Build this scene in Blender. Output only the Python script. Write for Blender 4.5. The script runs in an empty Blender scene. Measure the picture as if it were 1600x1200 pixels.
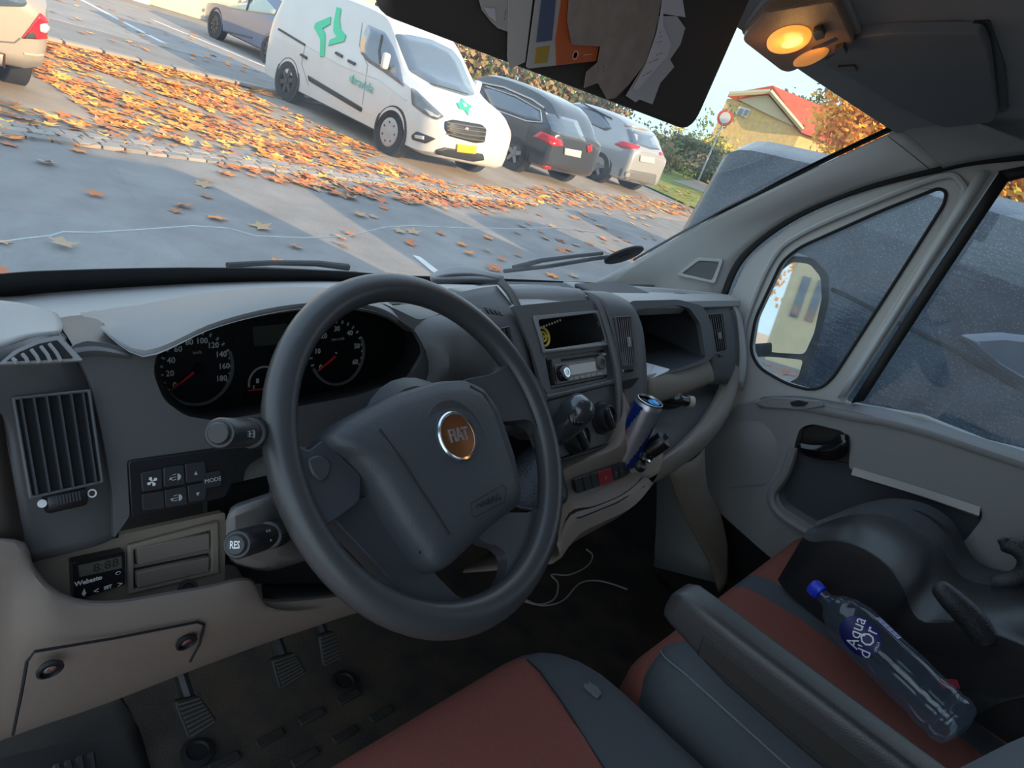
import bpy, bmesh, math, random
from mathutils import Vector, Matrix, noise
from mathutils.geometry import tessellate_polygon
random.seed(7)
SC = bpy.context.scene
COL = SC.collection
V = Vector
PI = math.pi

# ------------------------------------------------------------------ camera
CAM_POS = V((-0.9716, -0.4486, 1.1281))          # leaning in at the open driver's door
YAW, PITCH, ROLL, FPX = 55.0, 22.4, 20.2, 1114.0
_y, _p, _r = (math.radians(a) for a in (YAW, PITCH, ROLL))
CF = V((math.sin(_y)*math.cos(_p), math.cos(_y)*math.cos(_p), -math.sin(_p)))
_R = V((math.cos(_y), -math.sin(_y), 0)); _U = _R.cross(CF)
CR = _R*math.cos(_r) + _U*math.sin(_r); CU = _U*math.cos(_r) - _R*math.sin(_r)
cd = bpy.data.cameras.new('camera'); cam = bpy.data.objects.new('camera', cd); COL.objects.link(cam)
cd.sensor_width = 36; cd.lens = FPX/1600*36; cd.clip_start = 0.02; cd.clip_end = 500
m = Matrix((CR, CU, -CF)).transposed().to_4x4(); m.translation = CAM_POS
cam.matrix_world = m
SC.camera = cam

# ------------------------------------------------------------------ light
SUN_EL, SUN_AZ = 18.5, 12.0        # low autumn sun behind the van, a little to its right
w = bpy.data.worlds.new('world'); SC.world = w; w.use_nodes = True
nt = w.node_tree; nt.nodes.clear()
_o = nt.nodes.new('ShaderNodeOutputWorld'); _b = nt.nodes.new('ShaderNodeBackground')
_tc = nt.nodes.new('ShaderNodeTexCoord'); _sp = nt.nodes.new('ShaderNodeSeparateXYZ'); _cr = nt.nodes.new('ShaderNodeValToRGB')
nt.links.new(_tc.outputs['Generated'], _sp.inputs[0]); nt.links.new(_sp.outputs[2], _cr.inputs[0])
nt.links.new(_cr.outputs[0], _b.inputs[0]); nt.links.new(_b.outputs[0], _o.inputs[0])
_e = _cr.color_ramp.elements
_e[0].position = 0.0; _e[0].color = (0.60, 0.80, 0.88, 1)
_e[1].position = 1.0; _e[1].color = (0.46, 0.62, 0.90, 1)
_n = _e.new(0.25); _n.color = (0.70, 0.86, 0.96, 1)
_b.inputs[1].default_value = 1.25
sd = bpy.data.lights.new('sun', 'SUN'); sun = bpy.data.objects.new('sun', sd); COL.objects.link(sun)
sd.energy = 6.6; sd.color = (1.0, 0.69, 0.38); sd.angle = math.radians(0.6)
_a, _el = math.radians(SUN_AZ), math.radians(SUN_EL)
SUN_DIR = V((math.sin(_a)*math.cos(_el), -math.cos(_a)*math.cos(_el), math.sin(_el)))   # towards the sun
sun.rotation_euler = SUN_DIR.to_track_quat('Z', 'Y').to_euler(); sun.location = (0, -20, 12)
SC.view_settings.view_transform = 'Standard'; SC.view_settings.look = 'None'
SC.view_settings.exposure = 0.45; SC.view_settings.gamma = 1.0; SC.view_settings.use_curve_mapping = False
SC.cycles.max_bounces = 10; SC.cycles.transparent_max_bounces = 16

# ------------------------------------------------------------------ sight lines -> points on real planes
def ray(px, py): return CF + CR*((px-800)/FPX) - CU*((py-600)/FPX)
def X(px, py, x): d = ray(px, py); return CAM_POS + d*((x-CAM_POS.x)/d.x)
def Y(px, py, y): d = ray(px, py); return CAM_POS + d*((y-CAM_POS.y)/d.y)
def Z(px, py, z): d = ray(px, py); return CAM_POS + d*((z-CAM_POS.z)/d.z)
def PL(px, py, p, n): d = ray(px, py); return CAM_POS + d*((p-CAM_POS).dot(n)/d.dot(n))
GZ = -0.66                                         # the car park lies this far below the cab floor

# ------------------------------------------------------------------ mesh helpers
def fin(o, label=None, cat=None, group=None, kind=None):
    if label: o['label'] = label
    if cat: o['category'] = cat
    if group: o['group'] = group
    if kind: o['kind'] = kind
    return o
def thing(name, loc, label, cat, group=None):
    o = bpy.data.objects.new(name, None); COL.objects.link(o); o.location = V(loc); o.empty_display_size = .05
    return fin(o, label, cat, group)
def wloc(p):
    l = V((0, 0, 0))
    while p is not None: l = l + p.location; p = p.parent
    return l
def mk(name, geo, mat, parent=None, smooth=True, bevel=0, seg=2, sub=0, solid=0, label=None, ang=40):
    vs, fs = geo
    vs = [V(v) for v in vs]
    lo = V([min(v[i] for v in vs) for i in range(3)]); hi = V([max(v[i] for v in vs) for i in range(3)])
    c = V(((lo.x+hi.x)/2, (lo.y+hi.y)/2, lo.z))
    me = bpy.data.meshes.new(name); me.from_pydata([v-c for v in vs], [], fs)
    bm = bmesh.new(); bm.from_mesh(me); bmesh.ops.recalc_face_normals(bm, faces=bm.faces); bm.to_mesh(me); bm.free()
    if isinstance(mat, (list, tuple)):
        for q in mat: me.materials.append(q)
    else: me.materials.append(mat)
    o = bpy.data.objects.new(name, me); COL.objects.link(o)
    o.location = c - wloc(parent)
    if parent is not None: o.parent = parent
    if solid: md = o.modifiers.new('solid', 'SOLIDIFY'); md.thickness = solid; md.offset = 0
    if sub: md = o.modifiers.new('sub', 'SUBSURF'); md.levels = sub; md.render_levels = sub
    if bevel: md = o.modifiers.new('bev', 'BEVEL'); md.width = bevel; md.segments = seg; md.limit_method = 'ANGLE'; md.angle_limit = math.radians(35)
    if smooth:
        me.polygons.foreach_set('use_smooth', [True]*len(me.polygons))
        me.set_sharp_from_angle(angle=math.radians(ang)) if not sub else None
    if label: o['label'] = label
    return o
def join(*gs):
    vs, fs = [], []
    for v, f in gs:
        k = len(vs); vs += list(v); fs += [tuple(i+k for i in q) for q in f]
    return vs, fs
def xf(geo, M): return [M @ V(v) for v in geo[0]], geo[1]
def grid(rows, cu=False, cv=False):
    m, n = len(rows), len(rows[0]); vs = [p for r in rows for p in r]; fs = []
    for i in range(m if cu else m-1):
        for j in range(n if cv else n-1):
            a, b = i, (i+1) % m; c, d = j, (j+1) % n
            fs.append((a*n+c, a*n+d, b*n+d, b*n+c))
    return vs, fs
def loft(rings, caps=True):
    vs, fs = grid(rings, cv=True); n = len(rings[0])
    if caps:
        fs = fs + [tuple(range(n)), tuple(range((len(rings)-1)*n, len(rings)*n))]
    return vs, fs
def extr(poly, d):
    """closed polygon (3-D points) extruded along the vector d"""
    n = len(poly); d = V(d); vs = [V(p) for p in poly] + [V(p)+d for p in poly]
    fs = [tuple(range(n)), tuple(range(2*n-1, n-1, -1))]
    for i in range(n): j = (i+1) % n; fs.append((i, j, n+j, n+i))
    return vs, fs
def ringframe(outer, inner, d):
    """frame between two loops of equal length, with depth d"""
    n = len(outer); d = V(d)
    vs = [V(p) for p in outer]+[V(p) for p in inner]+[V(p)+d for p in outer]+[V(p)+d for p in inner]; fs = []
    for i in range(n):
        j = (i+1) % n
        fs += [(i, j, n+j, n+i), (2*n+i, 3*n+i, 3*n+j, 2*n+j), (i, 2*n+i, 2*n+j, j), (n+i, n+j, 3*n+j, 3*n+i)]
    return vs, fs
def box(c, s, ax=None):
    c = V(c); ex, ey, ez = ax or (V((1, 0, 0)), V((0, 1, 0)), V((0, 0, 1)))
    vs = [c+ex*(s[0]/2*i)+ey*(s[1]/2*j)+ez*(s[2]/2*k) for i in (-1, 1) for j in (-1, 1) for k in (-1, 1)]
    return vs, [(0, 1, 3, 2), (4, 6, 7, 5), (0, 4, 5, 1), (2, 3, 7, 6), (0, 2, 6, 4), (1, 5, 7, 3)]
def frame_of(ax):
    ax = V(ax).normalized(); t = V((0, 0, 1)) if abs(ax.z) < .9 else V((1, 0, 0))
    u = t.cross(ax).normalized(); return u, ax.cross(u), ax
def lathe(prof, c, axis, n=24, caps=True):
    u, v, a = frame_of(axis); c = V(c)
    return loft([[c+a*h+(u*math.cos(2*PI*k/n)+v*math.sin(2*PI*k/n))*r for k in range(n)] for r, h in prof], caps)
def tube(path, r, n=8, caps=True):
    P = [V(p) for p in path]; rs = r if isinstance(r, (list, tuple)) else [r]*len(P); rings = []
    t0 = (P[1]-P[0]).normalized(); u = frame_of(t0)[0]
    for i, p in enumerate(P):
        t = (P[min(i+1, len(P)-1)]-P[max(i-1, 0)]).normalized()
        u = (u - t*u.dot(t)).normalized(); v = t.cross(u)
        rings.append([p+(u*math.cos(2*PI*k/n)+v*math.sin(2*PI*k/n))*rs[i] for k in range(n)])
    return loft(rings, caps)
def spline(P, n=6, closed=False):
    P = [V(p) for p in P]; out = []; N = len(P)
    for i in range(N if closed else N-1):
        g = (lambda k: P[k % N]) if closed else (lambda k: P[max(0, min(N-1, k))])
        a, b, c, d = g(i-1), g(i), g(i+1), g(i+2)
        for k in range(n):
            t = k/n
            out.append(.5*((2*b)+(c-a)*t+(2*a-5*b+4*c-d)*t*t+(3*b-a-3*c+d)*t**3))
    if not closed: out.append(P[-1])
    return out
def rp(pts, r, n=4):
    """round the corners of a 2-D polygon given in pixels or plane units"""
    out = []; N = len(pts)
    rr = r if isinstance(r, (list, tuple)) else [r]*N
    for i in range(N):
        p, a, b = V(pts[i]).to_2d(), V(pts[i-1]).to_2d(), V(pts[(i+1) % N]).to_2d()
        da, db = (a-p), (b-p); k = min(rr[i], da.length*.48, db.length*.48)
        if k < 1e-6: out.append(tuple(p)); continue
        s, e = p+da.normalized()*k, p+db.normalized()*k
        for q in range(n+1):
            t = q/n; out.append(tuple(s*(1-t)**2+p*2*t*(1-t)+e*t*t))
    return out
def rect(w, h): return [(-w/2, -h/2), (w/2, -h/2), (w/2, h/2), (-w/2, h/2)]
def ell(rx, ry, n=24, c=(0, 0)): return [(c[0]+rx*math.cos(2*PI*k/n), c[1]+ry*math.sin(2*PI*k/n)) for k in range(n)]
class Pn:
    """a plane with a local frame: o origin, u right, v up, n towards the viewer"""
    def __init__(s, o, u, v):
        s.o = V(o); s.u = V(u).normalized(); v = V(v); s.v = (v-s.u*v.dot(s.u)).normalized(); s.n = s.u.cross(s.v)
        if s.n.dot(CAM_POS-s.o) < 0: s.n = -s.n
    def at(s, a, b, h=0): return s.o+s.u*a+s.v*b+s.n*h
    def px(s, x, y, h=0): return PL(x, y, s.o+s.n*h, s.n)
    def uv(s, p): d = V(p)-s.o; return d.dot(s.u), d.dot(s.v)
    def puv(s, x, y): return s.uv(s.px(x, y))
    def poly(s, pts, h=0): return [s.at(a, b, h) for a, b in pts]
    def pxpoly(s, pts, h=0): return [s.px(a, b, h) for a, b in pts]
    def slab(s, pts, h0, h1): return extr(s.poly(pts, h0), s.n*(h1-h0))
    def pxslab(s, pts, h0, h1): return extr([s.px(a, b)+s.n*h0 for a, b in pts], s.n*(h1-h0))
    def disc(s, a, b, prof, n=24): return lathe(prof, s.at(a, b), s.n, n)
def text(name, body, o, u, v, size, mat, parent, depth=.0004, align='CENTER', sx=1, shear=0, bold=0):
    """lettering as a thin mesh lying in the plane (u right, v up)"""
    cu = bpy.data.curves.new(name, 'FONT'); cu.body = body; cu.size = size; cu.align_x = align; cu.align_y = 'CENTER'
    cu.extrude = depth/2; cu.resolution_u = 2; cu.shear = shear; cu.offset = bold
    t = bpy.data.objects.new(name, cu); COL.objects.link(t)
    dg = bpy.context.evaluated_depsgraph_get(); me = bpy.data.meshes.new_from_object(t.evaluated_get(dg))
    bpy.data.objects.remove(t); bpy.data.curves.remove(cu)
    u = V(u).normalized(); v = V(v); v = (v-u*v.dot(u)).normalized(); n = u.cross(v)
    vs = [V(o)+u*(p.co.x*sx)+v*p.co.y+n*p.co.z for p in me.vertices]; fs = [tuple(p.vertices) for p in me.polygons]
    bpy.data.meshes.remove(me)
    return mk(name, (vs, fs), mat, parent, smooth=False)

# ------------------------------------------------------------------ materials
MATS = {}
def mat(name, col, rough=.5, metal=0, bump=0, bscale=300, var=0, vscale=20, coat=0, spec=.5, emit=None, estr=0, sheen=0, col2=None, dist=.002):
    if name in MATS: return MATS[name]
    M = bpy.data.materials.new(name); M.use_nodes = True; t = M.node_tree; b = t.nodes['Principled BSDF']
    b.inputs['Base Color'].default_value = (*col, 1); b.inputs['Roughness'].default_value = rough; b.inputs['Metallic'].default_value = metal
    b.inputs['Coat Weight'].default_value = coat; b.inputs['Coat Roughness'].default_value = .05; b.inputs['Specular IOR Level'].default_value = spec
    if sheen: b.inputs['Sheen Weight'].default_value = sheen
    if emit: b.inputs['Emission Color'].default_value = (*emit, 1); b.inputs['Emission Strength'].default_value = estr
    if bump or var or col2:
        tc = t.nodes.new('ShaderNodeTexCoord'); 
        geo = t.nodes.new('ShaderNodeNewGeometry')
    if bump:
        nz = t.nodes.new('ShaderNodeTexNoise'); nz.inputs['Scale'].default_value = bscale; nz.inputs['Detail'].default_value = 2
        bp = t.nodes.new('ShaderNodeBump'); bp.inputs['Strength'].default_value = bump; bp.inputs['Distance'].default_value = dist
        t.links.new(geo.outputs['Position'], nz.inputs['Vector']); t.links.new(nz.outputs[0], bp.inputs['Height']); t.links.new(bp.outputs[0], b.inputs['Normal'])
    if var or col2:
        n2 = t.nodes.new('ShaderNodeTexNoise'); n2.inputs['Scale'].default_value = vscale; n2.inputs['Detail'].default_value = 4
        t.links.new(geo.outputs['Position'], n2.inputs['Vector'])
        rm = t.nodes.new('ShaderNodeValToRGB'); t.links.new(n2.outputs[0], rm.inputs[0])
        rm.color_ramp.elements[0].position = .3; rm.color_ramp.elements[1].position = .7
        c2 = col2 or tuple(min(1, c*(1+var)) for c in col); c1 = col if col2 else tuple(c*(1-var) for c in col)
        rm.color_ramp.elements[0].color = (*c1, 1); rm.color_ramp.elements[1].color = (*c2, 1)
        t.links.new(rm.outputs[0], b.inputs['Base Color'])
    MATS[name] = M; return M
def glassmat(name, tint, refl=.08, film=0, fcol=(.8, .8, .8), fscale=0, rough=0.0):
    """thin pane: lets light through, mirrors by angle, may carry a film of dust"""
    M = bpy.data.materials.new(name); M.use_nodes = True; t = M.node_tree; t.nodes.clear()
    out = t.nodes.new('ShaderNodeOutputMaterial'); tr = t.nodes.new('ShaderNodeBsdfTransparent'); gl = t.nodes.new('ShaderNodeBsdfGlossy')
    tr.inputs[0].default_value = (*tint, 1); gl.inputs['Roughness'].default_value = rough
    fc = t.nodes.new('ShaderNodeLayerWeight'); fc.inputs[0].default_value = .5
    pw = t.nodes.new('ShaderNodeMath'); pw.operation = 'POWER'; pw.inputs[1].default_value = 5; t.links.new(fc.outputs['Facing'], pw.inputs[0])
    lw = t.nodes.new('ShaderNodeMath'); lw.operation = 'MULTIPLY_ADD'; lw.inputs[1].default_value = .9; lw.inputs[2].default_value = refl*.5; t.links.new(pw.outputs[0], lw.inputs[0])
    mx = t.nodes.new('ShaderNodeMixShader'); t.links.new(lw.outputs[0], mx.inputs[0]); t.links.new(tr.outputs[0], mx.inputs[1]); t.links.new(gl.outputs[0], mx.inputs[2])
    last = mx
    if film:
        df = t.nodes.new('ShaderNodeBsdfDiffuse'); df.inputs[0].default_value = (*fcol, 1)
        tl = t.nodes.new('ShaderNodeBsdfTranslucent'); tl.inputs[0].default_value = (*fcol, 1)
        ad = t.nodes.new('ShaderNodeMixShader'); ad.inputs[0].default_value = .6
        t.links.new(df.outputs[0], ad.inputs[1]); t.links.new(tl.outputs[0], ad.inputs[2])
        m2 = t.nodes.new('ShaderNodeMixShader'); t.links.new(mx.outputs[0], m2.inputs[1]); t.links.new(ad.outputs[0], m2.inputs[2])
        if fscale:
            geo = t.nodes.new('ShaderNodeNewGeometry'); nz = t.nodes.new('ShaderNodeTexNoise'); nz.inputs['Scale'].default_value = fscale; nz.inputs['Detail'].default_value = 6
            t.links.new(geo.outputs['Position'], nz.inputs['Vector'])
            mr = t.nodes.new('ShaderNodeMapRange'); mr.inputs[1].default_value = .35; mr.inputs[2].default_value = .75; mr.inputs[3].default_value = film*.6; mr.inputs[4].default_value = film*1.8
            t.links.new(nz.outputs[0], mr.inputs[0]); t.links.new(mr.outputs[0], m2.inputs[0])
        else: m2.inputs[0].default_value = film
        last = m2
    t.links.new(last.outputs[0], out.inputs[0]); MATS[name] = M; return M

DASH = mat('dash_grey', (.235, .235, .235), .55, bump=.35, bscale=900, dist=.0006)
DTOP = mat('dash_top', (.36, .355, .345), .6, bump=.35, bscale=900, dist=.0006)
DARK = mat('dark_plastic', (.092, .092, .094), .5, bump=.3, bscale=900, dist=.0006)
BLK = mat('black_plastic', (.014, .014, .016), .4)
GLOSSB = mat('gloss_black', (.01, .01, .012), .12)
DEEP = mat('black_recess', (.006, .006, .007), .8)
TAUPE = mat('taupe_plastic', (.205, .168, .142), .6, bump=.35, bscale=800, dist=.0006)
TAUP2 = mat('taupe_pocket_plastic', (.25, .21, .165), .6, bump=.3, bscale=800, dist=.0006)
PILLAR = mat('pillar_plastic', (.44, .44, .43), .6, bump=.2, bscale=700, dist=.0005)
DOORP = mat('door_plastic', (.245, .245, .25), .6, bump=.25, bscale=700, dist=.0005)
LINER = mat('headliner_fabric', (.28, .28, .28), .95, bump=.4, bscale=1500, dist=.0008)
RUBB = mat('black_rubber', (.012, .012, .013), .7)
WHEELM = mat('wheel_leather', (.050, .052, .056), .34, bump=.3, bscale=700, dist=.0005)
CHROME = mat('chrome', (.75, .75, .75), .18, metal=1)
ALU = mat('aluminium', (.6, .61, .63), .32, metal=1)
WHITEP = mat('white_print', (.75, .75, .75), .6)
GREYP = mat('grey_print', (.42, .43, .45), .6)
REDN = mat('red_needle', (.75, .03, .04), .5)
REDF = mat('red_seat_fabric', (.18, .046, .032), .95, bump=.8, bscale=1100, col2=(.28, .09, .065), vscale=1500, dist=.001)
GREYF = mat('charcoal_seat_fabric', (.072, .08, .09), .95, bump=.5, bscale=1400, dist=.0008, var=.15, vscale=900)
FLOORM = mat('rubber_floor', (.028, .026, .025), .85, bump=.5, bscale=200, col2=(.085, .062, .042), vscale=11)
PAPER = mat('paper', (.62, .58, .57), .9)
# ------------------------------------------------------------------ slabs with holes
def slab_holes(P, outer, holes, h0, h1, pxin=True):
    """plate on plane P (outline and holes in pixels or plane units) with real thickness"""
    f = (lambda q: P.puv(*q)) if pxin else (lambda q: q)
    loops = [[f(q) for q in L] for L in [outer]+holes]
    flat = [q for L in loops for q in L]; n = len(flat)
    tris = tessellate_polygon([[V((a, b, 0)) for a, b in L] for L in loops])
    vs = [P.at(a, b, h1) for a, b in flat]+[P.at(a, b, h0) for a, b in flat]; fs = []
    for t in tris: fs += [tuple(t), tuple(n+i for i in reversed(t))]
    k = 0
    for L in loops:
        m = len(L)
        for i in range(m): j = (i+1) % m; fs.append((k+i, k+j, n+k+j, n+k+i))
        k += m
    return vs, fs
def lerp(a, b, t): return a+(b-a)*t
def resample(P, n, closed=False):
    P = [V(p) for p in P]
    if closed: P = P+[P[0]]
    L = [0]
    for i in range(1, len(P)): L.append(L[-1]+(P[i]-P[i-1]).length)
    out = []
    for k in range(n):
        s = L[-1]*k/(n if closed else n-1); i = 0
        while i < len(L)-2 and L[i+1] < s: i += 1
        t = (s-L[i])/max(1e-9, L[i+1]-L[i]); out.append(P[i].lerp(P[i+1], t))
    return out
def patch(curves, n=16, mids=0):
    """smooth surface through several curves (each a list of 3-D points)"""
    R = [resample(spline(c, 6) if len(c) > 2 else c, n) for c in curves]
    if mids:
        cols = [spline([r[j] for r in R], mids) for j in range(n)]
        R = [[cols[j][i] for j in range(n)] for i in range(len(cols[0]))]
    return grid(R)

# ------------------------------------------------------------------ cab floor, ceiling, pillar, windscreen
floor_pts = [[V((x, y, z)) for x in (-.95, -.5, 0, .5, .92)] for y, z in ((-.95, 0), (-.2, 0), (.34, 0), (.42, .03), (.55, .22), (.62, .45))]
o = mk('floor', grid(floor_pts), FLOORM, solid=.01, bevel=0); fin(o, 'dark worn rubber floor of the van cab', 'floor', kind='structure')
fl = o
# moulded tread blocks of the floor covering and the two mat clips
TREAD = mat('tread_rubber', (.034, .031, .029), .8, var=.3, vscale=30)
k = 0
for i in range(6):
    for j in range(5):
        cx, cy = -.62+i*.082+(j % 2)*.03, -.06+j*.062
        mk('tread_block', box((cx, cy, .008), (.05, .016, .007)), TREAD, fl, bevel=.002)
for px, py in ((308, 1178), (537, 1068)):
    c = Z(px, py, .008); q = mk('mat_clip', lathe([(.026, 0), (.026, .006), (.018, .008), (.016, .004), (.0, .004)], c, (0, 0, 1), 20), RUBB, fl)
# side sill trim by the open driver's door
SILL = mat('sill_plastic', (.05, .047, .045), .6, bump=.3, bscale=600, dist=.0006)
sill = mk('trim_1', patch([[Z(-60, 1110, .2), Z(60, 1098, .2), Z(185, 1085, .2)], [Z(-60, 1200, .13), Z(80, 1165, .1), Z(215, 1135, .07)], [Z(-60, 1330, .12), Z(100, 1280, .09), Z(240, 1230, .0)]], 10, 3), SILL, solid=.006)
fin(sill, 'dark grey plastic sill trim below the knee panel at the door opening', 'sill trim', kind='structure')
for i in range(4):
    a = Z(88+i*18, 1196-i*6, .125-.008*i); b = Z(100+i*16, 1240-i*6, .12-.008*i)
    mk('sill_rib', tube([a, a.lerp(b, .5), b], .005, 6), SILL, sill)

def ws_base(x): return V((x, .60-(.20 if x < 0 else .025)*x*x, .678))
def ws_top(x): return V((x, .085-.035*(x/.85)**2, 1.315-.012*(x/.85)**2))
def ws_pt(x, t, off=0):
    b, tp = ws_base(x), ws_top(x*.97)
    p = b.lerp(tp, t); n = V((0, .72, .68)); return p+n*(.035*math.sin(PI*t)*(1-.3*(x/.85)**2)+off)
GLASSW = glassmat('windscreen_glass', (.93, .97, .97), .09, film=.055, fcol=(.8, .82, .84), fscale=9)
NX = 24
ws = mk('window_1', grid([[ws_pt(-.9+1.72*i/NX, t/10) for i in range(NX+1)] for t in range(11)]), GLASSW)
fin(ws, 'dusty windscreen with a long crack above the dashboard', 'windscreen', kind='structure')
FRIT = mat('black_frit', (.008, .008, .009), .6)
mk('frit_band', grid([[ws_pt(-.9+1.72*i/NX, -.03+(.06+.062*max(0, min(1, (.0-(-.9+1.72*i/NX))/.7)))*t, -.006) for i in range(NX+1)] for t in (0, .5, 1)]), FRIT, ws, solid=.002)
mk('frit_band', grid([[ws_pt(x, t/12, -.003) for x in (.795, .81, .825)] for t in range(-1, 13)]), FRIT, ws, solid=.002)
def on_ws(px, py, off=0):
    """point where a sight line meets the glass"""
    d = ray(px, py); lo, hi = .05, 3.0
    def g(s):
        p = CAM_POS+d*s; best = None
        b = ws_base(p.x); tp = ws_top(p.x*.97)
        t = ((p-b).dot(tp-b))/((tp-b).length_squared); q = ws_pt(p.x, t); return (p-q).dot(V((0, .72, .68)))
    for _ in range(40):
        m_ = (lo+hi)/2
        if g(m_) < 0: lo = m_
        else: hi = m_
    p = CAM_POS+d*lo; return p+V((0, .72, .68))*off
CRACK = mat('crack_line', (.8, .85, .85), .3, emit=None)
ck = [(-10, 377), (40, 370), (78, 366), (98, 360), (150, 361), (230, 356), (300, 351), (355, 355), (400, 367), (470, 370), (540, 368), (600, 354), (640, 351), (720, 355), (800, 357), (870, 355), (930, 362)]
mk('crack', tube([on_ws(a, b, -.002) for a, b in ck], .0009, 5), CRACK, ws, label='thin silvery crack running across the glass')
ck2 = [(985, 345), (1000, 350), (1012, 348)]
# swept edge of the dirt the wiper leaves in the lower corner
FILM = glassmat('dirt_film', (.97, .98, .98), .02, film=.16, fcol=(.62, .68, .72), fscale=60)
arc = [(-40, 326), (60, 330), (130, 337), (200, 350), (255, 370), (285, 395), (296, 415), (298, 427)]
low = [(-40, 444), (40, 441), (90, 439), (140, 437), (200, 434), (240, 432), (270, 430), (296, 429)]
mk('dirt_film', grid([[on_ws(*q, -.0035) for q in arc], [on_ws(a[0]*.5+b[0]*.5, a[1]*.5+b[1]*.5, -.0035) for a, b in zip(arc, low)], [on_ws(*q, -.0035) for q in low]]), FILM, ws, label='pale patch of dirt left beside the wiper sweep')

# headliner: follows the windscreen header and rises to the rear
def HL(px, py, off=0):
    return PL(px, py, V((0, .06, 1.305-off)), V((0, .27, 1)).normalized())
rows = []
for y, dz in ((.125, -.012), (.09, -.022), (.06, -.006), (-.15, .055), (-.5, .12), (-.95, .13)):
    rows.append([V((x, y-.035*(x/.85)**2*(1 if y > .05 else 0), 1.305+dz-.02*max(0, abs(x)-.8)/.1)) for x in (-.9, -.6, -.3, 0, .3, .6, .8, .92)])
o = mk('ceiling', grid(rows), LINER, solid=.012); fin(o, 'dark grey fabric headliner above the windscreen', 'headliner', kind='structure')
ceil = o
# rear bulkhead and the load compartment behind the seats (shade the cab from the sun)
BODY = mat('van_body_white', (.62, .63, .64), .35, coat=.5)
o = mk('wall_rear', box((0, -1.02, .52), (1.9, .04, 2.0)), LINER, bevel=.01); fin(o, 'grey partition behind the seats', 'bulkhead', kind='structure')
cg = [V((x*1.0, -1.06, z)) for x, z in ((-1.0, -.2), (-1.0, .6), (-.93, 1.25), (-.75, 1.5), (.75, 1.5), (.93, 1.25), (1.0, .6), (1.0, -.2))]
o = mk('wall_cargo', loft([cg, [p+V((0, -3.1, 0)) for p in cg]]), BODY); fin(o, 'white load compartment of the van behind the cab', 'van body', kind='structure')
o = mk('trim_2', grid([[V((x, y, z)) for x in (-.9, -.5, 0, .5, .9)] for y, z in ((.13, 1.325), (.06, 1.36), (-.3, 1.47), (-1.06, 1.5))]), BODY, solid=.012); fin(o, 'white outer roof skin over the cab', 'roof', kind='structure')

# right windscreen pillar
XE = .80
edge = [X(930, 441, XE-.02), X(1000, 404, XE-.02), X(1100, 348, XE-.015), X(1200, 298, XE-.012), X(1300, 250, XE-.01), X(1412, 198, XE-.01)]
mid = [X(960, 452, XE+.0), X(1040, 420, XE+.0), X(1130, 360, XE+.005), X(1230, 310, XE+.005), X(1330, 268, XE+.005), X(1440, 226, XE+.005)]
seal = [X(1128, 480, XE+.05), X(1136, 452, XE+.05), X(1165, 398, XE+.05), X(1240, 338, XE+.045), X(1350, 290, XE+.04), X(1474, 258, XE+.03)]
o = mk('trim_3', patch([edge, mid, seal], 24, 3), PILLAR, solid=.006); fin(o, 'light grey trim of the right windscreen pillar', 'pillar trim', kind='structure')
pil = o
mk('pillar_cap_joint', tube([X(1388, 213, XE-.012), X(1420, 238, XE+.0), X(1452, 264, XE+.025)], .0008, 5), BLK, pil)
mk('header_trim', patch([[X(1406, 200, XE-.02), X(1440, 228, XE+.0), X(1474, 262, XE+.028)], [X(1415, 194, XE-.03), X(1455, 222, XE-.01), X(1490, 258, XE+.02)], [X(1440, 185, XE-.05), X(1500, 215, XE-.03), X(1530, 250, XE+.0)], [X(1500, 180, XE-.12), X(1560, 205, XE-.09), X(1640, 235, XE-.03)]], 10, 3), LINER, pil, solid=.004)
mk('pillar_seal', tube(spline([X(990, 406, XE-.024), X(1100, 344, XE-.02), X(1200, 294, XE-.016), X(1300, 246, XE-.014), X(1408, 196, XE-.014)], 5), .0035, 6), RUBB, pil)
# tweeter grille on the pillar foot: inset plate of fine mesh in a raised frame
tw = [(1057, 430), (1090, 402), (1131, 405), (1118, 443)]
a, b, c = X(1057, 430, .823), X(1131, 405, .842), X(1118, 443, .846)
TP = Pn((a+b+c)/3, b-a, (b-c)); TP.o += TP.n*.016
GRILLE = mat('speaker_mesh', (.12, .125, .13), .6, bump=1, bscale=900, dist=.001)
L = rp(tw, 5); Li = rp([(1066, 427), (1093, 407), (1125, 409), (1113, 438)], 4)
g = mk('tweeter_frame', ringframe([TP.px(*q)+TP.n*-.004 for q in L], [TP.px(*q)+TP.n*-.004 for q in Li], TP.n*.010), PILLAR, pil, bevel=.0015)
mk('tweeter_mesh', TP.pxslab(Li, -.004, .003), GRILLE, g)
# black door seal strip running up beside the pillar and along the header
sl = [(1126, 500), (1132, 460), (1162, 400), (1235, 342), (1345, 294), (1470, 262), (1530, 250), (1640, 240)]
mk('door_seal', tube(spline([X(a, b, XE+.05) for a, b in sl], 6), .010, 8), RUBB, pil)

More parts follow.
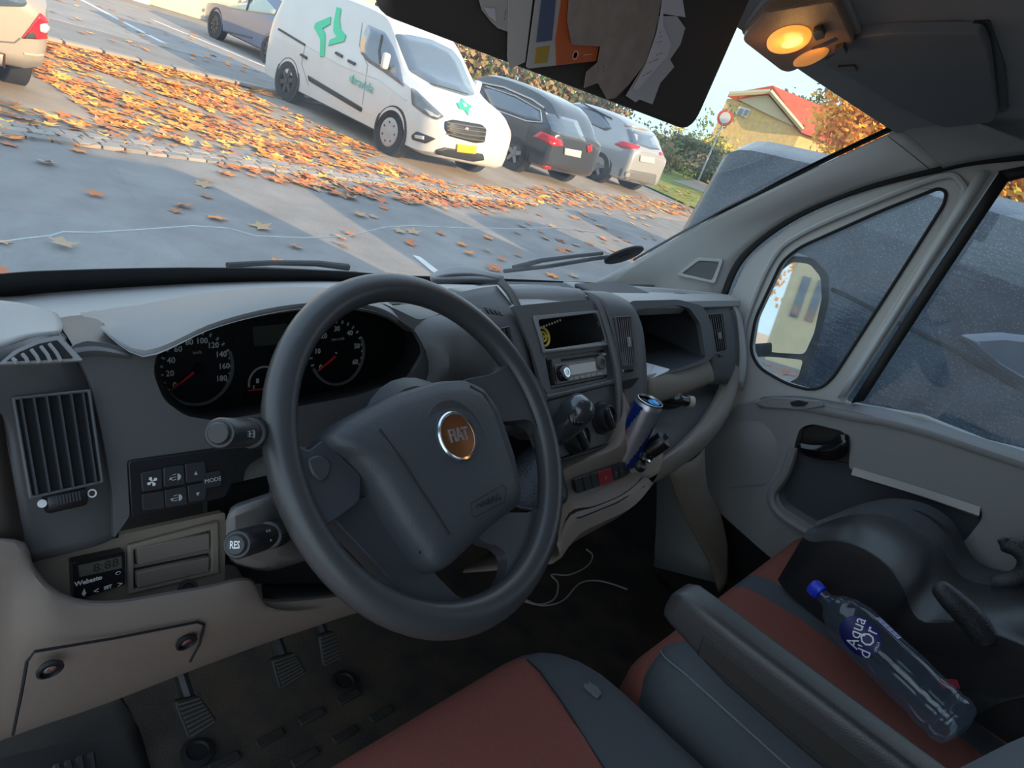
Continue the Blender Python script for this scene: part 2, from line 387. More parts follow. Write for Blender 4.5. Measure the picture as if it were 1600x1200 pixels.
# ------------------------------------------------------------------ passenger door
XD = .855
DP = Pn((XD, 0, .6), (0, -1, 0), (0, 0, 1))
door = thing('door_1', (XD, -.3, .0), 'grey passenger door with quarter window and deep pocket', 'door'); door['kind'] = 'structure'
quarter = [(1172, 548), (1180, 498), (1222, 408), (1250, 386), (1380, 328), (1466, 294), (1479, 299), (1476, 318), (1400, 438), (1302, 590), (1284, 606), (1264, 609), (1230, 600), (1186, 575)]
mainw = [(1316, 628), (1345, 585), (1450, 425), (1560, 268), (1590, 262), (1680, 252), (1760, 250), (1760, 745), (1690, 728), (1606, 706), (1540, 690), (1440, 650)]
outer = [(1128, 640), (1130, 560), (1138, 470), (1170, 402), (1245, 345), (1350, 298), (1475, 265), (1530, 252), (1650, 240), (1790, 236), (1790, 770), (1600, 716), (1420, 668), (1340, 640), (1240, 640)]
o = mk('window_frame', slab_holes(DP, rp(outer, 12), [rp(quarter, 10, 3), rp(mainw, 6, 3)], -.03, .0), PILLAR, door, bevel=.006, seg=3)
def seal_loop(name, pts, r, x, mt, par): return mk(name, tube([X(a, b, x) for a, b in (lambda q: q+q[:2])(rp(pts, 14, 3))], r, 6), mt, par)
seal_loop('window_seal', quarter, .004, XD-.001, RUBB, o)
# raised inner rib round the quarter window and black channel of the sliding window
mk('window_rib', tube(spline([X(a, b, XD-.004) for a, b in ((1160, 560), (1166, 500), (1205, 408), (1250, 366), (1370, 313), (1470, 276), (1500, 284), (1500, 318), (1420, 445), (1322, 606))], 6), .008, 8), PILLAR, o)
mk('window_channel', patch([[X(1350, 626, XD-.006), X(1456, 462, XD-.006), X(1576, 282, XD-.006)], [X(1330, 630, XD-.008), X(1440, 455, XD-.008), X(1562, 268, XD-.008)]], 8), RUBB, o, solid=.012)
mk('window_channel', patch([[X(1560, 268, XD-.006), X(1640, 254, XD-.006), X(1760, 246, XD-.006)], [X(1572, 284, XD-.006), X(1640, 270, XD-.006), X(1760, 262, XD-.006)]], 8), RUBB, o, solid=.012)
mk('division_bar', patch([[X(1322, 618, XD-.008), X(1420, 465, XD-.008), X(1548, 268, XD-.008)], [X(1308, 622, XD-.011), X(1406, 468, XD-.011), X(1528, 266, XD-.011)]], 8), mat('bar_grey', (.5, .53, .55), .35), o, solid=.008)
GLASSD = glassmat('door_glass', (.86, .90, .92), .07, film=.05, fcol=(.6, .68, .75), fscale=15)
mk('quarter_glass', DP.pxslab(quarter, -.020, -.017), GLASSD, door, smooth=False)
mk('sliding_glass', DP.pxslab(mainw, -.020, -.017), GLASSD, door, smooth=False)
# lower door panel
XP = .82
P2 = Pn((XP, 0, .6), (0, -1, 0), (0, 0, 1))
pan = [(1142, 640), (1185, 624), (1255, 626), (1345, 645), (1440, 672), (1600, 722), (1800, 785), (1800, 1150), (1450, 1050), (1300, 950), (1190, 860), (1112, 790), (1090, 742), (1096, 690)]
pock = [(1243, 690), (1250, 668), (1270, 662), (1318, 674), (1328, 690), (1326, 734), (1440, 766), (1534, 796), (1534, 812), (1505, 850), (1440, 900), (1330, 860), (1222, 792), (1214, 770), (1232, 738)]
o = mk('door_panel', slab_holes(P2, rp(pan, 22, 4), [rp(pock, 9, 3)], -.05, .0), DOORP, door, bevel=.010, seg=3)
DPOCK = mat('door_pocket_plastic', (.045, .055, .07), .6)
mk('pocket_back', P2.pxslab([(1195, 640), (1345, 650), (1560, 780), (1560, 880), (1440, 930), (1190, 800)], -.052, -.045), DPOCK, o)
mk('pocket_ring', tube(spline([X(a, b, XP-.003) for a, b in ((1240, 700), (1226, 740), (1206, 772), (1216, 800), (1262, 832), (1330, 870))], 6), .012, 8), DOORP, o)
# sill ledge that carries the window, stepping down to the front
led_o = [(1190, 622), (1250, 620), (1330, 633), (1380, 638), (1420, 652), (1450, 660), (1600, 706), (1760, 755)]
led_i = [(1186, 628), (1250, 632), (1330, 648), (1380, 656), (1420, 666), (1450, 674), (1600, 724), (1760, 776)]
mk('sill_ledge', patch([[X(a, b, XD-.005) for a, b in led_o], [X(a, b-1, XP) for a, b in led_i], [X(a, b+9, XP-.004) for a, b in led_i]], 24), DOORP, o, solid=.004)
sw = mk('lock_button_plate', P2.pxslab(rp([(1178, 628), (1210, 620), (1285, 626), (1290, 634), (1255, 640), (1195, 636)], 5), .002, .008), BLK if False else DOORP, door, bevel=.002)
mk('lock_button', P2.pxslab(rp([(1236, 628), (1250, 624), (1266, 628), (1258, 634), (1240, 634)], 3), .008, .012), BLK, sw, bevel=.001)
mk('release_handle', patch([[X(1246, 690, XP-.004), X(1275, 694, XP-.004), X(1300, 690, XP-.006), X(1312, 678, XP-.006), (X(1326, 680, XP-.005))], [X(1246, 698, XP-.014), X(1275, 704, XP-.016), X(1302, 702, XP-.016), X(1318, 692, XP-.014), X(1327, 690, XP-.01)], [X(1248, 706, XP-.004), X(1275, 716, XP-.004), X(1304, 718, XP-.004), X(1322, 712, XP-.004), X(1327, 705, XP-.004)]], 14, 3), GLOSSB, door, solid=.004)
mk('handle_cup', P2.pxslab(rp([(1246, 672), (1268, 664), (1320, 677), (1328, 692), (1326, 730), (1290, 722), (1246, 712)], 6), -.044, -.03), BLK, door, bevel=.003)
mk('grab_bar', patch([[X(1329, 734, XP), X(1430, 764, XP), X(1534, 796, XP)], [X(1333, 730, XP-.010), X(1430, 759, XP-.012), X(1532, 792, XP-.010)], [X(1330, 742, XP-.012), X(1430, 772, XP-.012), X(1530, 806, XP-.012)], [X(1329, 743, XP+.01), X(1430, 773, XP+.01), X(1526, 808, XP+.01)]], 10), mat('grab_bar_grey', (.46, .45, .44), .5), door)
# door speaker swelling at the front of the panel
mk('speaker_bulge', patch([[X(1104, 690, XP-.0), X(1140, 662, XP-.0), X(1190, 660, XP-.0), X(1214, 690, XP-.0)], [X(1098, 730, XP-.0), X(1140, 700, XP-.016), X(1190, 700, XP-.016), X(1214, 720, XP-.002)], [X(1110, 770, XP-.0), X(1150, 760, XP-.006), X(1190, 756, XP-.006), X(1204, 752, XP-.0)]], 12, 4), DOORP, door)
# carpeted footwell side and the body post behind the dash end
mk('post_trim', patch([[V((.80, .22, .62)), V((.80, .26, .4)), V((.80, .16, .16)), V((.80, .1, .02))], [X(1096, 700, .80), X(1100, 760, .80), X(1128, 850, .80), X(1138, 915, .80)]], 10), DOORP, door, solid=.006)
o = mk('wall_right', box((.90, -.2, .18), (.02, 1.6, .62)), DEEP); fin(o, 'dark lower side wall beside the passenger footwell', 'side wall', kind='structure')
# ------------------------------------------------------------------ dashboard
dash = thing('dashboard', (0, .35, .3), 'wide grey van dashboard with taupe lower panels and air vents', 'dashboard')
SP = Pn((.04, .2, .797), (1, 0, 0), (0, .079, .098))           # upper centre stack
CP = Pn((.04, .119, .697), (1, 0, 0), (0, .061, .099))         # heater controls
LP = Pn((-.7, .121, .697), (1, 0, 0), (0, .5, .866))           # driver's side fascia
LQ = Pn((-.7, .121, .697), (1, 0, 0), (0, .38, .925))          # switch panel, steeper
LR = Pn((-.68, .115, .61), (1, 0, 0), (0, .26, .966))          # recessed pocket below it
RP = Pn((.66, .225, .765), (1, 0, 0), (0, .58, .815))          # passenger end vent
_a, _b2, _c2 = X(960, 497, .168), X(984, 496, .2), X(971, 571, .172)
VC = Pn(_a, _b2-_a, _a-_c2); VC.o += VC.n*.014              # centre vent column

# top cover: from the windscreen to the edge above the fascia
def top_z(x, y): yb = ws_base(x).y; s = max(0, min(1, -x/.65)); z0 = .803-.035*s; return z0-.0*y if y < .26 else z0-(z0-.672-.018*s)*((y-.26)/(yb-.26))
xs = [-.88, -.8, -.7, -.665, -.655, -.6, -.45, -.3, -.215, -.205, -.15, 0, .15, .3, .45, .6, .7, .78, .82]
def yfront(x): return .345 if -.66 < x < -.21 else .222          # opens over the instruments
rows = [[V((x, lerp(yfront(x), ws_base(x).y-.004, t), top_z(x, lerp(yfront(x), ws_base(x).y-.004, t)))) for x in xs] for t in (1, .85, .65, .45, .25, .1, 0)]
rows.append([V((x, yfront(x)-.007, top_z(x, yfront(x))-.012)) for x in xs]); rows.append([V((x, yfront(x)+.018, top_z(x, yfront(x))-.04)) for x in xs])
mk('top_cover', grid(rows), DTOP, dash)
mk('dash_core', loft([[V((x, y, z)) for y, z in ((.36, .70), (.47, .64), (.47, .3), (.4, .28), (.22, .42), (.20, .56), (.33, .62)) ] for x in (-.86, -.3, -.05)]), DARK, dash)
mk('dash_core', loft([[V((x, y, z)) for y, z in ((.46, .74), (.6, .66), (.6, .3), (.45, .28), (.38, .42), (.34, .6), (.36, .7))] for x in (.17, .8)]), DARK, dash)
mk('dash_core', loft([[V((x, y, z)) for y, z in ((.32, .78), (.6, .66), (.6, .3), (.3, .28), (.17, .42), (.17, .6), (.32, .7))] for x in (-.07, .16)]), DEEP, dash)
# step and shallow tray on the top left, raised strip along the glass
mk('top_strip', patch([[Y(-40, 468, .47), Y(120, 460, .49), Y(300, 450, .51), Y(420, 446, .53)], [Y(-40, 480, .44), Y(120, 470, .46), Y(300, 458, .48), Y(420, 452, .50)], [Y(20, 492, .41), Y(130, 480, .42), Y(300, 465, .45), Y(420, 457, .47)]], 14, 3), DTOP, dash, solid=.004)
mk('top_strip', patch([[X(880, 441, .36), X(960, 446, .5), X(1060, 452, .66), X(1130, 460, .79)], [X(895, 448, .36), X(970, 455, .5), X(1064, 464, .66), X(1134, 470, .78)], [X(900, 452, .36), X(972, 462, .5), X(1066, 468, .66), X(1134, 476, .78)]], 14, 3), DTOP, dash, solid=.004)
mk('tray_lip', patch([[Y(95, 492, .36), Y(140, 480, .42), Y(230, 470, .44), Y(300, 462, .44)], [Y(118, 493, .34), Y(160, 490, .36), Y(240, 480, .38), Y(300, 470, .38)]], 10), mat('tray_dark', (.09, .092, .095), .6), dash, solid=.004)
# left end cap (light) over the window vent
cap = [[Y(-60, 468, .30), Y(20, 476, .32), Y(60, 484, .32), Y(88, 494, .31)], [Y(-60, 500, .22), Y(10, 502, .24), Y(55, 505, .25), Y(98, 512, .25)], [Y(-60, 552, .15), Y(0, 544, .16), Y(40, 530, .18), Y(92, 522, .20)]]
mk('end_cap', patch(cap, 14, 4), DTOP, dash, solid=.006)
# driver's end vent column
col_l = [(-60, 560, .150), (-60, 600, .145), (0, 660, .150), (20, 745, .13), (34, 820, .115), (46, 878, .105)]
col_r = [(92, 524, .205), (122, 560, .186), (146, 620, .168), (166, 710, .14), (181, 790, .118), (178, 840, .105)]
col_m = [(20, 538, .165), (60, 575, .158), (80, 650, .15), (96, 745, .128), (110, 820, .110), (112, 862, .100)]
col_mm = [(58, 528, .185), (96, 566, .172), (124, 632, .16), (138, 730, .134), (152, 806, .112), (150, 852, .101)]
mk('vent_column', patch([[Y(*q) for q in c] for c in (col_l, col_m, col_mm, col_r)], 22, 4), DARK, dash, solid=.004)
mk('column_edge', tube(spline([Y(q[0], q[1], q[2]+.004) for q in col_r], 5), .004, 6), BLK, dash)
VP = Pn(Y(85, 690, .125), V((1, 0, 0)), V((0, .62, .78)))
def vent(P, quad, nsl, name, col=DARK, depth=.03, slm=None, par=None, tiltd=.25, hd=.006):
    """air vent: dark well, frame and upright slats; quad in pixels TL,TR,BR,BL"""
    par = par or dash
    uv = [P.puv(*q) for q in quad]
    v = mk(name, ringframe(P.poly([(a[0]+(a[0]-sum(q[0] for q in uv)/4)*.10, a[1]+(a[1]-sum(q[1] for q in uv)/4)*.06) for a in uv], 0), P.poly(uv, 0), P.n*.006), col, par, bevel=.0015)
    mk('vent_well', P.slab([(a[0], a[1]) for a in uv], -.004, .0008), DEEP, v)
    for i in range(nsl):
        t = (i+.5)/nsl if nsl > 6 else (i+.35)/(nsl-.2)
        top = V(uv[0]).lerp(V(uv[1]), t); bot = V(uv[3]).lerp(V(uv[2]), t)
        p0, p1 = P.at(top[0], top[1], .003), P.at(bot[0], bot[1], .003)
        wv = (P.u*tiltd+P.n).normalized()*hd; th = P.u*.0007
        mk('slat', ([p0-wv-th, p0+wv-th, p0+wv+th, p0-wv+th, p1-wv-th, p1+wv-th, p1+wv+th, p1-wv+th], [(0, 1, 2, 3), (4, 7, 6, 5), (0, 4, 5, 1), (1, 5, 6, 2), (2, 6, 7, 3), (3, 7, 4, 0)]), slm or SLAT, v)
    return v
SLAT = mat('vent_slat', (.05, .052, .058), .45)
SLATM = mat('vent_slat_mid', (.22, .222, .228), .45); SLATL = mat('vent_slat_light', (.22, .225, .24), .45)
v1 = vent(VP, [(22, 626), (134, 614), (154, 752), (48, 775)], 6, 'air_vent', tiltd=-.1)
tw_ = mk('vent_wheel', lathe([(.0085, -.015), (.0095, -.013), (.0095, .013), (.0085, .015)], VP.px(104, 779)-VP.n*.004, VP.u+VP.v*.02, 20), BLK, v1)
for i in range(8): mk('wheel_ridge', box(VP.px(86+i*5.0, 783-i*1.1)+VP.n*.0052, (.0010, .008, .0012), (VP.u, VP.v, VP.n)), SLAT, tw_)
mk('vent_mark', lathe([(.0035, 0), (.0035, .0006)], VP.px(65, 787)+VP.n*.001, VP.n, 14), WHITEP, v1)
mk('vent_mark', ringframe([VP.at(VP.puv(143, 771)[0]+.0038*math.cos(k*PI/8), VP.puv(143, 771)[1]+.0038*math.sin(k*PI/8), .001) for k in range(16)], [VP.at(VP.puv(143, 771)[0]+.0026*math.cos(k*PI/8), VP.puv(143, 771)[1]+.0026*math.sin(k*PI/8), .001) for k in range(16)], VP.n*.0006), WHITEP, v1)
# window demister above it: triangular louvre
UP = Pn(Y(70, 555, .146), V((1, 0, 0)), V((0, .8, .6)))
tri_o = rp([(-4, 572), (20, 551), (52, 537), (88, 527), (104, 540), (128, 566), (60, 570)], 3)
tri_i = [(8, 568), (28, 554), (58, 541), (87, 535), (98, 547), (112, 563), (60, 566)]
dm = mk('demister_vent', UP.pxslab(tri_o, .001, .004), DASH, dash, bevel=.001)
mk('vent_well', UP.pxslab(rp(tri_i, 2), .004, .0046), DEEP, dm)
for (a, b, c, d) in ((20, 560, 26, 568), (35, 553, 44, 567), (49, 546, 62, 567), (64, 541, 80, 566), (77, 537, 96, 565)):
    mk('louvre', tube([UP.px(a, b, .005), UP.px((a+c)/2+2, (b+d)/2, .006), UP.px(c, d, .005)], .0016, 5), DASH, dm)
# light side panel left of the column and the lower taupe shell
mk('side_panel', patch([[Y(-60, 600, .14), Y(-60, 740, .11), Y(-60, 850, .09)], [Y(0, 650, .149), Y(18, 752, .129), Y(36, 846, .11)]], 10), TAUPE, dash, solid=.004)
# driver's fascia around the instruments
fas = [(112, 540), (135, 532), (168, 536), (200, 545), (226, 548), (262, 528), (330, 496), (430, 474), (520, 466), (600, 474), (655, 500), (700, 486), (745, 486), (772, 505), (800, 560), (812, 640), (770, 690), (560, 700), (362, 696), (198, 719), (203, 806), (178, 842), (176, 770), (160, 680), (142, 600), (124, 560)]
clus = [(240, 585), (243, 556), (264, 538), (330, 508), (430, 486), (520, 478), (600, 486), (648, 516), (664, 548), (640, 590), (560, 618), (440, 640), (340, 658), (290, 650), (256, 625)]
CO = rp(clus, 10, 3)
fo = mk('driver_fascia', slab_holes(LP, rp(fas, 6, 2), [CO], -.006, .0), DARK, dash, bevel=.002)
CPn = Pn(Y(400, 565, .285), V((1, 0, 0)), V((0, .36, .93)))   # instrument face
clin = rp([(248, 575), (252, 545), (270, 520), (335, 495), (430, 480), (520, 476), (590, 486), (636, 520), (630, 560), (600, 590), (540, 606), (440, 624), (345, 640), (295, 640), (262, 612)], 10, 3)
ca = resample([LP.px(*q) for q in CO], 60, True); cb = resample([CPn.px(*q) for q in clin], 60, True)
mk('instrument_bowl', grid([ca, [p.lerp(q, .5) for p, q in zip(ca, cb)], cb], cv=True), mat('bowl_dark', (.03, .031, .034), .6), dash)
# shoulder of the dash between end vent and hood
mk('fascia_shoulder', patch([[Y(86, 498, .30), Y(120, 492, .33), Y(170, 486, .34)], [Y(96, 512, .24), Y(128, 506, .26), Y(172, 500, .27)], [Y(108, 530, .195), Y(136, 526, .20), Y(178, 526, .21)], [LP.px(117, 548, .004), LP.px(152, 544, .004), LP.px(200, 552, .004)], [LP.px(121, 558, .001), LP.px(155, 556, .001), LP.px(204, 560, .001)]], 14, 4), DARK, dash)
# hood over the instruments
lip = [(158, 514, 0.203), (188, 540, 0.178), (222, 556, 0.163), (262, 545, 0.158), (330, 514, 0.153), (420, 490, 0.150), (500, 480, 0.150), (560, 482, 0.156), (605, 494, 0.173), (648, 522, 0.208)]
brk = [(157, 510, 0.213), (186, 524, 0.193), (220, 534, 0.178), (262, 522, 0.173), (330, 492, 0.168), (420, 470, 0.165), (500, 463, 0.165), (562, 466, 0.173), (610, 482, 0.188), (649, 517, 0.216)]
crs = [(162, 505, .255), (182, 490, .27), (215, 478, .285), (270, 466, .30), (335, 456, .31), (420, 449, .315), (500, 449, .315), (566, 458, .31), (612, 476, .285), (650, 514, .25)]
und = [(166, 516, .25), (196, 540, .27), (228, 550, .28), (264, 541, .285), (330, 513, .285), (420, 492, .285), (500, 483, .285), (560, 485, .285), (604, 498, .285), (642, 524, .27)]
bck = [V((Y(*q).x, .36, .735)) for q in crs]
mk('instrument_hood', patch([[Y(*q) for q in und], [Y(*q) for q in lip], [Y(q[0], q[1]-1, q[2]) for q in lip], [Y(*q) for q in brk], [Y(*q) for q in crs], bck], 40, 2), DASH, dash)
# hump between the instruments and the centre vents
mk('fascia_hump', patch([[Y(600, 478, .24), Y(660, 474, .26), Y(720, 470, .27), Y(752, 478, .26)], [Y(650, 520, .17), Y(690, 505, .16), Y(730, 500, .165), Y(768, 520, .18)], [Y(670, 580, .14), Y(700, 570, .12), Y(735, 560, .125), Y(785, 590, .15)], [Y(640, 640, .13), Y(690, 640, .115), Y(740, 630, .12), Y(790, 660, .14)]], 14, 4), DARK, dash)

# switch panel left of the wheel
swp = thing('switch_panel', Y(280, 760, .12), 'black panel of seven dashboard switches left of the steering wheel', 'switch panel')
mk('panel_plate', LQ.pxslab(rp([(198, 720), (362, 698), (364, 742), (350, 776), (203, 808)], 6), .000, .0035), BLK, swp, bevel=.001)
SWB = mat('switch_black', (.028, .029, .031), .5)
sws = [[(216, 737), (249, 731), (250, 762), (218, 767)], [(251, 730), (283, 725), (285, 755), (252, 760)], [(285, 724), (316, 719), (318, 748), (287, 753)], [(218, 770), (251, 765), (253, 792), (219, 796)], [(253, 764), (286, 758), (288, 786), (255, 791)], [(289, 757), (319, 751), (316, 779), (291, 783)], [(313, 739), (341, 733), (342, 757), (315, 762)]]
SB = []
for q in sws: SB.append(mk('switch', LQ.pxslab(rp(q, 3, 3), .0035, .0062), SWB, swp, bevel=.0009))
def lq_text(s, px, py, size, i, P=LQ, h=.0066, m=WHITEP, sx=1): return text('print', s, P.px(px, py)+P.n*h, P.u, P.v, size, m, SB[i], depth=.0003, sx=sx)
lq_text('MODE', 328, 748, .0062, 6, m=GREYP)
def tri_mark(P, px, py, s, par, h=.0066, up=1, m=GREYP):
    a, b = P.puv(px, py); mk('print', P.slab([(a-s, b-s*up), (a+s, b-s*up), (a, b+s*up)], h, h+.0003), m, par, smooth=False)
tri_mark(LQ, 301, 737, .0018, SB[2]); tri_mark(LQ, 304, 770, .0018, SB[5], up=-1)
tri_mark(LQ, 262, 745, .0016, SB[1]); tri_mark(LQ, 264, 779, .0016, SB[4], up=-1)
for i, (px, py) in ((1, (274, 743)), (4, (276, 775))):
    a, b = LQ.puv(px, py)
    mk('print', LQ.slab([(a-.001+.0034*math.cos(t), b+.0034*math.sin(t)) for t in [-PI/2+k*PI/8 for k in range(9)]], .0066, .0069), GREYP, SB[i], smooth=False)
    for k in range(3): mk('print', LQ.slab([(a-.0062, b-.0026+k*.0026), (a-.0022, b-.0022+k*.0026), (a-.0022, b-.0016+k*.0026), (a-.0062, b-.002+k*.0026)], .0066, .0069), GREYP, SB[i], smooth=False)
a, b = LQ.puv(233, 750)
for k in range(4):
    t = k*PI/2+.5; mk('print', LQ.slab([(a, b), (a+.0045*math.cos(t-.45), b+.0045*math.sin(t-.45)), (a+.0052*math.cos(t), b+.0052*math.sin(t)), (a+.004*math.cos(t+.4), b+.004*math.sin(t+.4))], .0066, .0069), WHITEP, SB[0], smooth=False)

# recessed taupe pocket with two blank drawers
pk = [(40, 858), (178, 838), (352, 800), (352, 870), (350, 925), (240, 950), (130, 968), (70, 945), (40, 900)]
mk('pocket_back', LR.pxslab(rp(pk, 6), -.008, .0), TAUP2, dash)
mk('drawer_bezel', ringframe(*[[LR.px(*q)+LR.n*.0 for q in L] for L in ([(196, 850), (338, 812), (340, 892), (196, 926)], [(206, 856), (326, 826), (326, 888), (206, 918)])], LR.n*.006), TAUP2, dash, bevel=.002)
for q in ([(209, 852), (322, 829), (322, 854), (211, 878)], [(209, 890), (322, 866), (321, 889), (210, 914)]):
    mk('blank_drawer', LR.pxslab(rp(q, 2, 2), .001, .008), TAUPE, dash, bevel=.0015)
    mk('drawer_gap', LR.pxslab([(q[0][0]-2, q[0][1]-2), (q[1][0]+2, q[1][1]-2), (q[2][0]+2, q[2][1]+2), (q[3][0]-2, q[3][1]+2)], .0005, .0022), DEEP, dash)
# lower knee panel: lip curls round the pocket, then falls to the footwell
lp1 = [(-60, 842, .085), (34, 846, .080), (52, 884, .068), (84, 920, .058), (130, 938, .052), (190, 938, .05), (260, 926, .05), (330, 914, .05), (372, 904, .05), (396, 908, .05), (410, 935, .055), (470, 935, .06), (560, 925, .07)]
lp2 = [(-60, 856, .07), (20, 862, .066), (42, 898, .058), (76, 934, .046), (126, 954, .040), (190, 955, .037), (262, 943, .037), (332, 931, .037), (376, 920, .038), (404, 926, .042), (418, 948, .048), (480, 948, .055), (565, 936, .065)]
lp3 = [(-60, 960, .055), (10, 970, .052), (40, 985, .044), (80, 1000, .036), (130, 1006, .032), (192, 1000, .031), (266, 985, .031), (340, 970, .031), (390, 960, .034), (430, 955, .038), (470, 955, .046), (510, 952, .055), (566, 942, .065)]
lp4 = [(-60, 1060, .065), (0, 1060, .06), (30, 1060, .055), (80, 1060, .05), (130, 1055, .048), (200, 1040, .047), (270, 1020, .047), (350, 996, .047), (400, 982, .05), (450, 970, .054), (490, 966, .06), (530, 960, .065), (568, 950, .07)]
lp5 = [(-60, 1175, .10), (0, 1153, .095), (30, 1143, .09), (80, 1126, .085), (130, 1110, .085), (200, 1085, .085), (270, 1058, .085), (350, 1028, .085), (400, 1010, .085), (450, 993, .085), (490, 980, .085), (530, 966, .085), (568, 955, .085)]
mk('knee_panel', patch([[Y(q[0], q[1], q[2]+.05) for q in lp1], [Y(*q) for q in lp1], [Y(*q) for q in lp2], [Y(*q) for q in lp3], [Y(*q) for q in lp4], [Y(*q) for q in lp5], [Y(q[0], q[1]-4, q[2]+.08) for q in lp5]], 60, 3), TAUPE, dash)
mk('pocket_socket', lathe([(.010, 0), (.010, .003), (.006, .003), (.005, -.004), (.0, -.004)], Y(293, 921, .060), V((0, -.6, .8)), 18), BLK, dash)
# fuse cover with its two recessed screws
FPn = Pn(Y(170, 1050, .040), V((1, 0, 0)) + V((0, -.02, 0)), V((0, -.16, .98)))
fc = [(44, 1036), (52, 1020), (60, 1016), (310, 972), (320, 975), (316, 990), (290, 1034), (25, 1146), (20, 1140)]
mk('cover_seam', tube([FPn.px(*q, .004) for q in [(20, 1148), (34, 1080), (42, 1034), (54, 1018), (180, 997), (308, 972), (319, 976), (312, 1006), (297, 1034)]], .0014, 6), DEEP, dash)
for px, py in ((75, 1038), (288, 997)):
    s = mk('cover_screw', lathe([(.0105, .0), (.0105, .003), (.0085, .0035), (.0075, -.003), (0, -.003)], FPn.px(px, py)+FPn.n*.004, FPn.n, 20), BLK, dash)
    mk('screw_head', lathe([(.005, -.002), (.005, .002), (.003, .003), (0, .003)], FPn.px(px, py)+FPn.n*.004, FPn.n, 12), CHROME, s)
# dark gap and shelf beside the steering column
mk('column_gap', LR.pxslab([(352, 790), (470, 760), (560, 800), (640, 900), (560, 930), (414, 934), (396, 906), (352, 900)], -.05, -.04), DEEP, dash)
mk('shelf_insert', patch([[Y(408, 915, .12), Y(470, 905, .14), Y(540, 900, .15)], [Y(414, 938, .07), Y(480, 938, .075), Y(545, 930, .085)]], 8), BLK, dash, solid=.004)

# centre stack: ridges, fascia plate with pocket and radio openings
st = [(800, 478), (917, 467), (932, 472), (945, 510), (962, 592), (858, 620), (846, 600), (832, 550), (812, 500)]
pkt = [(839, 500), (931, 489), (938, 505), (946, 533), (850, 547), (846, 530)]
rad = [(852, 559), (945, 546), (950, 590), (861, 608)]
mk('stack_fascia', slab_holes(SP, rp(st, 4, 2), [rp(pkt, 4, 2), rp(rad, 2, 2)], -.006, .0), DARK, dash, bevel=.0015)
mk('stack_brow', patch([[X(790, 448, -.06), X(850, 447, .03), X(905, 452, .11)], [X(800, 462, -.06), X(860, 459, .03), X(914, 460, .115)], [X(802, 477, -.058), X(862, 472, .03), X(917, 467, .12)], [X(806, 484, -.055), X(866, 479, .03), X(921, 475, .12)]], 12, 2), DASH, dash, solid=.003)
mk('stack_lid', patch([[X(700, 452, -.14), X(790, 446, -.02), X(870, 446, .07)], [X(790, 474, -.065), X(850, 470, .02), X(915, 464, .118)]], 8), DTOP, dash, solid=.004)
pb = [SP.puv(*q) for q in pkt]; 
mk('stack_pocket', join(extr(SP.poly([(a*.98, b) for a, b in pb], -.09), SP.n*.004), grid([SP.poly(pb+pb[:1], -.001), SP.poly(pb+pb[:1], -.09)])), mat('pocket_inner', (.02, .021, .024), .7), dash)
mk('pocket_frame', ringframe([SP.px(*q) for q in rp([(831, 494), (933, 485), (942, 500), (949, 540), (848, 553), (842, 530)], 4, 2)], [SP.px(*q) for q in rp(pkt, 4, 2)], SP.n*.003), DASH, dash, bevel=.001)
mk('stack_bar', tube([SP.px(850, 549, .003), SP.px(900, 544, .004), SP.px(948, 538, .003)], .003, 8), DASH, dash)
for side in ([(782, 440, -.08), (800, 462, -.075), (816, 500, -.07), (832, 550, -.066), (846, 600, -.062), (856, 660, -.058), (866, 720, -.055)], [(918, 462, .125), (936, 480, .134), (950, 520, .137), (960, 560, .138), (966, 600, .138), (967, 640, .138), (964, 690, .136)]):
    mk('stack_ridge', tube(spline([X(a, b, x) for a, b, x in side], 5), .007, 8), DARK, dash)
mk('stack_ledge', tube([SP.px(853, 621, .002), SP.px(905, 609, .004), SP.px(962, 595, .002)], .005, 8), DARK, dash)
# left centre vent column (mostly hidden by the wheel)
mk('vent_column', patch([[X(700, 462, -.2), X(736, 500, -.185), X(752, 560, -.18), X(756, 640, -.18)], [X(745, 452, -.14), X(782, 490, -.125), X(800, 550, -.12), X(806, 640, -.12)], [X(775, 448, -.09), X(806, 490, -.082), X(826, 550, -.075), X(840, 630, -.07)]], 14, 3), DARK, dash, solid=.004)
_a, _b2, _c2 = X(754, 520, -.175), X(792, 512, -.125), X(768, 585, -.165)
LV = Pn(_a, _b2-_a, _a-_c2); LV.o += LV.n*.012
vent(LV, [(754, 520), (792, 512), (806, 575), (768, 585)], 5, 'air_vent')
dv2 = mk('demister_vent', LV.pxslab(rp([(752, 478), (782, 486), (788, 494), (760, 490)], 3), .0, .005), DASH, dash, bevel=.001)
for i in range(4): mk('louvre', tube([LV.px(758+i*7, 481+i*2, .006), LV.px(764+i*7, 490+i*1.2, .006)], .001, 5), BLK, dv2)

# right centre vent column
cl = [(905, 455, .13), (935, 470, .145), (952, 505, .148), (964, 560, .15), (968, 610, .15), (972, 640, .15)]
cm = [(945, 457, .2), (975, 475, .2), (988, 510, .2), (998, 560, .2), (1002, 610, .2), (1003, 634, .2)]
cr = [(962, 462, .235), (985, 476, .235), (1002, 510, .235), (1008, 560, .235), (1010, 610, .235), (1010, 628, .235)]
mk('vent_column', patch([[X(*q) for q in c] for c in (cl, cm, cr)], 18, 3), DARK, dash, solid=.004)
vc = vent(VC, [(960, 497), (983, 496), (990, 568), (970, 571)], 7, 'air_vent', tiltd=-1.1, slm=SLATM, hd=.0016)
mk('vent_tab', box(VC.px(979, 535)+VC.n*.008, (.004, .018, .008), (VC.u, VC.v, VC.n)), DASH, vc, bevel=.001)
mk('vent_wheel', box(VC.px(980, 578)+VC.n*.003, (.022, .008, .008), (VC.u, VC.v, VC.n)), BLK, vc, bevel=.003)
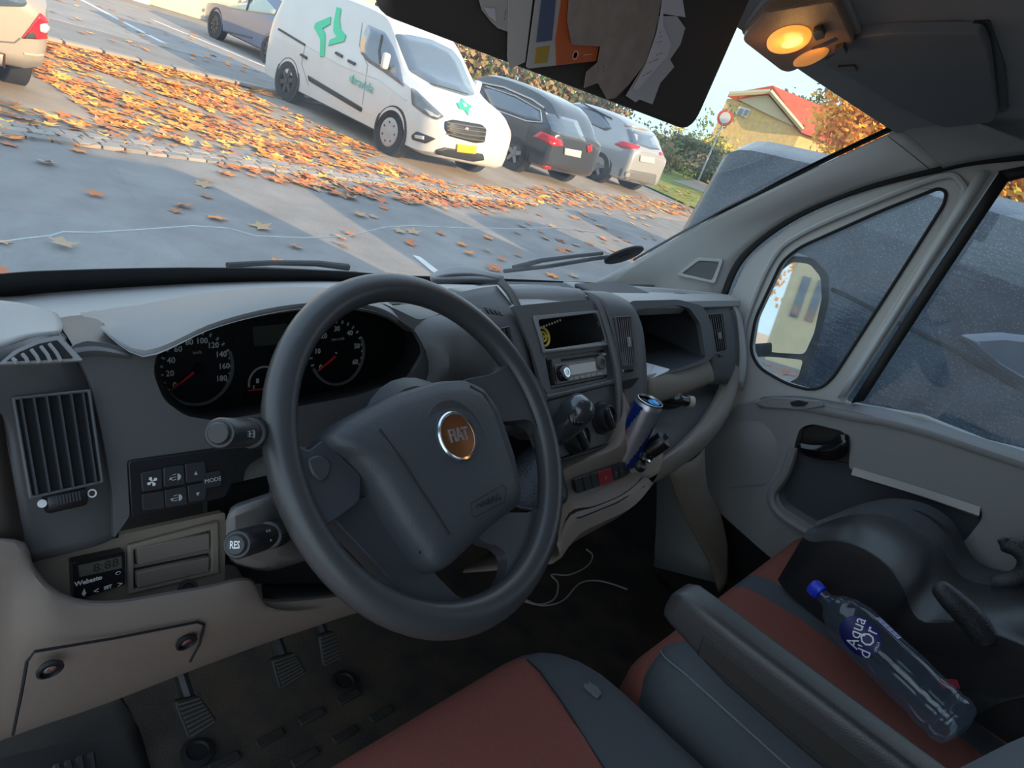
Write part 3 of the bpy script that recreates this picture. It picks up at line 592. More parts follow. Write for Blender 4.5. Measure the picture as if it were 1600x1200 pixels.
mk('vent_mark', lathe([(.0025, 0), (.0025, .0006)], VC.px(973, 579)+VC.n*.003, VC.n, 12), WHITEP, vc)
dv3 = mk('demister_vent', patch([[X(936, 462, .175), X(950, 464, .2), X(966, 472, .22)], [X(943, 476, .17), X(957, 477, .195), X(970, 477, .215)]], 6), DASH, dash, solid=.004)
for i in range(6): mk('louvre', tube([X(940+i*4.2, 464+i*1.6, .177+i*.007)+V((0, -.002, .003)), X(944+i*4.2, 475+i*.4, .173+i*.007)+V((0, -.002, .003))], .0009, 5), BLK, dv3)
mk('slot_panel', VC.pxslab(rp([(968, 596), (998, 590), (985, 606), (968, 609)], 3), .001, .003), BLK, dash)

# passenger side: deep open shelf with frame, end vent, taupe sweep below
GP = Pn((.45, .205, .79), (1, 0, 0), (0, .55, .835))
gl_out = [(985, 470), (1060, 468), (1098, 478), (1112, 505), (1120, 550), (1106, 566), (1060, 580), (1012, 592), (1006, 560), (1000, 510)]
gl_in = [(993, 484), (1060, 477), (1078, 482), (1094, 505), (1103, 560), (1060, 576), (1010, 588), (1008, 560), (1003, 515)]
GI = rp(gl_in, 5, 3)
mk('shelf_frame', slab_holes(GP, rp(gl_out, 6, 3), [GI], -.01, .0), DARK, dash, bevel=.003)
gp = [GP.puv(*q) for q in GI]; deep_ = [GP.at(a, b, 0)+V((0, .16, -.015)) for a, b in gp]
SHELF = mat('shelf_inner', (.022, .024, .03), .6)
mk('shelf_well', join(grid([GP.poly(gp, -.002), deep_], cv=True), (deep_, [tuple(range(len(deep_)))])), SHELF, dash, ang=30)
mk('shelf_sill', patch([[X(1008, 588, .26), X(1050, 577, .43), X(1100, 562, .62)], [X(1012, 596, .26), X(1056, 584, .43), X(1108, 566, .62)], [X(1012, 622, .26), X(1060, 606, .43), X(1114, 584, .62)], [X(1006, 634, .27), X(1060, 618, .45), X(1114, 596, .64)]], 14, 2), TAUP2, dash, solid=.004)
er = [(1060, 458, .60), (1110, 466, .70), (1138, 478, .765), (1146, 500, .78), (1149, 560, .785), (1142, 600, .785)]
el_ = [(1040, 466, .54), (1080, 478, .60), (1096, 500, .62), (1106, 550, .625), (1110, 580, .63), (1106, 600, .63)]
em = [(1050, 460, .57), (1098, 470, .66), (1122, 490, .70), (1130, 530, .71), (1134, 575, .71), (1128, 600, .71)]
mk('vent_column', patch([[X(*q) for q in c] for c in (el_, em, er)], 18, 3), DARK, dash, solid=.004)
_a, _b2, _c2 = X(1103, 493, .635), X(1126, 491, .70), X(1113, 552, .645)
RV = Pn(_a, _b2-_a, _a-_c2); RV.o += RV.n*.016
v4 = vent(RV, [(1103, 493), (1126, 491), (1134, 547), (1113, 552)], 7, 'air_vent', tiltd=-1.1, slm=SLATM, hd=.003)
mk('vent_tab', box(RV.px(1120, 525)+RV.n*.008, (.004, .016, .008), (RV.u, RV.v, RV.n)), DASH, v4, bevel=.001)
mk('vent_wheel', box(RV.px(1124, 556)+RV.n*.004, (.02, .007, .007), (RV.u, RV.v, RV.n)), BLK, v4, bevel=.002)
dv4 = mk('demister_vent', patch([[X(1052, 464, .60), X(1080, 463, .66), X(1108, 468, .72)], [X(1074, 474, .61), X(1096, 473, .67), X(1118, 474, .73)]], 6), BLK, dash, solid=.003)
for i in range(6): mk('louvre', tube([X(1058+i*9, 463.5+i*.6, .61+i*.02)+V((0, -.003, .004)), X(1074+i*8, 473-i*.1, .615+i*.02)+V((0, -.003, .004))], .0012, 5), DASH, dv4)
mk('end_cheek', patch([[X(1118, 462, .74), X(1142, 474, .775), X(1152, 500, .79), X(1156, 560, .80), X(1150, 605, .80)], [X(1132, 468, .79), X(1150, 478, .81), X(1160, 505, .815), X(1166, 565, .82), X(1160, 610, .82)]], 12), PILLAR, dash, solid=.004)
# the sweeping taupe lower edge of the passenger side
sw1 = [(1006, 628, .23), (1000, 680, .2), (1010, 742, .17), (1040, 724, .24), (1080, 692, .40), (1112, 660, .56), (1134, 625, .70), (1146, 590, .78), (1150, 560, .79)]
lipT = [(1036, 716, .24), (1070, 690, .36), (1100, 658, .53), (1120, 628, .66), (1134, 600, .745), (1140, 575, .77)]
lipM = [(1030, 735, .22), (1074, 706, .35), (1112, 668, .53), (1134, 634, .67), (1147, 600, .765), (1150, 570, .79)]
lipB = [(1016, 758, .2), (1060, 732, .33), (1108, 692, .52), (1138, 650, .67), (1152, 612, .775), (1156, 580, .805)]
lipU = [(1000, 790, .19), (1056, 740, .33), (1106, 700, .53), (1136, 660, .68), (1150, 625, .785), (1156, 600, .81)]
mk('shelf_lip', patch([[X(a, b, x) + V((0, .02, -.03)) for a, b, x in lipT], [X(*q) for q in lipT], [X(*q) for q in lipM], [X(*q) for q in lipB], [X(*q)+V((0, .03, 0)) for q in lipU]], 24, 3), TAUPE, dash)
mk('lower_shelf', patch([[X(a, b, x)+V((0, .01, -.02)) for a, b, x in lipT], [V((.24, .33, .58)), V((.36, .34, .57)), V((.53, .35, .56)), V((.66, .35, .56)), V((.745, .35, .56)), V((.79, .35, .58))]], 20), DARK, dash, solid=.004)
mk('lower_cover', patch([[X(*q)+V((0, .03, 0)) for q in lipU], [V((.19, .30, .40)), V((.33, .32, .40)), V((.53, .34, .40)), V((.68, .36, .40)), V((.785, .36, .42)), V((.81, .36, .45))]], 20), DARK, dash, solid=.004)
mk('side_kick', patch([[X(1042, 730, .34), X(1080, 720, .44), X(1100, 700, .55)], [X(1066, 800, .5), X(1094, 790, .56), X(1104, 760, .62)], [X(1108, 880, .66), X(1122, 860, .68), X(1124, 800, .72)], [X(1122, 925, .72), X(1136, 915, .73), X(1136, 850, .75)]], 8, 3), TAUP2, dash, solid=.004)

# console below the heater: taupe hoop with the switch row
KP = Pn(X(935, 745, .06), V((1, 0, 0)), V((0, .33, .94)))
hoopo = [(860, 770, -.07), (874, 736, -.045), (910, 716, .02), (950, 700, .085), (972, 684, .12), (978, 650, .14), (970, 612, .15)]
hoopm = [(862, 780, -.075), (878, 744, -.045), (914, 726, .02), (958, 708, .09), (984, 690, .14), (990, 655, .17), (980, 618, .175)]
hoopb = [(872, 850, -.075), (890, 800, -.04), (930, 790, .02), (975, 770, .09), (1004, 740, .165), (1004, 690, .2), (1000, 640, .21)]
mk('console_hoop', patch([[X(a, b, x)+V((0, .04, -.01)) for a, b, x in hoopo], [X(*q) for q in hoopo], [X(*q) for q in hoopm], [KP.px(872, 800), KP.px(888, 772), KP.px(930, 757), KP.px(976, 735), X(1000, 720, .165), X(1000, 680, .2), X(998, 640, .215)], [X(*q) for q in hoopb]], 30, 3), TAUPE, dash)
mk('console_lower', patch([[X(870, 850, -.07), X(890, 806, -.04), X(930, 792, .02), X(975, 772, .09), X(1006, 745, .165)], [X(862, 880, -.06), X(890, 850, -.02), X(930, 826, .04), X(975, 800, .11), X(1006, 762, .18)], [V((-.07, .14, .30)), V((-.03, .15, .30)), V((.03, .16, .30)), V((.1, .17, .32)), V((.18, .18, .36))]], 16, 3), TAUPE, dash, solid=.004)
mk('console_seam', tube([X(866, 812, -.062)+V((0, -.004, 0)), X(905, 806, -.02)+V((0, -.004, 0)), X(960, 784, .06)+V((0, -.004, 0)), X(1004, 757, .15)+V((0, -.005, 0))], .0012, 5), DEEP, dash)
row = mk('switch_row', KP.pxslab(rp([(889, 748), (976, 719), (979, 735), (972, 744), (898, 770), (891, 764)], 4, 3), .004, .0065), BLK, dash, bevel=.0008)
cells = [(891, 748, 902, 744, 906, 765, 896, 769), (904, 744, 915, 740, 919, 761, 908, 765), (917, 740, 927, 736, 930, 757, 920, 761), (928, 736, 949, 729, 953, 750, 931, 757), (951, 729, 958, 726, 961, 745, 954, 748), (960, 725, 968, 722, 971, 742, 963, 745), (969, 722, 976, 719, 978, 736, 972, 742)]
for i, c in enumerate(cells):
    b_ = mk('switch', KP.pxslab(rp([(c[0], c[1]), (c[2], c[3]), (c[4], c[5]), (c[6], c[7])], 1, 2), .0065, .009), mat('hazard_red', (.28, .018, .03), .4) if i == 3 else SWB, row, bevel=.0006, label='red hazard warning switch' if i == 3 else None)
    if i == 3: tri_mark(KP, 940, 744, .003, b_, h=.0092, m=mat('hazard_print', (.55, .12, .10), .5))
    elif i in (4, 5): mk('print', lathe([(.0011, .0092), (.0011, .0095)], KP.px((c[0]+c[4])/2, (c[1]+c[5])/2), KP.n, 8), GREYP, b_)
# cup holder wall behind the can, and the tray with two sockets
mk('cup_holder', patch([[X(966, 612, .165), X(985, 600, .2), X(1000, 596, .235)], [X(972, 660, .165), X(995, 650, .22), X(1016, 640, .26)], [X(990, 712, .165), X(1008, 700, .2), X(1024, 690, .25)]], 10, 2), DASH, dash, solid=.004)
mk('cup_floor', patch([[X(984, 700, .16), X(1010, 700, .2), X(1034, 705, .235)], [X(990, 726, .16), X(1010, 728, .19), X(1036, 720, .225)], [X(1000, 752, .165), X(1014, 748, .185), X(1030, 738, .21)]], 8, 2), TAUP2, dash, solid=.004)
mk('socket_cap', lathe([(.013, 0), (.0135, .006), (.010, .011), (.0, .012)], X(997, 728, .16), V((0, -.55, .83)), 18), BLK, dash)
mk('socket_ring', lathe([(.0145, -.002), (.0145, .004), (.012, .005), (.011, .001)], X(1010, 712, .175), V((0, -.55, .83)), 22), CHROME, dash)
# document clip on the top of the dash
mk('document_clip', patch([[X(674, 437, -.14), X(700, 431, -.1), X(740, 430, -.03), X(786, 438, .03)], [X(672, 432, -.13), X(700, 421, -.08), X(735, 421, -.02), X(786, 433, .03)], [X(680, 428, -.1), X(705, 419, -.06), X(740, 421, .0), X(780, 430, .05)]], 16, 4), DASH, dash, solid=.006)
mk('clip_base', patch([[X(676, 441, -.15), X(730, 440, -.06), X(786, 441, .03)], [X(674, 436, -.14), X(730, 434, -.05), X(786, 436, .04)]], 8), DARK, dash, solid=.008)
# ------------------------------------------------------------------ instrument cluster
clu = thing('instrument_cluster', CPn.o, 'black instrument cluster with speedometer and rev counter behind the wheel', 'instruments')
FACE = mat('dial_face', (.006, .0065, .008), .45)
mk('backplate', CPn.pxslab(clin, -.004, .0), FACE, clu)
def arc_strip(P, c, r0, r1, a0, a1, h0, h1, n=40):
    pts = [(c[0]+r1*math.cos(math.radians(a0+(a1-a0)*k/n)), c[1]+r1*math.sin(math.radians(a0+(a1-a0)*k/n))) for k in range(n+1)]
    pin = [(c[0]+r0*math.cos(math.radians(a0+(a1-a0)*k/n)), c[1]+r0*math.sin(math.radians(a0+(a1-a0)*k/n))) for k in range(n+1)]
    rows = [P.poly(pin, h0), P.poly(pin, h1), P.poly(pts, h1), P.poly(pts, h0)]; return grid(rows)
DIALR = mat('dial_ring', (.16, .165, .18), .35)
def dial(cx, cy, pxl, pxr, nums, na0, na1, redang, name, unit, R=None):
    c = CPn.puv(cx, cy); R = R or (V(CPn.puv(*pxr))-V(CPn.puv(*pxl))).length/2
    d = mk(name, CPn.disc(c[0], c[1], [(R*.98, 0), (R*.98, .002), (R*.9, .002), (0, .002)], 40), FACE, clu)
    mk('dial_ring', arc_strip(CPn, c, R*.93, R, 205, 385, .002, .005), DIALR, d)
    for k in range(19):
        a = math.radians(na0+(na1-na0)*k/18); u_ = V((math.cos(a), math.sin(a))); w_ = V((-u_.y, u_.x))*R*.028; L = R*.10
        q = [V(c)+u_*R*.99+w_, V(c)+u_*R*.99-w_, V(c)+u_*(R*.99-L)-w_, V(c)+u_*(R*.99-L)+w_]
        mk('tick', CPn.slab([tuple(p) for p in q], .002, .0026), GREYP, d, smooth=False)
    n = len(nums)
    for k, s in enumerate(nums):
        a = math.radians(na0+(na1-na0)*k/(n-1)); p = CPn.at(c[0]+R*.73*math.cos(a), c[1]+R*.73*math.sin(a), .003)
        text('numeral', s, p, CPn.u, CPn.v, R*.215, WHITEP, d, bold=R*.004)
    text('print', unit, CPn.at(c[0], c[1]+R*.42, .003), CPn.u, CPn.v, R*.12, GREYP, d)
    a = math.radians(redang); u_ = V((math.cos(a), math.sin(a))); w_ = V((-u_.y, u_.x))
    q = [V(c)+u_*R*.88+w_*R*.012, V(c)+u_*R*.88-w_*R*.012, V(c)-w_*R*.035, V(c)+w_*R*.035]
    mk('needle', CPn.slab([tuple(p) for p in q], .0045, .0065), REDN, d)
    mk('needle_hub', CPn.disc(c[0], c[1], [(R*.16, .002), (R*.16, .007), (R*.12, .009), (0, .009)], 20), GLOSSB, d)
    return d
dial(307, 575, (249, 575), (365, 572), ['0', '20', '40', '60', '80', '100', '120', '140', '160', '180'], 213, -27, 214, 'speedometer', 'km/h')
dial(526, 551, (486, 551), (568, 551), ['0', '10', '20', '30', '40', '50', '60'], 213, -27, 214, 'rev_counter', 'rpm x100', R=.047)
LCD = mat('lcd_dark', (.055, .065, .055), .3)
lc = mk('info_display', CPn.pxslab(rp([(394, 510), (448, 505), (450, 536), (397, 541)], 2, 2), .0, .002), LCD, clu)
mk('divider', CPn.pxslab([(366, 520), (370, 519), (379, 624), (374, 625)], .0, .004), BLK, clu)
c = CPn.puv(412, 598)
fg = mk('fuel_gauge', arc_strip(CPn, c, .020, .0225, 70, 190, .0, .001, 16), GREYP, clu)
q = [CPn.puv(386, 609), CPn.puv(386, 611), CPn.puv(420, 607), CPn.puv(420, 605)]
mk('needle', CPn.slab(q, .002, .004), REDN, fg)
text('print', 'E', CPn.px(396, 605)+CPn.n*.001, CPn.u, CPn.v, .006, WHITEP, fg)
q = CPn.puv(402, 595)
mk('print', CPn.slab([(q[0]-.002, q[1]-.003), (q[0]+.002, q[1]-.003), (q[0]+.002, q[1]+.003), (q[0]-.002, q[1]+.003)], .0005, .001), WHITEP, fg, smooth=False)

# ------------------------------------------------------------------ steering wheel
WC = V((-.43, 0, .74)); wa = math.radians(48)
WN = V((0, -math.cos(wa), math.sin(wa))); WP = Pn(WC, (1, 0, 0), V((0, math.sin(wa), math.cos(wa))))
whl = thing('steering_wheel', WC, 'dark grey four-spoke steering wheel with a round chrome-ringed badge', 'steering wheel')
rings = []
for k in range(72):
    a = 2*PI*k/72; cdir = WP.u*math.cos(a)+WP.v*math.sin(a); low = max(0, -math.sin(a+.25))**6
    rr, rn = .0168+.003*low, .0158+.002*low
    rings.append([WC+cdir*.1885+cdir*(rr*math.cos(2*PI*j/14))+WP.n*(rn*math.sin(2*PI*j/14)) for j in range(14)])
mk('rim', grid(rings, True, True), WHEELM, whl)
def wslab(name, pts, h0, h1, mt, bev=.004, r=8, par=whl, seg=3, n=4):
    return mk(name, WP.pxslab(rp(pts, r, n), h0, h1), mt, par, bevel=bev, seg=seg)
pad = [(498, 686), (520, 664), (545, 649), (601, 621), (675, 599), (714, 597), (744, 609), (768, 641), (793, 715), (805, 774), (800, 794), (753, 830), (690, 890), (672, 897), (656, 888), (616, 833), (567, 754), (537, 720), (508, 703)]
padc = (665, 735)
def shrink(pts, c, f): return [(c[0]+(a-c[0])*f, c[1]+(b-c[1])*f) for a, b in pts]
PD = rp(pad, 8, 3); hs = [(1.0, -.02), (1.0, .004), (.975, .014), (.93, .020), (.80, .0255), (.55, .029), (.3, .030)]
L0 = [WP.puv(*q) for q in PD]; cc = WP.puv(*padc)
rg = [[WP.at(cc[0]+(a-cc[0])*f, cc[1]+(b-cc[1])*f, h) for a, b in L0] for f, h in hs]
padm = mk('airbag_pad', loft(rg), mat('pad_plastic', (.05, .055, .064), .5, bump=.5, bscale=500, dist=.0008), whl, ang=50)
SPK = mat('spoke_plastic', (.043, .047, .055), .45, bump=.3, bscale=600, dist=.0005)
def spoke(name, pts, h0=-.014, h1=.006, bev=.006): return wslab(name, pts, h0, h1, SPK, bev, 9)
spoke('spoke', [(450, 690), (476, 708), (500, 688), (560, 745), (557, 786), (508, 822), (490, 830), (470, 800), (452, 745)])
spoke('spoke', [(716, 596), (763, 587), (786, 574), (790, 560), (776, 540), (800, 545), (846, 610), (858, 690), (845, 700), (836, 672), (822, 657), (778, 662), (750, 640)])
spoke('spoke', [(520, 800), (580, 770), (660, 800), (686, 892), (724, 931), (756, 940), (740, 968), (690, 980), (640, 968), (645, 945), (640, 930), (600, 885)], h0=-.03, h1=-.008)
spoke('spoke', [(745, 835), (780, 800), (800, 800), (832, 800), (852, 790), (862, 800), (850, 850), (826, 900), (800, 935), (770, 940), (795, 895), (796, 868), (780, 852), (762, 850)], h0=-.02, h1=-.002)
spoke('thumb_pad', [(472, 720), (492, 712), (510, 722), (510, 742), (498, 758), (480, 745)], .004, .009, .003)
mk('hub_back', lathe([(.055, -.075), (.075, -.05), (.085, -.02), (.07, -.006)], WC, WP.n, 28), SPK, whl)
# seams pressed into the pad
GROOVE = mat('pad_groove', (.012, .013, .015), .6)
def pad_pt(px, py, lift=.0002):
    a, b = WP.puv(px, py); d = V((a-cc[0], b-cc[1])); R = d.length; best = None
    for i in range(len(L0)):      # where this direction leaves the outline
        p, q = V(L0[i])-V(cc), V(L0[(i+1) % len(L0)])-V(cc); e = q-p; den = d.x*e.y-d.y*e.x
        if abs(den) < 1e-12: continue
        t = (p.x*e.y-p.y*e.x)/den; s = (p.x*d.y-p.y*d.x)/den
        if t > 0 and 0 <= s <= 1: best = t if best is None else min(best, t)
    f = 1/(best or 1); h = .03
    for (f0, h0), (f1, h1) in zip(hs[1:], hs[2:]):
        if f1 <= f <= f0: h = h0+(h1-h0)*(f0-f)/max(1e-6, f0-f1)
    return WP.at(a, b, h+lift)
for seam in ([(569, 682), (600, 728), (630, 775), (655, 812), (676, 843)], [(716, 612), (738, 625), (754, 655), (772, 710), (790, 762)]):
    mk('pad_seam', tube([pad_pt(*q) for q in (V(seam[0]).lerp(V(seam[1]), .5), *[V(s) for s in seam])][1:], .0013, 5), GROOVE, padm)
text('print', 'AIRBAG', pad_pt(737, 791, .0006), WP.u, WP.v-WP.n*.1, .012, GROOVE, padm, depth=.0005)
BX = [(709, 795), (760, 766), (766, 772), (764, 792), (716, 816), (710, 810)]
mk('airbag_outline', tube([pad_pt(a, b) for a, b in BX+BX[:1]], .0005, 4), GROOVE, padm)
bc = WP.puv(687, 693); bh = .0285
WB = lambda r: lathe([(.0, 0)], V((0, 0, 0)), (0, 0, 1))
mk('badge_well', WP.disc(bc[0], bc[1], [(.044, bh-.004), (.042, bh+.0006), (.031, bh-.0005), (0, bh-.0005)], 36), WHEELM, padm)
bd = mk('badge', WP.disc(bc[0], bc[1], [(.0285, bh-.001), (.0285, bh+.003), (.027, bh+.0045), (.0245, bh+.0035), (.024, bh+.002)], 36), CHROME, whl, label='round badge with a chrome ring')
mk('badge_face', WP.disc(bc[0], bc[1], [(.0245, bh), (.0245, bh+.0025), (0, bh+.004)], 36), mat('badge_bronze', (.42, .17, .07), .28, metal=.8), bd)
text('badge_lettering', 'FIAT', WP.at(bc[0]+.0005, bc[1]+.0005, bh+.0045), WP.u, WP.v, .0205, mat('badge_steel', (.30, .30, .32), .4, metal=.6), bd, depth=.0016, sx=.72, bold=.0003)
mk('screw', lathe([(.002, 0), (.002, .001), (0, .001)], WP.px(655, 863, .021), WP.n, 8), CHROME, padm)
# steering column cowl below the wheel
COWL = mat('cowl_grey', (.15, .145, .14), .55, bump=.3, bscale=800, dist=.0006)
cow = thing('steering_column', WC-WN*.2, 'grey plastic cowl of the steering column below the wheel', 'column')
def cowring(t, w_, h_, dz=0):
    c = WC-WN*t+V((0, 0, dz)); return [c+WP.u*(w_*math.copysign(abs(math.cos(a))**.6, math.cos(a)))+WP.v*(h_*math.copysign(abs(math.sin(a))**.6, math.sin(a))) for a in [2*PI*k/28 for k in range(28)]]
mk('cowl', loft([cowring(.055, .05, .04), cowring(.065, .075, .055), cowring(.12, .085, .065), cowring(.2, .09, .07), cowring(.32, .09, .07)]), COWL, cow)
mk('cowl_seam', tube([p+(p-(WC-WN*.12)).normalized()*.0006 for p in cowring(.121, .086, .066)], .0008, 4), DEEP, cow)
mk('lower_cowl', loft([[Y(352, 800, .03), Y(420, 775, .03), Y(450, 860, .03), Y(400, 890, .03), Y(352, 870, .03)], [Y(356, 790, .12), Y(480, 750, .12), Y(500, 870, .12), Y(420, 895, .12), Y(356, 880, .12)]]), COWL, cow, bevel=.01)
# stalks
def stalk(name, label, tip, root, yt, yr, r0, r1, cat='stalk', ring=True):
    a, b = Y(tip[0], tip[1], yt), Y(root[0], root[1], yr); ax = (b-a).normalized(); L = (b-a).length
    t = thing(name, a, label, cat)
    mk('lever', lathe([(r0*.9, 0), (r0, .002), (r0*1.02, L*.3), (r0*1.0, L*.34), (r1*.8, L*.42), (r1*.75, L)], a, ax, 24), mat('stalk_black', (.022, .024, .027), .38), t)
    mk('end_button', lathe([(0, -.004), (r0*.62, -.004), (r0*.72, -.002), (r0*.72, .002)], a, ax, 24), SWB, t)
    rr = mk('twist_ring', lathe([(r1*.9, L*.42), (r1*1.02, L*.425), (r1*1.02, L*.6), (r1*.9, L*.605)], a, ax, 28), BLK, t)
    u, v, _ = frame_of(ax)
    for k in range(28):
        d = u*math.cos(2*PI*k/28)+v*math.sin(2*PI*k/28)
        mk('ridge', tube([a+ax*(L*.44)+d*r1*1.03, a+ax*(L*.585)+d*r1*1.03], .0005, 4), SWB, rr)
    return t, a, b, ax
LS, a, b, ax = stalk('light_stalk', 'black light switch stalk pointing left above the wiper stalk', (343, 677), (440, 676), -.012, .09, .0125, .0135)
n = (CAM_POS-a).normalized(); u_ = (CR-n*CR.dot(n)).normalized(); tv = n.cross(u_)
def face_text(s, px, py, ref, size, par, m=GREYP, off=.02):
    p = CAM_POS+ray(px, py).normalized()*((ref-CAM_POS).length-off); return p
lever = LS.children[0]
def stalk_print(par, a, ax, r, frac, L, s, size, lift=1.03):
    side = (CAM_POS-(a+ax*L*frac)); side = (side-ax*side.dot(ax)).normalized(); up = side.cross(ax)
    p = a+ax*L*frac+side*(r*lift+.0006); return text('print', s, p, ax, up if up.z > 0 else -up, size, GREYP, par, depth=.0003)
Ls = (b-a).length
side = (CAM_POS-a); side = (side-ax*side.dot(ax)).normalized(); up = ax.cross(side); up = up if up.z > 0 else -up
SPn = Pn(a+ax*Ls*.22+side*.0129, ax, up)
def lamp_print(P, c, s, par):
    mk('print', P.slab([(c[0]+s*math.cos(t), c[1]+s*math.sin(t)) for t in [-PI/2+k*PI/8 for k in range(9)]], .0, .0004), GREYP, par, smooth=False)
    for k in range(3): mk('print', P.slab([(c[0]-s*1.6, c[1]-s*.7+k*s*.7), (c[0]-s*.3, c[1]-s*.7+k*s*.7), (c[0]-s*.3, c[1]-s*.5+k*s*.7), (c[0]-s*1.6, c[1]-s*.5+k*s*.7)], .0, .0004), GREYP, par, smooth=False)
lamp_print(SPn, (.004, -.001), .0036, lever); lamp_print(SPn, (-.008, -.001), .0028, lever)
S2 = Pn(a+ax*Ls*.66+side*.0112, ax, up)
mk('print', grid([S2.poly([(.0032*math.cos(k*PI/7), .0032*math.sin(k*PI/7)-.004) for k in range(14)], .0), S2.poly([(.0024*math.cos(k*PI/7), .0024*math.sin(k*PI/7)-.004) for k in range(14)], .0003)], cv=True), GREYP, lever)
mk('print', grid([S2.poly([(.0028*math.cos(k*PI/7), .0028*math.sin(k*PI/7)+.006) for k in range(14)], .0), S2.poly([(.002*math.cos(k*PI/7), .002*math.sin(k*PI/7)+.006) for k in range(14)], .0003)], cv=True), GREYP, lever)
RS, a, b, ax = stalk('cruise_stalk', 'black cruise control stalk with RES on its end, low left of the wheel', (370, 851), (470, 822), -.03, .06, .0125, .0130)
eb = RS.children[1]; e = -ax; t1 = (CR-e*CR.dot(e)).normalized(); t2 = e.cross(t1)
text('print', 'RES', a+e*.0045, t1, t2 if t2.dot(CU) > 0 else -t2, .009, WHITEP, eb, depth=.0004, sx=.62, bold=.0002)
Ls = (b-a).length; side = (CAM_POS-a); side = (side-ax*side.dot(ax)).normalized(); up = ax.cross(side); up = up if up.z > 0 else -up
S3 = Pn(a+ax*Ls*.24+side*.0130, ax, up)
for dx, dy in ((-.003, .004), (.004, .004), (.001, -.005)): mk('print', S3.slab([(dx-.0022, dy-.0008), (dx+.0022, dy-.0008), (dx+.0012, dy+.0012), (dx-.0012, dy+.0012)], 0, .0004), GREYP, RS.children[0], smooth=False)
S4 = Pn(a+ax*Ls*.66+side*.0108, ax, up)
for dy in (-.005, 0, .005): mk('print', S4.slab([(-.003, dy-.001), (.003, dy-.001), (.003, dy+.001), (-.003, dy+.001)], 0, .0004), GREYP, RS.children[0], smooth=False)
ws_a, ws_b = X(832, 672, -.19), X(770, 668, -.33)
t = thing('wiper_stalk', ws_a, 'black wiper stalk right of the steering wheel hub', 'stalk')
ax = (ws_b-ws_a).normalized(); mk('lever', lathe([(.013, 0), (.014, .003), (.014, .05), (.010, .06), (.010, .15)], ws_a, ax, 20), mat('stalk_black', (0, 0, 0)), t)
mk('end_button', lathe([(0, -.003), (.009, -.003), (.010, .001)], ws_a, ax, 18), SWB, t)

# ------------------------------------------------------------------ heater timer (left pocket)
tm = thing('heater_timer', LR.px(150, 893), 'small black heater timer with a digital clock in the left pocket', 'timer')
HP = Pn(LR.px(150, 893)+LR.n*.004, LR.u, LR.v)
mk('timer_case', HP.pxslab(rp([(109, 874), (190, 857), (191, 908), (112, 933)], 3, 3), -.004, .008), GLOSSB, tm, bevel=.0015)
ls = mk('timer_display', HP.pxslab([(117, 878), (184, 864), (185, 882), (119, 896)], .008, .0085), mat('timer_lcd', (.11, .10, .085), .35), tm)
text('print', '8:88', HP.px(160, 878)+HP.n*.0088, HP.u, HP.v, .0125, mat('lcd_ink', (.03, .026, .022), .4), ls, sx=1.1)
text('print', 'Webasto', HP.px(133, 902)+HP.n*.0084, HP.u, HP.v, .0064, WHITEP, tm, bold=.0002)
for px, s in ((145, '<'), (182, '>')): text('print', s, HP.px(px, 918-(px-145)*.28)+HP.n*.0084, HP.u, HP.v, .009, WHITEP, tm)
text('print', 'SET', HP.px(163, 912)+HP.n*.0084, HP.u, HP.v, .0046, WHITEP, tm, bold=.0002)
c = HP.puv(126, 920); mk('print', HP.slab([(c[0], c[1]-.004), (c[0]+.002, c[1]-.001), (c[0]+.001, c[1]+.001), (c[0]+.0005, c[1]+.004), (c[0]-.001, c[1]+.001), (c[0]-.002, c[1]-.001)], .008, .0085), WHITEP, tm, smooth=False)
c = HP.puv(179, 890); mk('print', grid([HP.poly([(c[0]+.0024*math.cos(k*PI/6), c[1]+.0018*math.sin(k*PI/6)) for k in range(12)], .0084), HP.poly([(c[0]+.0018*math.cos(k*PI/6), c[1]+.0013*math.sin(k*PI/6)) for k in range(12)], .0086)], cv=True), WHITEP, tm)

# ------------------------------------------------------------------ radio
ra = thing('car_radio', SP.px(905, 578), 'black car radio with a pale display in the centre stack', 'radio')
RP2 = Pn(SP.px(905, 578)-SP.n*.003, SP.u, SP.v)
RADM = mat('radio_black', (.03, .027, .025), .35); RADG = mat('radio_grey', (.14, .12, .105), .35)
rc = [RP2.puv(*q) for q in ((855, 560), (944, 548), (948, 588), (862, 605))]
def rq(a, b):   # position on the radio face, 0..1 across and down
    t_ = V(rc[0]).lerp(V(rc[1]), a); bt = V(rc[3]).lerp(V(rc[2]), a); return tuple(t_.lerp(bt, b))
def rquad(a0, b0, a1, b1): return [rq(a0, b0), rq(a1, b0), rq(a1, b1), rq(a0, b1)]
mk('radio_case', RP2.slab(rquad(-.01, -.03, 1.01, 1.03), -.03, .0), BLK, ra)
fp = mk('faceplate', RP2.slab(rp(rquad(.02, .06, .98, .95), .003, 3), .0, .006), RADM, ra, bevel=.001)
mk('face_inlay', RP2.slab(rp(rquad(.05, .26, .95, .93), .004, 3), .006, .0072), RADG, fp, bevel=.0006)
mk('disc_slot', RP2.slab(rp(rquad(.17, .10, .84, .19), .0015, 2), .006, .0068), DEEP, fp)
mk('display', RP2.slab(rquad(.27, .36, .74, .72), .0072, .0080), mat('radio_lcd', (.50, .47, .42), .3), fp)
for a, b, r, h, m_ in ((.13, .60, .0135, .012, GLOSSB), (.84, .45, .0125, .005, RADG)):
    k = mk('knob', RP2.disc(*rq(a, b), [(r, .006), (r, .0072+h*.8), (r*.86, .0072+h), (0, .0072+h)], 26), m_, fp)
    mk('knob_ring', RP2.disc(*rq(a, b), [(r*.62, .0074+h), (r*.6, .0082+h), (r*.42, .0082+h), (r*.40, .0074+h)], 24), CHROME if a < .5 else BLK, k)
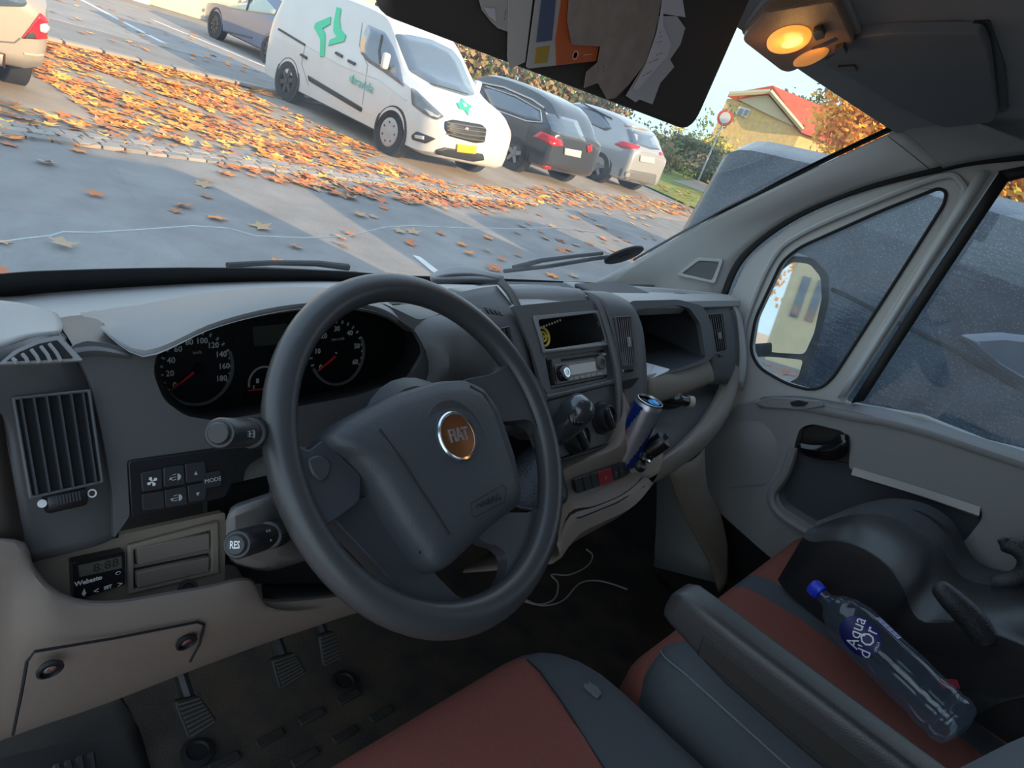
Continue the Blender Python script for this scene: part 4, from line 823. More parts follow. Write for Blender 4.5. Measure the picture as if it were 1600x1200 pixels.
for i in range(6): mk('preset_button', RP2.slab(rp(rquad(.22+i*.105, .80, .31+i*.105, .90), .001, 2), .0072, .0088), mat('preset_grey', (.30, .27, .24), .4), fp, bevel=.0005)
mk('eject_button', RP2.slab(rp(rquad(.9, .10, .96, .2), .001, 2), .006, .008), mat('preset_grey', (0, 0, 0)), fp)

# ------------------------------------------------------------------ heater controls
hc = thing('heater_controls', CP.px(910, 660), 'dark heater control panel with rotary knobs behind the gear knob', 'heater controls')
mk('control_plate', CP.pxslab(rp([(856, 626), (962, 599), (965, 640), (963, 688), (952, 694), (876, 718), (862, 680)], 4, 2), -.006, .0), DARK, hc, bevel=.0015)
mk('plate_seam', tube([CP.px(876, 718, .002), CP.px(920, 705, .003), CP.px(956, 693, .003), CP.px(964, 684, .002)], .0035, 6), BLK, hc)
def knob(px, py, R, par):
    c = CP.px(px, py); k = mk('knob_base', lathe([(R*1.2, 0), (R*1.2, .004), (R*1.1, .006)], c, CP.n, 30), BLK, par)
    mk('knob', lathe([(R, .004), (R*1.02, .008), (R*.95, .018), (R*.82, .020), (R*.78, .016), (R*.5, .015), (0, .015)], c, CP.n, 30), BLK, k)
    d = (CP.u*-.45+CP.v*.9).normalized(); e = d.cross(CP.n)
    mk('knob_grip', box(c+CP.n*.018, (.010, R*1.75, .012), (e, d, CP.n)), mat('knob_face', (.022, .022, .024), .45), k, bevel=.003)
    mk('knob_mark', box(c+CP.n*.0245+d*R*.3, (.0012, R*.6, .0006), (e, d, CP.n)), GREYP, k)
knob(939, 653, .0245, hc); knob(897, 684, .0245, hc)
mk('print', CP.slab([(CP.puv(936, 682)[0]+.010*math.cos(t)-.0, CP.puv(936, 682)[1]+.004*math.sin(t)) for t in [k*PI/6 for k in range(12)]], .0005, .0008), mat('heat_print', (.13, .11, .05), .5), hc, smooth=False)
mk('print', CP.slab([(CP.puv(890, 702)[0]+.006*math.cos(t), CP.puv(890, 702)[1]+.003*math.sin(t)) for t in [k*PI/6 for k in range(12)]], .0005, .0008), mat('heat_print2', (.16, .09, .05), .5), hc, smooth=False)

# ------------------------------------------------------------------ gear lever
kc = X(895, 650, -.045); gl = thing('gear_lever', kc-V((0, 0, .2)), 'gear lever with a glossy black knob and leather boot', 'gear lever')
gax = (V((.03, -.30, .95))).normalized()
gu = (CAM_POS-kc); gu = (gu-gax*gu.dot(gax)).normalized(); gv = gax.cross(gu)
prof = [(.012, -.045), (.0185, -.043), (.0218, -.03), (.0238, -.012), (.0245, .004), (.0235, .018), (.018, .029), (.010, .0335), (0, .0345)]
prof = [(r*1.12, h*1.15) for r, h in prof]
mk('gear_knob', lathe(prof, kc, gax, 28), mat('knob_gloss', (.035, .042, .05), .22, coat=.6), gl, ang=80)
kp = kc+(gax*.55+gu*.45+gv*.12).normalized()*.026; kn = (gax*.62+gu*.75+gv*.25).normalized()
KPn = Pn(kp, gv if gv.dot(CR) > 0 else -gv, gax)
sh = mk('shift_plate', lathe([(.0155, -.008), (.015, .001), (.012, .0025), (0, .003)], kc+kn*.0245, kn, 24), GLOSSB, gl)
kk = Pn(kc+kn*.0280, (CR-kn*CR.dot(kn)), (CU-kn*CU.dot(kn)))
for dx in (-.006, 0, .006): mk('shift_line', kk.slab([(dx-.0004, -.006), (dx+.0004, -.006), (dx+.0004, .006), (dx-.0004, .006)], -.0005, .0006), GREYP, sh, smooth=False)
mk('shift_line', kk.slab([(-.006, -.0004), (.006, -.0004), (.006, .0004), (-.006, .0004)], -.0005, .0006), GREYP, sh, smooth=False)
for dx, dy, s in ((-.006, .0085, '1'), (0, .0085, '3'), (.006, .0085, '5'), (-.006, -.0085, '2'), (0, -.0085, '4'), (.006, -.0085, 'R')):
    text('numeral', s, kk.at(dx, dy, .0), kk.u, kk.v, .0042, GREYP, sh, depth=.0008)
mk('lever_collar', lathe([(.015, -.062), (.016, -.055), (.015, -.046), (.012, -.044)], kc, gax, 22), CHROME, gl)
mk('lever_rod', tube([kc-gax*.05, kc-gax*.16], .007, 10), BLK, gl)
bt = kc-gax*.075; bb = X(828, 770, -.09)
rgs = []
for i, (t_, r_) in enumerate(((0, .014), (.12, .022), (.25, .034), (.4, .043), (.55, .052), (.7, .060), (.85, .066), (1, .072))):
    c = bt.lerp(bb, t_); rgs.append([c+V((math.cos(a), math.sin(a)*.9, -.12*math.cos(a*2)))*(r_*(1+(.07 if k % 3 == 0 else -.05)*math.sin(i*1.9+k))) for k, a in enumerate([2*PI*q/24 for q in range(24)])])
mk('boot', loft(rgs), mat('boot_leather', (.022, .028, .035), .4, bump=.5, bscale=250, dist=.0015), gl, sub=1)
# ------------------------------------------------------------------ seats
def cushion(x0, x1, y0, y1, zt, r=.07, zb=.2, crown=.012):
    """stuffed cushion: rounded-rectangle levels rolled over at the edge"""
    lev = [(.0, zb), (-.006, zt-.10), (-.006, zt-.055), (.004, zt-.025), (.020, zt-.008), (.045, zt), (.09, zt+crown*.5), (.14, zt+crown)]
    rings = []
    for ins, z in lev:
        pts = rp([(x0+ins, y0+ins), (x1-ins, y0+ins), (x1-ins, y1-ins), (x0+ins, y1-ins)], max(.01, r-ins*.3), 6)
        rings.append([V((a, b, z)) for a, b in pts])
    return loft(rings)
def cut(geo, planes):
    """split a mesh by vertical planes; returns the pieces in order along the first direction"""
    out = []
    bnd = [None]+planes+[None]
    for i in range(len(bnd)-1):
        me = bpy.data.meshes.new('tmp'); me.from_pydata([tuple(v) for v in geo[0]], [], geo[1]); bm = bmesh.new(); bm.from_mesh(me); bpy.data.meshes.remove(me)
        for pl, keep_right in ((bnd[i], True), (bnd[i+1], False)):
            if pl is None: continue
            p, n = pl
            bmesh.ops.bisect_plane(bm, geom=bm.verts[:]+bm.edges[:]+bm.faces[:], plane_co=p, plane_no=n, clear_inner=keep_right, clear_outer=not keep_right)
        bm.verts.ensure_lookup_table(); bm.verts.index_update()
        out.append(([v.co.copy() for v in bm.verts], [tuple(v.index for v in f.verts) for f in bm.faces])); bm.free()
    return out
SEATBASE = mat('seat_base_plastic', (.02, .021, .023), .6)
ds = thing('driver_seat', (-.39, -.4, 0), 'driver seat with rust red cushion and charcoal side bolster', 'seat')
g = cushion(-.71, -.084, -.72, -.078, .385, .13)
pc = cut(g, [(V((-.224, -.19, 0)), V((.95, -.31, 0)))])
mk('seat_cushion', pc[0], REDF, ds, ang=60); mk('side_bolster', pc[1], GREYF, ds, ang=60)
mk('cushion_seam', tube([V((-.190, -.083, .350)), V((-.196, -.104, .3785)), V((-.206, -.135, .389)), V((-.224, -.19, .3945)), V((-.265, -.31, .3985)), V((-.30, -.42, .3985))], .0012, 5), DEEP, ds)
mk('seat_pedestal', box((-.39, -.42, .1), (.42, .42, .2)), SEATBASE, ds, bevel=.02)
mk('stain', Pn((-.158, -.2, .3915), (1, -.0, -.10), (0, 1, -.0)).slab([(.010*math.cos(k*PI/6)*(1+.3*math.sin(k*5)), .013*math.sin(k*PI/6)*(1+.3*math.cos(k*3))) for k in range(12)], -.004, .0012), mat('stain_grey', (.13, .14, .15), .95), ds, smooth=False)
# backrest, leaning back
br = []
for z, y, hw, th in ((.40, -.50, .25, .12), (.55, -.535, .27, .13), (.70, -.575, .275, .13), (.85, -.63, .265, .12), (1.0, -.685, .24, .10), (1.04, -.70, .2, .06)):
    c = V((-.39, y-th/2, z)); br.append([c+V((a*hw*2, b*th, 0)) for a, b in rp(rect(1, 1), .25, 4)])
mk('backrest', loft(br), mat('seat_back_fabric', (.10, .115, .14), .95, bump=.6, bscale=1300, dist=.0008), ds, sub=1)
# fold-down armrest on its right side
ARM = mat('armrest_vinyl', (.042, .043, .045), .38, bump=.5, bscale=500, dist=.0008); ARMS = mat('armrest_insert', (.026, .023, .021), .7, bump=.5, bscale=700, dist=.0006)
def arm_ring(a, top, w_, h_, c=.012):
    x, y = a; return [V((x+p*w_, y, top-h_/2+q*h_)) for p, q in rp(rect(1, 1), .22, 4)]
ar = [arm_ring((-.097, -.221), .572, .030, .026), arm_ring((-.097, -.226), .583, .046, .044), arm_ring((-.097, -.240), .590, .054, .054), arm_ring((-.097, -.29), .592, .055, .066), arm_ring((-.098, -.34), .593, .055, .075), arm_ring((-.099, -.45), .596, .055, .080), arm_ring((-.102, -.64), .602, .055, .084)]
am = mk('armrest', loft(ar), ARM, ds, ang=60)
mk('armrest_insert', loft([[V((-.1235+.0*y, y, z)) for y, z in ((-.285, .562), (-.29, .530), (-.63, .524), (-.63, .572))], [V((-.1275, y, z)) for y, z in ((-.288, .559), (-.293, .533), (-.63, .528), (-.63, .569))]]), ARMS, am, bevel=.001)

ps = thing('passenger_seat', (.4, -.45, 0), 'rust red passenger bench seat with charcoal stripe and bolster', 'bench seat')
g = cushion(-.04, .86, -.85, -.185, .375, .10)
pc = cut(g, [(V((.395, 0, 0)), V((1, -.02, 0))), (V((.475, 0, 0)), V((1, -.02, 0)))])
for i, q in enumerate(pc): mk(('seat_cushion', 'centre_stripe', 'seat_cushion')[i], q, (REDF, GREYF, REDF)[i], ps, ang=60)
bl = []
for y, xc, hw, zt in ((-.214, .020, .012, .385), (-.218, .018, .032, .405), (-.235, .014, .050, .425), (-.28, .0, .062, .436), (-.36, -.004, .066, .440), (-.48, -.010, .066, .440), (-.60, -.012, .066, .438), (-.75, -.012, .066, .43)):
    bl.append([V((xc+hw*math.copysign(abs(math.cos(a))**.75, math.cos(a)), y, zt-.09+.09*math.copysign(abs(math.sin(a))**.7, math.sin(a)))) for a in [2*PI*k/24 for k in range(24)]])
bo = mk('side_bolster', loft(bl), GREYF, ps, ang=60)
mk('piping', tube(spline([V((.002, -.217, .402)), V((-.022, -.235, .415)), V((-.036, -.28, .4265)), V((-.045, -.36, .4305)), V((-.050, -.48, .4305)), V((-.052, -.62, .4285))], 5), .0014, 5), mat('piping_grey', (.16, .18, .2), .8), bo)
mk('seat_pedestal', box((.42, -.55, .1), (.8, .5, .2)), SEATBASE, ps, bevel=.02)
mk('backrest', loft([[V((.42, y-th/2, z))+V((a*hw*2, b*th, 0)) for a, b in rp(rect(1, 1), .2, 4)] for z, y, hw, th in ((.38, -.78, .42, .12), (.6, -.82, .44, .13), (.85, -.87, .43, .12), (1.0, -.9, .4, .08))]), GREYF, ps, ang=60)

# ------------------------------------------------------------------ booster seat, belt, buckle
bs = thing('booster_seat', (.56, -.45, .39), 'black moulded child booster seat on the passenger bench', 'booster seat')
BOOST = mat('booster_black', (.016, .017, .019), .36, bump=.35, bscale=500, dist=.0008); BOOSTF = mat('booster_grain', (.026, .028, .033), .42, bump=1, bscale=420, dist=.0015)
near = [(1256, 838, .46), (1272, 846, .44), (1310, 846, .43), (1350, 860, .425), (1388, 888, .42), (1412, 922, .42), (1424, 948, .43), (1444, 970, .43), (1500, 975, .44), (1600, 1010, .46), (1700, 1060, .46)]
midc = [(1262, 828, .48), (1290, 822, .50), (1330, 815, .52), (1372, 826, .53), (1412, 850, .54), (1440, 880, .54), (1452, 910, .54), (1478, 930, .54), (1530, 945, .54), (1610, 960, .54), (1700, 990, .54)]
farc = [(1272, 824, .50), (1300, 812, .56), (1340, 803, .62), (1384, 806, .65), (1428, 822, .665), (1466, 848, .67), (1486, 880, .67), (1508, 904, .67), (1556, 916, .67), (1620, 915, .67), (1700, 930, .67)]
rim = [(1278, 822, .51), (1318, 806, .60), (1352, 795, .66), (1392, 790, .69), (1440, 800, .705), (1480, 826, .71), (1500, 860, .71), (1522, 888, .71), (1562, 902, .71), (1620, 900, .71), (1700, 915, .71)]
bot = [V((X(*q).x-.0, X(*q).y, .392)) for q in near]
body = mk('booster_shell', patch([bot, [X(*q)+V((-.006, 0, -.012)) for q in near], [X(*q) for q in near], [X(q[0]+2, q[1]-4, q[2]+.012) for q in near], [X(*q) for q in midc], [X(*q) for q in farc], [X(*q) for q in rim]], 50, 3), BOOST, bs)
mk('booster_rim', patch([[X(*q) for q in farc], [X(q[0]-2, q[1]-7, q[2]+.012) for q in rim], [X(q[0]+3, q[1]-2, q[2]+.035) for q in rim], [V((X(*q).x+.04, X(*q).y, .40)) for q in rim]], 44, 3), BOOSTF, bs)
# two belt horns
hn = [(1462, 912, .44, .006), (1468, 918, .44, .016), (1486, 936, .44, .021), (1506, 955, .445, .023), (1524, 975, .45, .024), (1540, 1000, .455, .022)]
mk('belt_horn', tube(spline([X(a, b, x) for a, b, x, r in hn], 3), [hn[min(5, i//3)][3]+(hn[min(5, i//3+1)][3]-hn[min(5, i//3)][3])*(i % 3)/3 for i in range(16)], 12), BOOSTF, bs)
hn = [(1566, 842, .68, .010), (1572, 850, .68, .017), (1592, 858, .68, .018), (1606, 876, .68, .018), (1600, 896, .68, .018), (1580, 908, .68, .018), (1550, 912, .68, .014)]
mk('belt_horn', tube(spline([X(a, b, x) for a, b, x, r in hn], 3), [hn[min(6, i//3)][3] for i in range(19)], 12), BOOSTF, bs)
mk('belt_horn', tube(spline([X(1596, 850, .69), X(1640, 880, .69), X(1680, 930, .69)], 4), .026, 12), BOOSTF, bs)
mk('shell_side', patch([[X(1440, 975, .43), X(1500, 985, .44), X(1560, 1000, .45), X(1640, 1040, .46)], [V((.42, -.45, .392)), V((.43, -.52, .392)), V((.45, -.6, .392)), V((.46, -.7, .392))]], 8), BOOST, bs)
bk = thing('belt_buckle', Z(1485, 1068, .40), 'seat belt buckle with a red release button beside the bottle', 'belt buckle')
b0 = Z(1485, 1068, .43); BPn = Pn(b0, (CR*.97-CU*.05), V((0, 0, 1))*.8+V((0, .6, 0)))
mk('buckle_case', BPn.pxslab(rp([(1455, 1056), (1502, 1056), (1506, 1085), (1498, 1120), (1450, 1100)], 4), -.03, .002), BLK, bk, bevel=.003)
mk('release_button', BPn.pxslab(rp([(1460, 1060), (1500, 1060), (1499, 1074), (1470, 1074)], 2), .002, .006), mat('buckle_red', (.62, .05, .08), .4, emit=None), bk, bevel=.001)
sb = thing('seat_belt', Z(1560, 1020, .41), 'black seat belt webbing lying behind the booster seat', 'seat belt')
mk('webbing', patch([[Z(1470, 1100, .42), Z(1540, 1060, .45), Z(1600, 1030, .5), Z(1680, 990, .55)], [Z(1500, 1135, .42), Z(1560, 1100, .45), Z(1620, 1085, .5), Z(1700, 1050, .55)]], 12), mat('webbing', (.014, .014, .016), .7, bump=.5, bscale=800), sb, solid=.002)
mk('belt_tongue', tube([Z(1588, 1054, .5), Z(1600, 1047, .5), Z(1612, 1044, .5)], .005, 8), ALU, sb)

# ------------------------------------------------------------------ water bottle
A = Z(1268, 914, .468); B = Z(1504, 1142, .452); ax = (B-A).normalized(); L = (B-A).length
wb = thing('water_bottle', (A+B)/2-V((0, 0, .045)), 'clear plastic water bottle with a blue cap lying on the passenger seat', 'bottle')
R0 = .0445
PET = glassmat('clear_plastic', (.80, .87, .93), .12, film=.09, fcol=(.5, .66, .85), rough=.05)
def bprof(t):
    pts = [(.028, .0125), (.040, .0125), (.046, .018), (.060, .030), (.080, .0395), (.105, .0440), (.14, R0), (.175, .0435), (.21, R0), (.25, .0425), (.275, R0), (.29, .0425), (.30, R0), (.312, .0415), (.322, .034), (.324, .02)]
    for i in range(len(pts)-1):
        if t <= pts[i+1][0]: k = (t-pts[i][0])/(pts[i+1][0]-pts[i][0]); k = k*k*(3-2*k); return pts[i][1]+(pts[i+1][1]-pts[i][1])*k
    return pts[-1][1]
s_ = L/.324
ts = [.026+(.324-.026)*k/60 for k in range(61)]
mk('bottle_body', lathe([(bprof(t), t*s_) for t in ts], A, ax, 36, caps=False), PET, wb, ang=80)
capb = mk('bottle_cap', lathe([(0, 0), (.0125, 0), (.0145, .002), (.015, .004), (.015, .017), (.0155, .018), (.0155, .023), (.014, .024)], A, ax, 30), mat('cap_blue', (.012, .04, .62), .35), wb)
u, v, _ = frame_of(ax)
for k in range(22):
    d = u*math.cos(2*PI*k/22)+v*math.sin(2*PI*k/22); mk('cap_ridge', tube([A+ax*.004+d*.0152, A+ax*.016+d*.0152], .0006, 4), mat('cap_blue', (0, 0, 0)), capb)
# printed oval and barcode wrapped on the bottle
side = CAM_POS-(A+ax*.14); side = (side-ax*side.dot(ax)).normalized(); tang = ax.cross(side)
if tang.dot(CU) < 0: tang = -tang
def bmap(a, w_, lift=.0008):
    """a along the bottle from the cap, w_ around it (towards the upper side)"""
    r = bprof(a/s_)+lift; th = w_/r; return A+ax*a+(side*math.cos(th)+tang*math.sin(th))*r
rows = []
for rr in (0.0, .25, .5, .75, .9, 1.0): rows.append([bmap(.128+.036*rr*math.cos(2*PI*k/36), -.006+.033*rr*math.sin(2*PI*k/36)) for k in range(36)])
lab = mk('label_oval', grid(rows, cv=True), mat('label_navy', (.008, .012, .11), .45), wb)
def wraptext(s, a0, w0, du, dv, size, mt, par, lift=.0014, shear=0, bold=0, sx=1):
    cu = bpy.data.curves.new('t', 'FONT'); cu.body = s; cu.size = size; cu.align_x = 'CENTER'; cu.align_y = 'CENTER'; cu.shear = shear; cu.offset = bold; cu.resolution_u = 2
    t = bpy.data.objects.new('t', cu); COL.objects.link(t); dg = bpy.context.evaluated_depsgraph_get(); me = bpy.data.meshes.new_from_object(t.evaluated_get(dg))
    bpy.data.objects.remove(t); bpy.data.curves.remove(cu)
    vs = []
    for p in me.vertices:
        x, y = p.co.x*sx, p.co.y; vs.append(bmap(a0+x*du[0]+y*dv[0], w0+x*du[1]+y*dv[1], lift))
    fs = [tuple(p.vertices) for p in me.polygons]; bpy.data.meshes.remove(me)
    return mk('lettering', (vs, fs), mt, par, smooth=False)
LW = mat('label_white', (.85, .86, .92), .5)
# the words read upwards-right across the lying bottle
du = (-.42, .90); dv = (-.90, -.42)
wraptext('Aqua', .120, -.006, du, dv, .030, LW, lab, sx=.9)
wraptext("d'Or", .143, -.004, du, dv, .032, LW, lab, sx=.9)
wraptext('STILLA', .158, .002, du, dv, .006, LW, lab)
bc0 = mk('barcode_patch', grid([[bmap(.122+.044*i/8, .040+.014*j/3, .0012) for i in range(9)] for j in range(4)]), mat('barcode_white', (.62, .64, .8), .5), wb)
for i in range(14): mk('barcode_bar', grid([[bmap(.1235+.003*i+dx, .0405+.013*j/2, .0016) for dx in (0, .0012+.0006*(i % 3 == 0))] for j in range(3)]), mat('barcode_ink', (.06, .06, .3), .5), bc0)
mk('bottle_ribs', join(*[lathe([(bprof(t)+.0002, t*s_-.001), (bprof(t)+.0012, t*s_), (bprof(t)+.0002, t*s_+.001)], A, ax, 36, caps=False) for t in (.285, .297)]), PET, wb)

# ------------------------------------------------------------------ pedals
PED = mat('pedal_rubber', (.026, .025, .024), .6)
def pedal(label, quad, z, up):
    c = Z(sum(q[0] for q in quad)/4, sum(q[1] for q in quad)/4, z); P = Pn(c, (1, 0, 0), (0, .62, .78)); t = thing('foot_pedal', c, label, 'pedal', 'foot pedals in the driver footwell')
    pd = mk('pedal_pad', P.pxslab(rp(quad, 9, 3), -.014, .0), PED, t, bevel=.003)
    uv = [V(P.puv(*q)) for q in quad]; n = 8
    for i in range(n):
        k = (i+.8)/(n+.6); a = uv[0].lerp(uv[3], k); b = uv[1].lerp(uv[2], k); a, b = a.lerp(b, .1), a.lerp(b, .9)
        mk('pad_rib', tube([P.at(a.x, a.y, .001), P.at(b.x, b.y, .001)], .0020, 6), mat('rib_worn', (.085, .078, .07), .55), pd)
    mk('pedal_arm', tube([c-P.n*.012+P.v*.01, c-P.n*.03+P.v*.06, Z(*up, z+.10)+V((0, .1, 0))], .011, 8), BLK, t)
pedal('clutch pedal with ribbed rubber pad, leftmost of the three', [(272, 1096), (312, 1086), (342, 1128), (296, 1158)], .115, (286, 1062))
pedal('brake pedal with ribbed rubber pad between clutch and accelerator', [(424, 1030), (462, 1018), (482, 1052), (438, 1080)], .13, (420, 1000))
pedal('narrow accelerator pedal at the right end of the pedals', [(498, 992), (524, 984), (536, 1030), (506, 1046)], .13, (500, 960))

# ------------------------------------------------------------------ sun visors, papers, lamp
VY = .02
vis = thing('sun_visor', (-.37, VY, 1.29), 'dark brown sun visor folded down with papers tucked into it', 'sun visor')
VPn = Pn((-.37, VY, 1.21), (1, 0, 0), (0, 0, 1))
VISM = mat('visor_brown', (.062, .050, .045), .75, bump=.3, bscale=800, dist=.0006)
q = rp([(-.62, 1.1335), (-.1265, 1.1335), (-.118, 1.30), (-.62, 1.30)], [.02, .028, .01, .01], 6)
mk('visor_board', extr([V((a, VY-.002, b)) for a, b in q], (0, .016, 0)), VISM, vis, bevel=.005, seg=3)
mk('visor_hinge', tube([V((-.64, VY+.006, 1.292)), V((-.11, VY+.006, 1.297))], .006, 8), BLK, vis)
ZP = lambda x, y: (720+x*.2875, y*.2875)
def sheet(name, label, pts, h, mt, cat='paper', lines=(), grp='papers tucked into the driver sun visor'):
    P = Pn((-.37, VY-.002, 1.21), (1, 0, 0), (0, 0, 1)); t = mk(name, P.pxslab([ZP(*q) for q in pts], h, h+.0005), mt, None, smooth=False)
    fin(t, label, cat, grp)
    for (x0, y0, x1, y1, s) in lines:
        a, b = P.px(*ZP(x0, y0)), P.px(*ZP(x1, y1)); text('print', s, a.lerp(b, .5)+P.n*(h+.0008), b-a, P.n.cross((b-a).normalized()), (b-a).length/max(1, len(s))*1.7, mat('ink', (.02, .02, .02), .8), t, depth=.0002)
    return t
PG = mat('paper_grey', (.46, .42, .40), .9); PB = mat('paper_brown', (.32, .25, .22), .9, var=.12, vscale=60); PW = mat('paper_white', (.66, .62, .66), .9); PSL = mat('sleeve_grey', (.46, .42, .40), .5)
sheet('note', 'torn grey note with handwriting, leftmost paper on the visor', [(80, -60), (85, 0), (100, 50), (150, 115), (185, 148), (240, 168), (250, -60)], .003, PG, 'note', [(215, 130, 228, 20, '-- ----')])
mk('folded_corner', VPn.pxslab([ZP(*q) for q in ((90, 30), (150, 35), (160, 110), (120, 80))], .0068, .0075), mat('paper_pale', (.6, .55, .58), .9), bpy.data.objects['note'], smooth=False)
sheet('envelope', 'pale folded envelope beside the plastic card sleeve on the visor', [(236, -60), (230, 300), (243, 368), (326, 328), (372, -60)], .005, mat('envelope_grey', (.52, .47, .45), .9), 'envelope')
t = sheet('card_sleeve', 'clear plastic sleeve holding an orange card on the visor', [(378, -60), (324, 352), (338, 361), (690, 322), (708, 236), (720, -60)], .007, PSL, 'card sleeve')
P = VPn
mk('orange_card', P.pxslab([ZP(*q) for q in ((505, -60), (470, 200), (476, 338), (690, 318), (706, 236), (720, -60))], .0098, .0104), mat('card_orange', (.52, .11, .03), .6), t, smooth=False)
mk('blue_strip', P.pxslab([ZP(*q) for q in ((396, -60), (366, 215), (450, 205), (474, -60))], .0098, .0104), mat('card_navy', (.09, .10, .18), .6), t, smooth=False)
mk('yellow_strip', P.pxslab([ZP(*q) for q in ((366, 245), (356, 330), (425, 322), (440, 235))], .0098, .0104), mat('card_yellow', (.45, .26, .04), .6), t, smooth=False)
a, b = P.px(*ZP(600, 284)), P.px(*ZP(690, 272)); text('print', '------', a.lerp(b, .5)+P.n*.011, b-a, V((0, 0, 1)), .0065, mat('card_print', (.75, .36, .24), .7), t)
mk('print', lathe([(.0042, .0112), (.0042, .0114), (.0028, .0114), (.0028, .0112)], P.px(*ZP(574, 284)), P.n, 16), mat('card_print', (0, 0, 0)), t)
sheet('receipt', 'crumpled brown receipt hanging over the middle of the visor', [(535, -60), (524, 100), (550, 226), (706, 236), (690, 322), (630, 372), (618, 460), (694, 432), (745, 522), (790, 515), (860, 445), (950, 330), (1000, 180), (1045, -60)], .012, PB, 'receipt', [(690, 390, 690, 330, '-- -'), (720, 390, 720, 320, '-- --')])
sheet('receipt', 'white till receipt with printed lines near the right end of the visor', [(1040, -60), (1020, 100), (1000, 180), (950, 330), (880, 462), (905, 470), (1010, 350), (1066, 290), (1085, 220), (1040, 120)], .0135, PW, 'receipt', [(1010, 160, 1040, 150, '-- -'), (1005, 185, 1044, 175, '-- --'), (995, 215, 1045, 200, '-- --'), (990, 285, 1050, 262, '-- ---'), (940, 330, 1040, 290, '-- -------'), (905, 405, 1005, 350, '-- ------')])
sheet('receipt', 'pale grey folded receipts fanned out at the right end of the visor papers', [(1030, 75), (1130, 76), (1176, 140), (1150, 230), (1094, 310), (1118, 350), (1042, 438), (1000, 553), (930, 526), (908, 541), (856, 506), (882, 462), (960, 330), (1020, 180)], .010, mat('paper_mid', (.55, .52, .55), .9), 'receipt', [(1050, 290, 1080, 225, '-- -'), (960, 400, 1010, 355, '-- ----')])
sheet('receipt', 'small white slip at the top right corner of the visor papers', [(1040, -60), (1050, 62), (1172, 81), (1158, 0), (1150, -60)], .011, PW, 'receipt')

HN = V((0, .27, 1)).normalized(); HPn = Pn(HL(1250, 40, .006), (1, 0, 0), (0, .963, -.26))
dl = thing('dome_light', HPn.o, 'cab ceiling lamp glowing orange beside the driver visor', 'lamp')
mk('lamp_base', HPn.pxslab(rp([(1158, 36), (1196, -16), (1320, -40), (1352, 44), (1240, 94), (1222, 92)], 9), -.004, .012), LINER, dl, bevel=.003)
LENS = mat('lamp_housing', (.30, .17, .10), .45, bump=.8, bscale=700); 
mk('lamp_housing', HPn.pxslab(rp([(1164, 34), (1200, -14), (1312, -36), (1342, 40), (1240, 88), (1226, 86)], 9), .010, .024), LENS, dl, bevel=.007, seg=3)
GLOW = mat('lamp_glow', (.9, .45, .12), .4, emit=(1.0, .36, .04), estr=.75); GLOW2 = mat('lamp_glow_dim', (.8, .35, .1), .4, emit=(1.0, .36, .06), estr=.28); GLOWC = mat('lamp_filament', (1, .7, .3), .4, emit=(1, .55, .13), estr=1.0)
def lens(px, py, du_, dv_, name, mt):
    a = V(HPn.puv(px, py)); U_ = V(HPn.puv(px+du_[0], py+du_[1]))-a; V_ = V(HPn.puv(px+dv_[0], py+dv_[1]))-a
    rings = [[HPn.at(*(a+U_*(r*math.cos(2*PI*k/28))+V_*(r*math.sin(2*PI*k/28))), h) for k in range(28)] for r, h in ((1, .023), (.97, .026), (.7, .029), (.3, .030))]
    return mk(name, loft(rings), mt, dl, ang=70)
l1 = lens(1238, 32, (37, -14), (8, 19), 'lamp_lens', GLOW); lens(1272, 61, (30, -14), (4, 9), 'lamp_lens', GLOW2)
a = V(HPn.puv(1244, 30)); U_ = V(HPn.puv(1264, 22))-a; V_ = V(HPn.puv(1248, 38))-a
mk('bulb', loft([[HPn.at(*(a+U_*(r*math.cos(2*PI*k/20))+V_*(r*math.sin(2*PI*k/20))), h) for k in range(20)] for r, h in ((1, .0285), (.6, .0315))]), GLOWC, l1)
for px, py in ((1287, 14), (1321, 44)): mk('lamp_switch', HPn.pxslab(rp([(px-10, py-4), (px+6, py-10), (px+11, py+4), (px-4, py+10)], 3), .022, .031), BLK, dl, bevel=.002)
mk('lamp_slot', HPn.pxslab([(1274, 46), (1312, 26), (1316, 31), (1278, 51)], .0235, .0245), BLK, dl)
LP_ = bpy.data.lights.new('dome_bulb', 'POINT'); LO = bpy.data.objects.new('dome_bulb', LP_); COL.objects.link(LO); LP_.energy = .08; LP_.color = (1, .5, .15); LP_.shadow_soft_size = .02
LO.parent = dl; LO.location = HPn.px(1245, 30)+HPn.n*.05-dl.location

pv = thing('sun_visor', HL(1440, 110, .01), 'dark grey passenger sun visor folded flat against the headliner', 'sun visor')
PVn = Pn(HL(1440, 110, .008), (1, 0, 0), (0, .963, -.26))
mk('visor_board', PVn.pxslab(rp([(1288, 84), (1345, 38), (1400, 32), (1538, 31), (1550, 60), (1562, 168), (1552, 178), (1478, 187), (1455, 178), (1400, 150), (1330, 104)], 9), .0, .016), mat('visor_grey', (.17, .172, .176), .85, bump=.3, bscale=900, dist=.0006), pv, bevel=.005, seg=3)
mk('visor_recess', PVn.pxslab(rp([(1520, 30), (1548, 26), (1572, 100), (1576, 170), (1562, 174), (1553, 90)], 5), .0, .004), BLK, pv)
mk('visor_clip', PVn.pxslab(rp([(1312, 84), (1340, 82), (1344, 92), (1330, 92)], 3), .012, .019), BLK, pv)

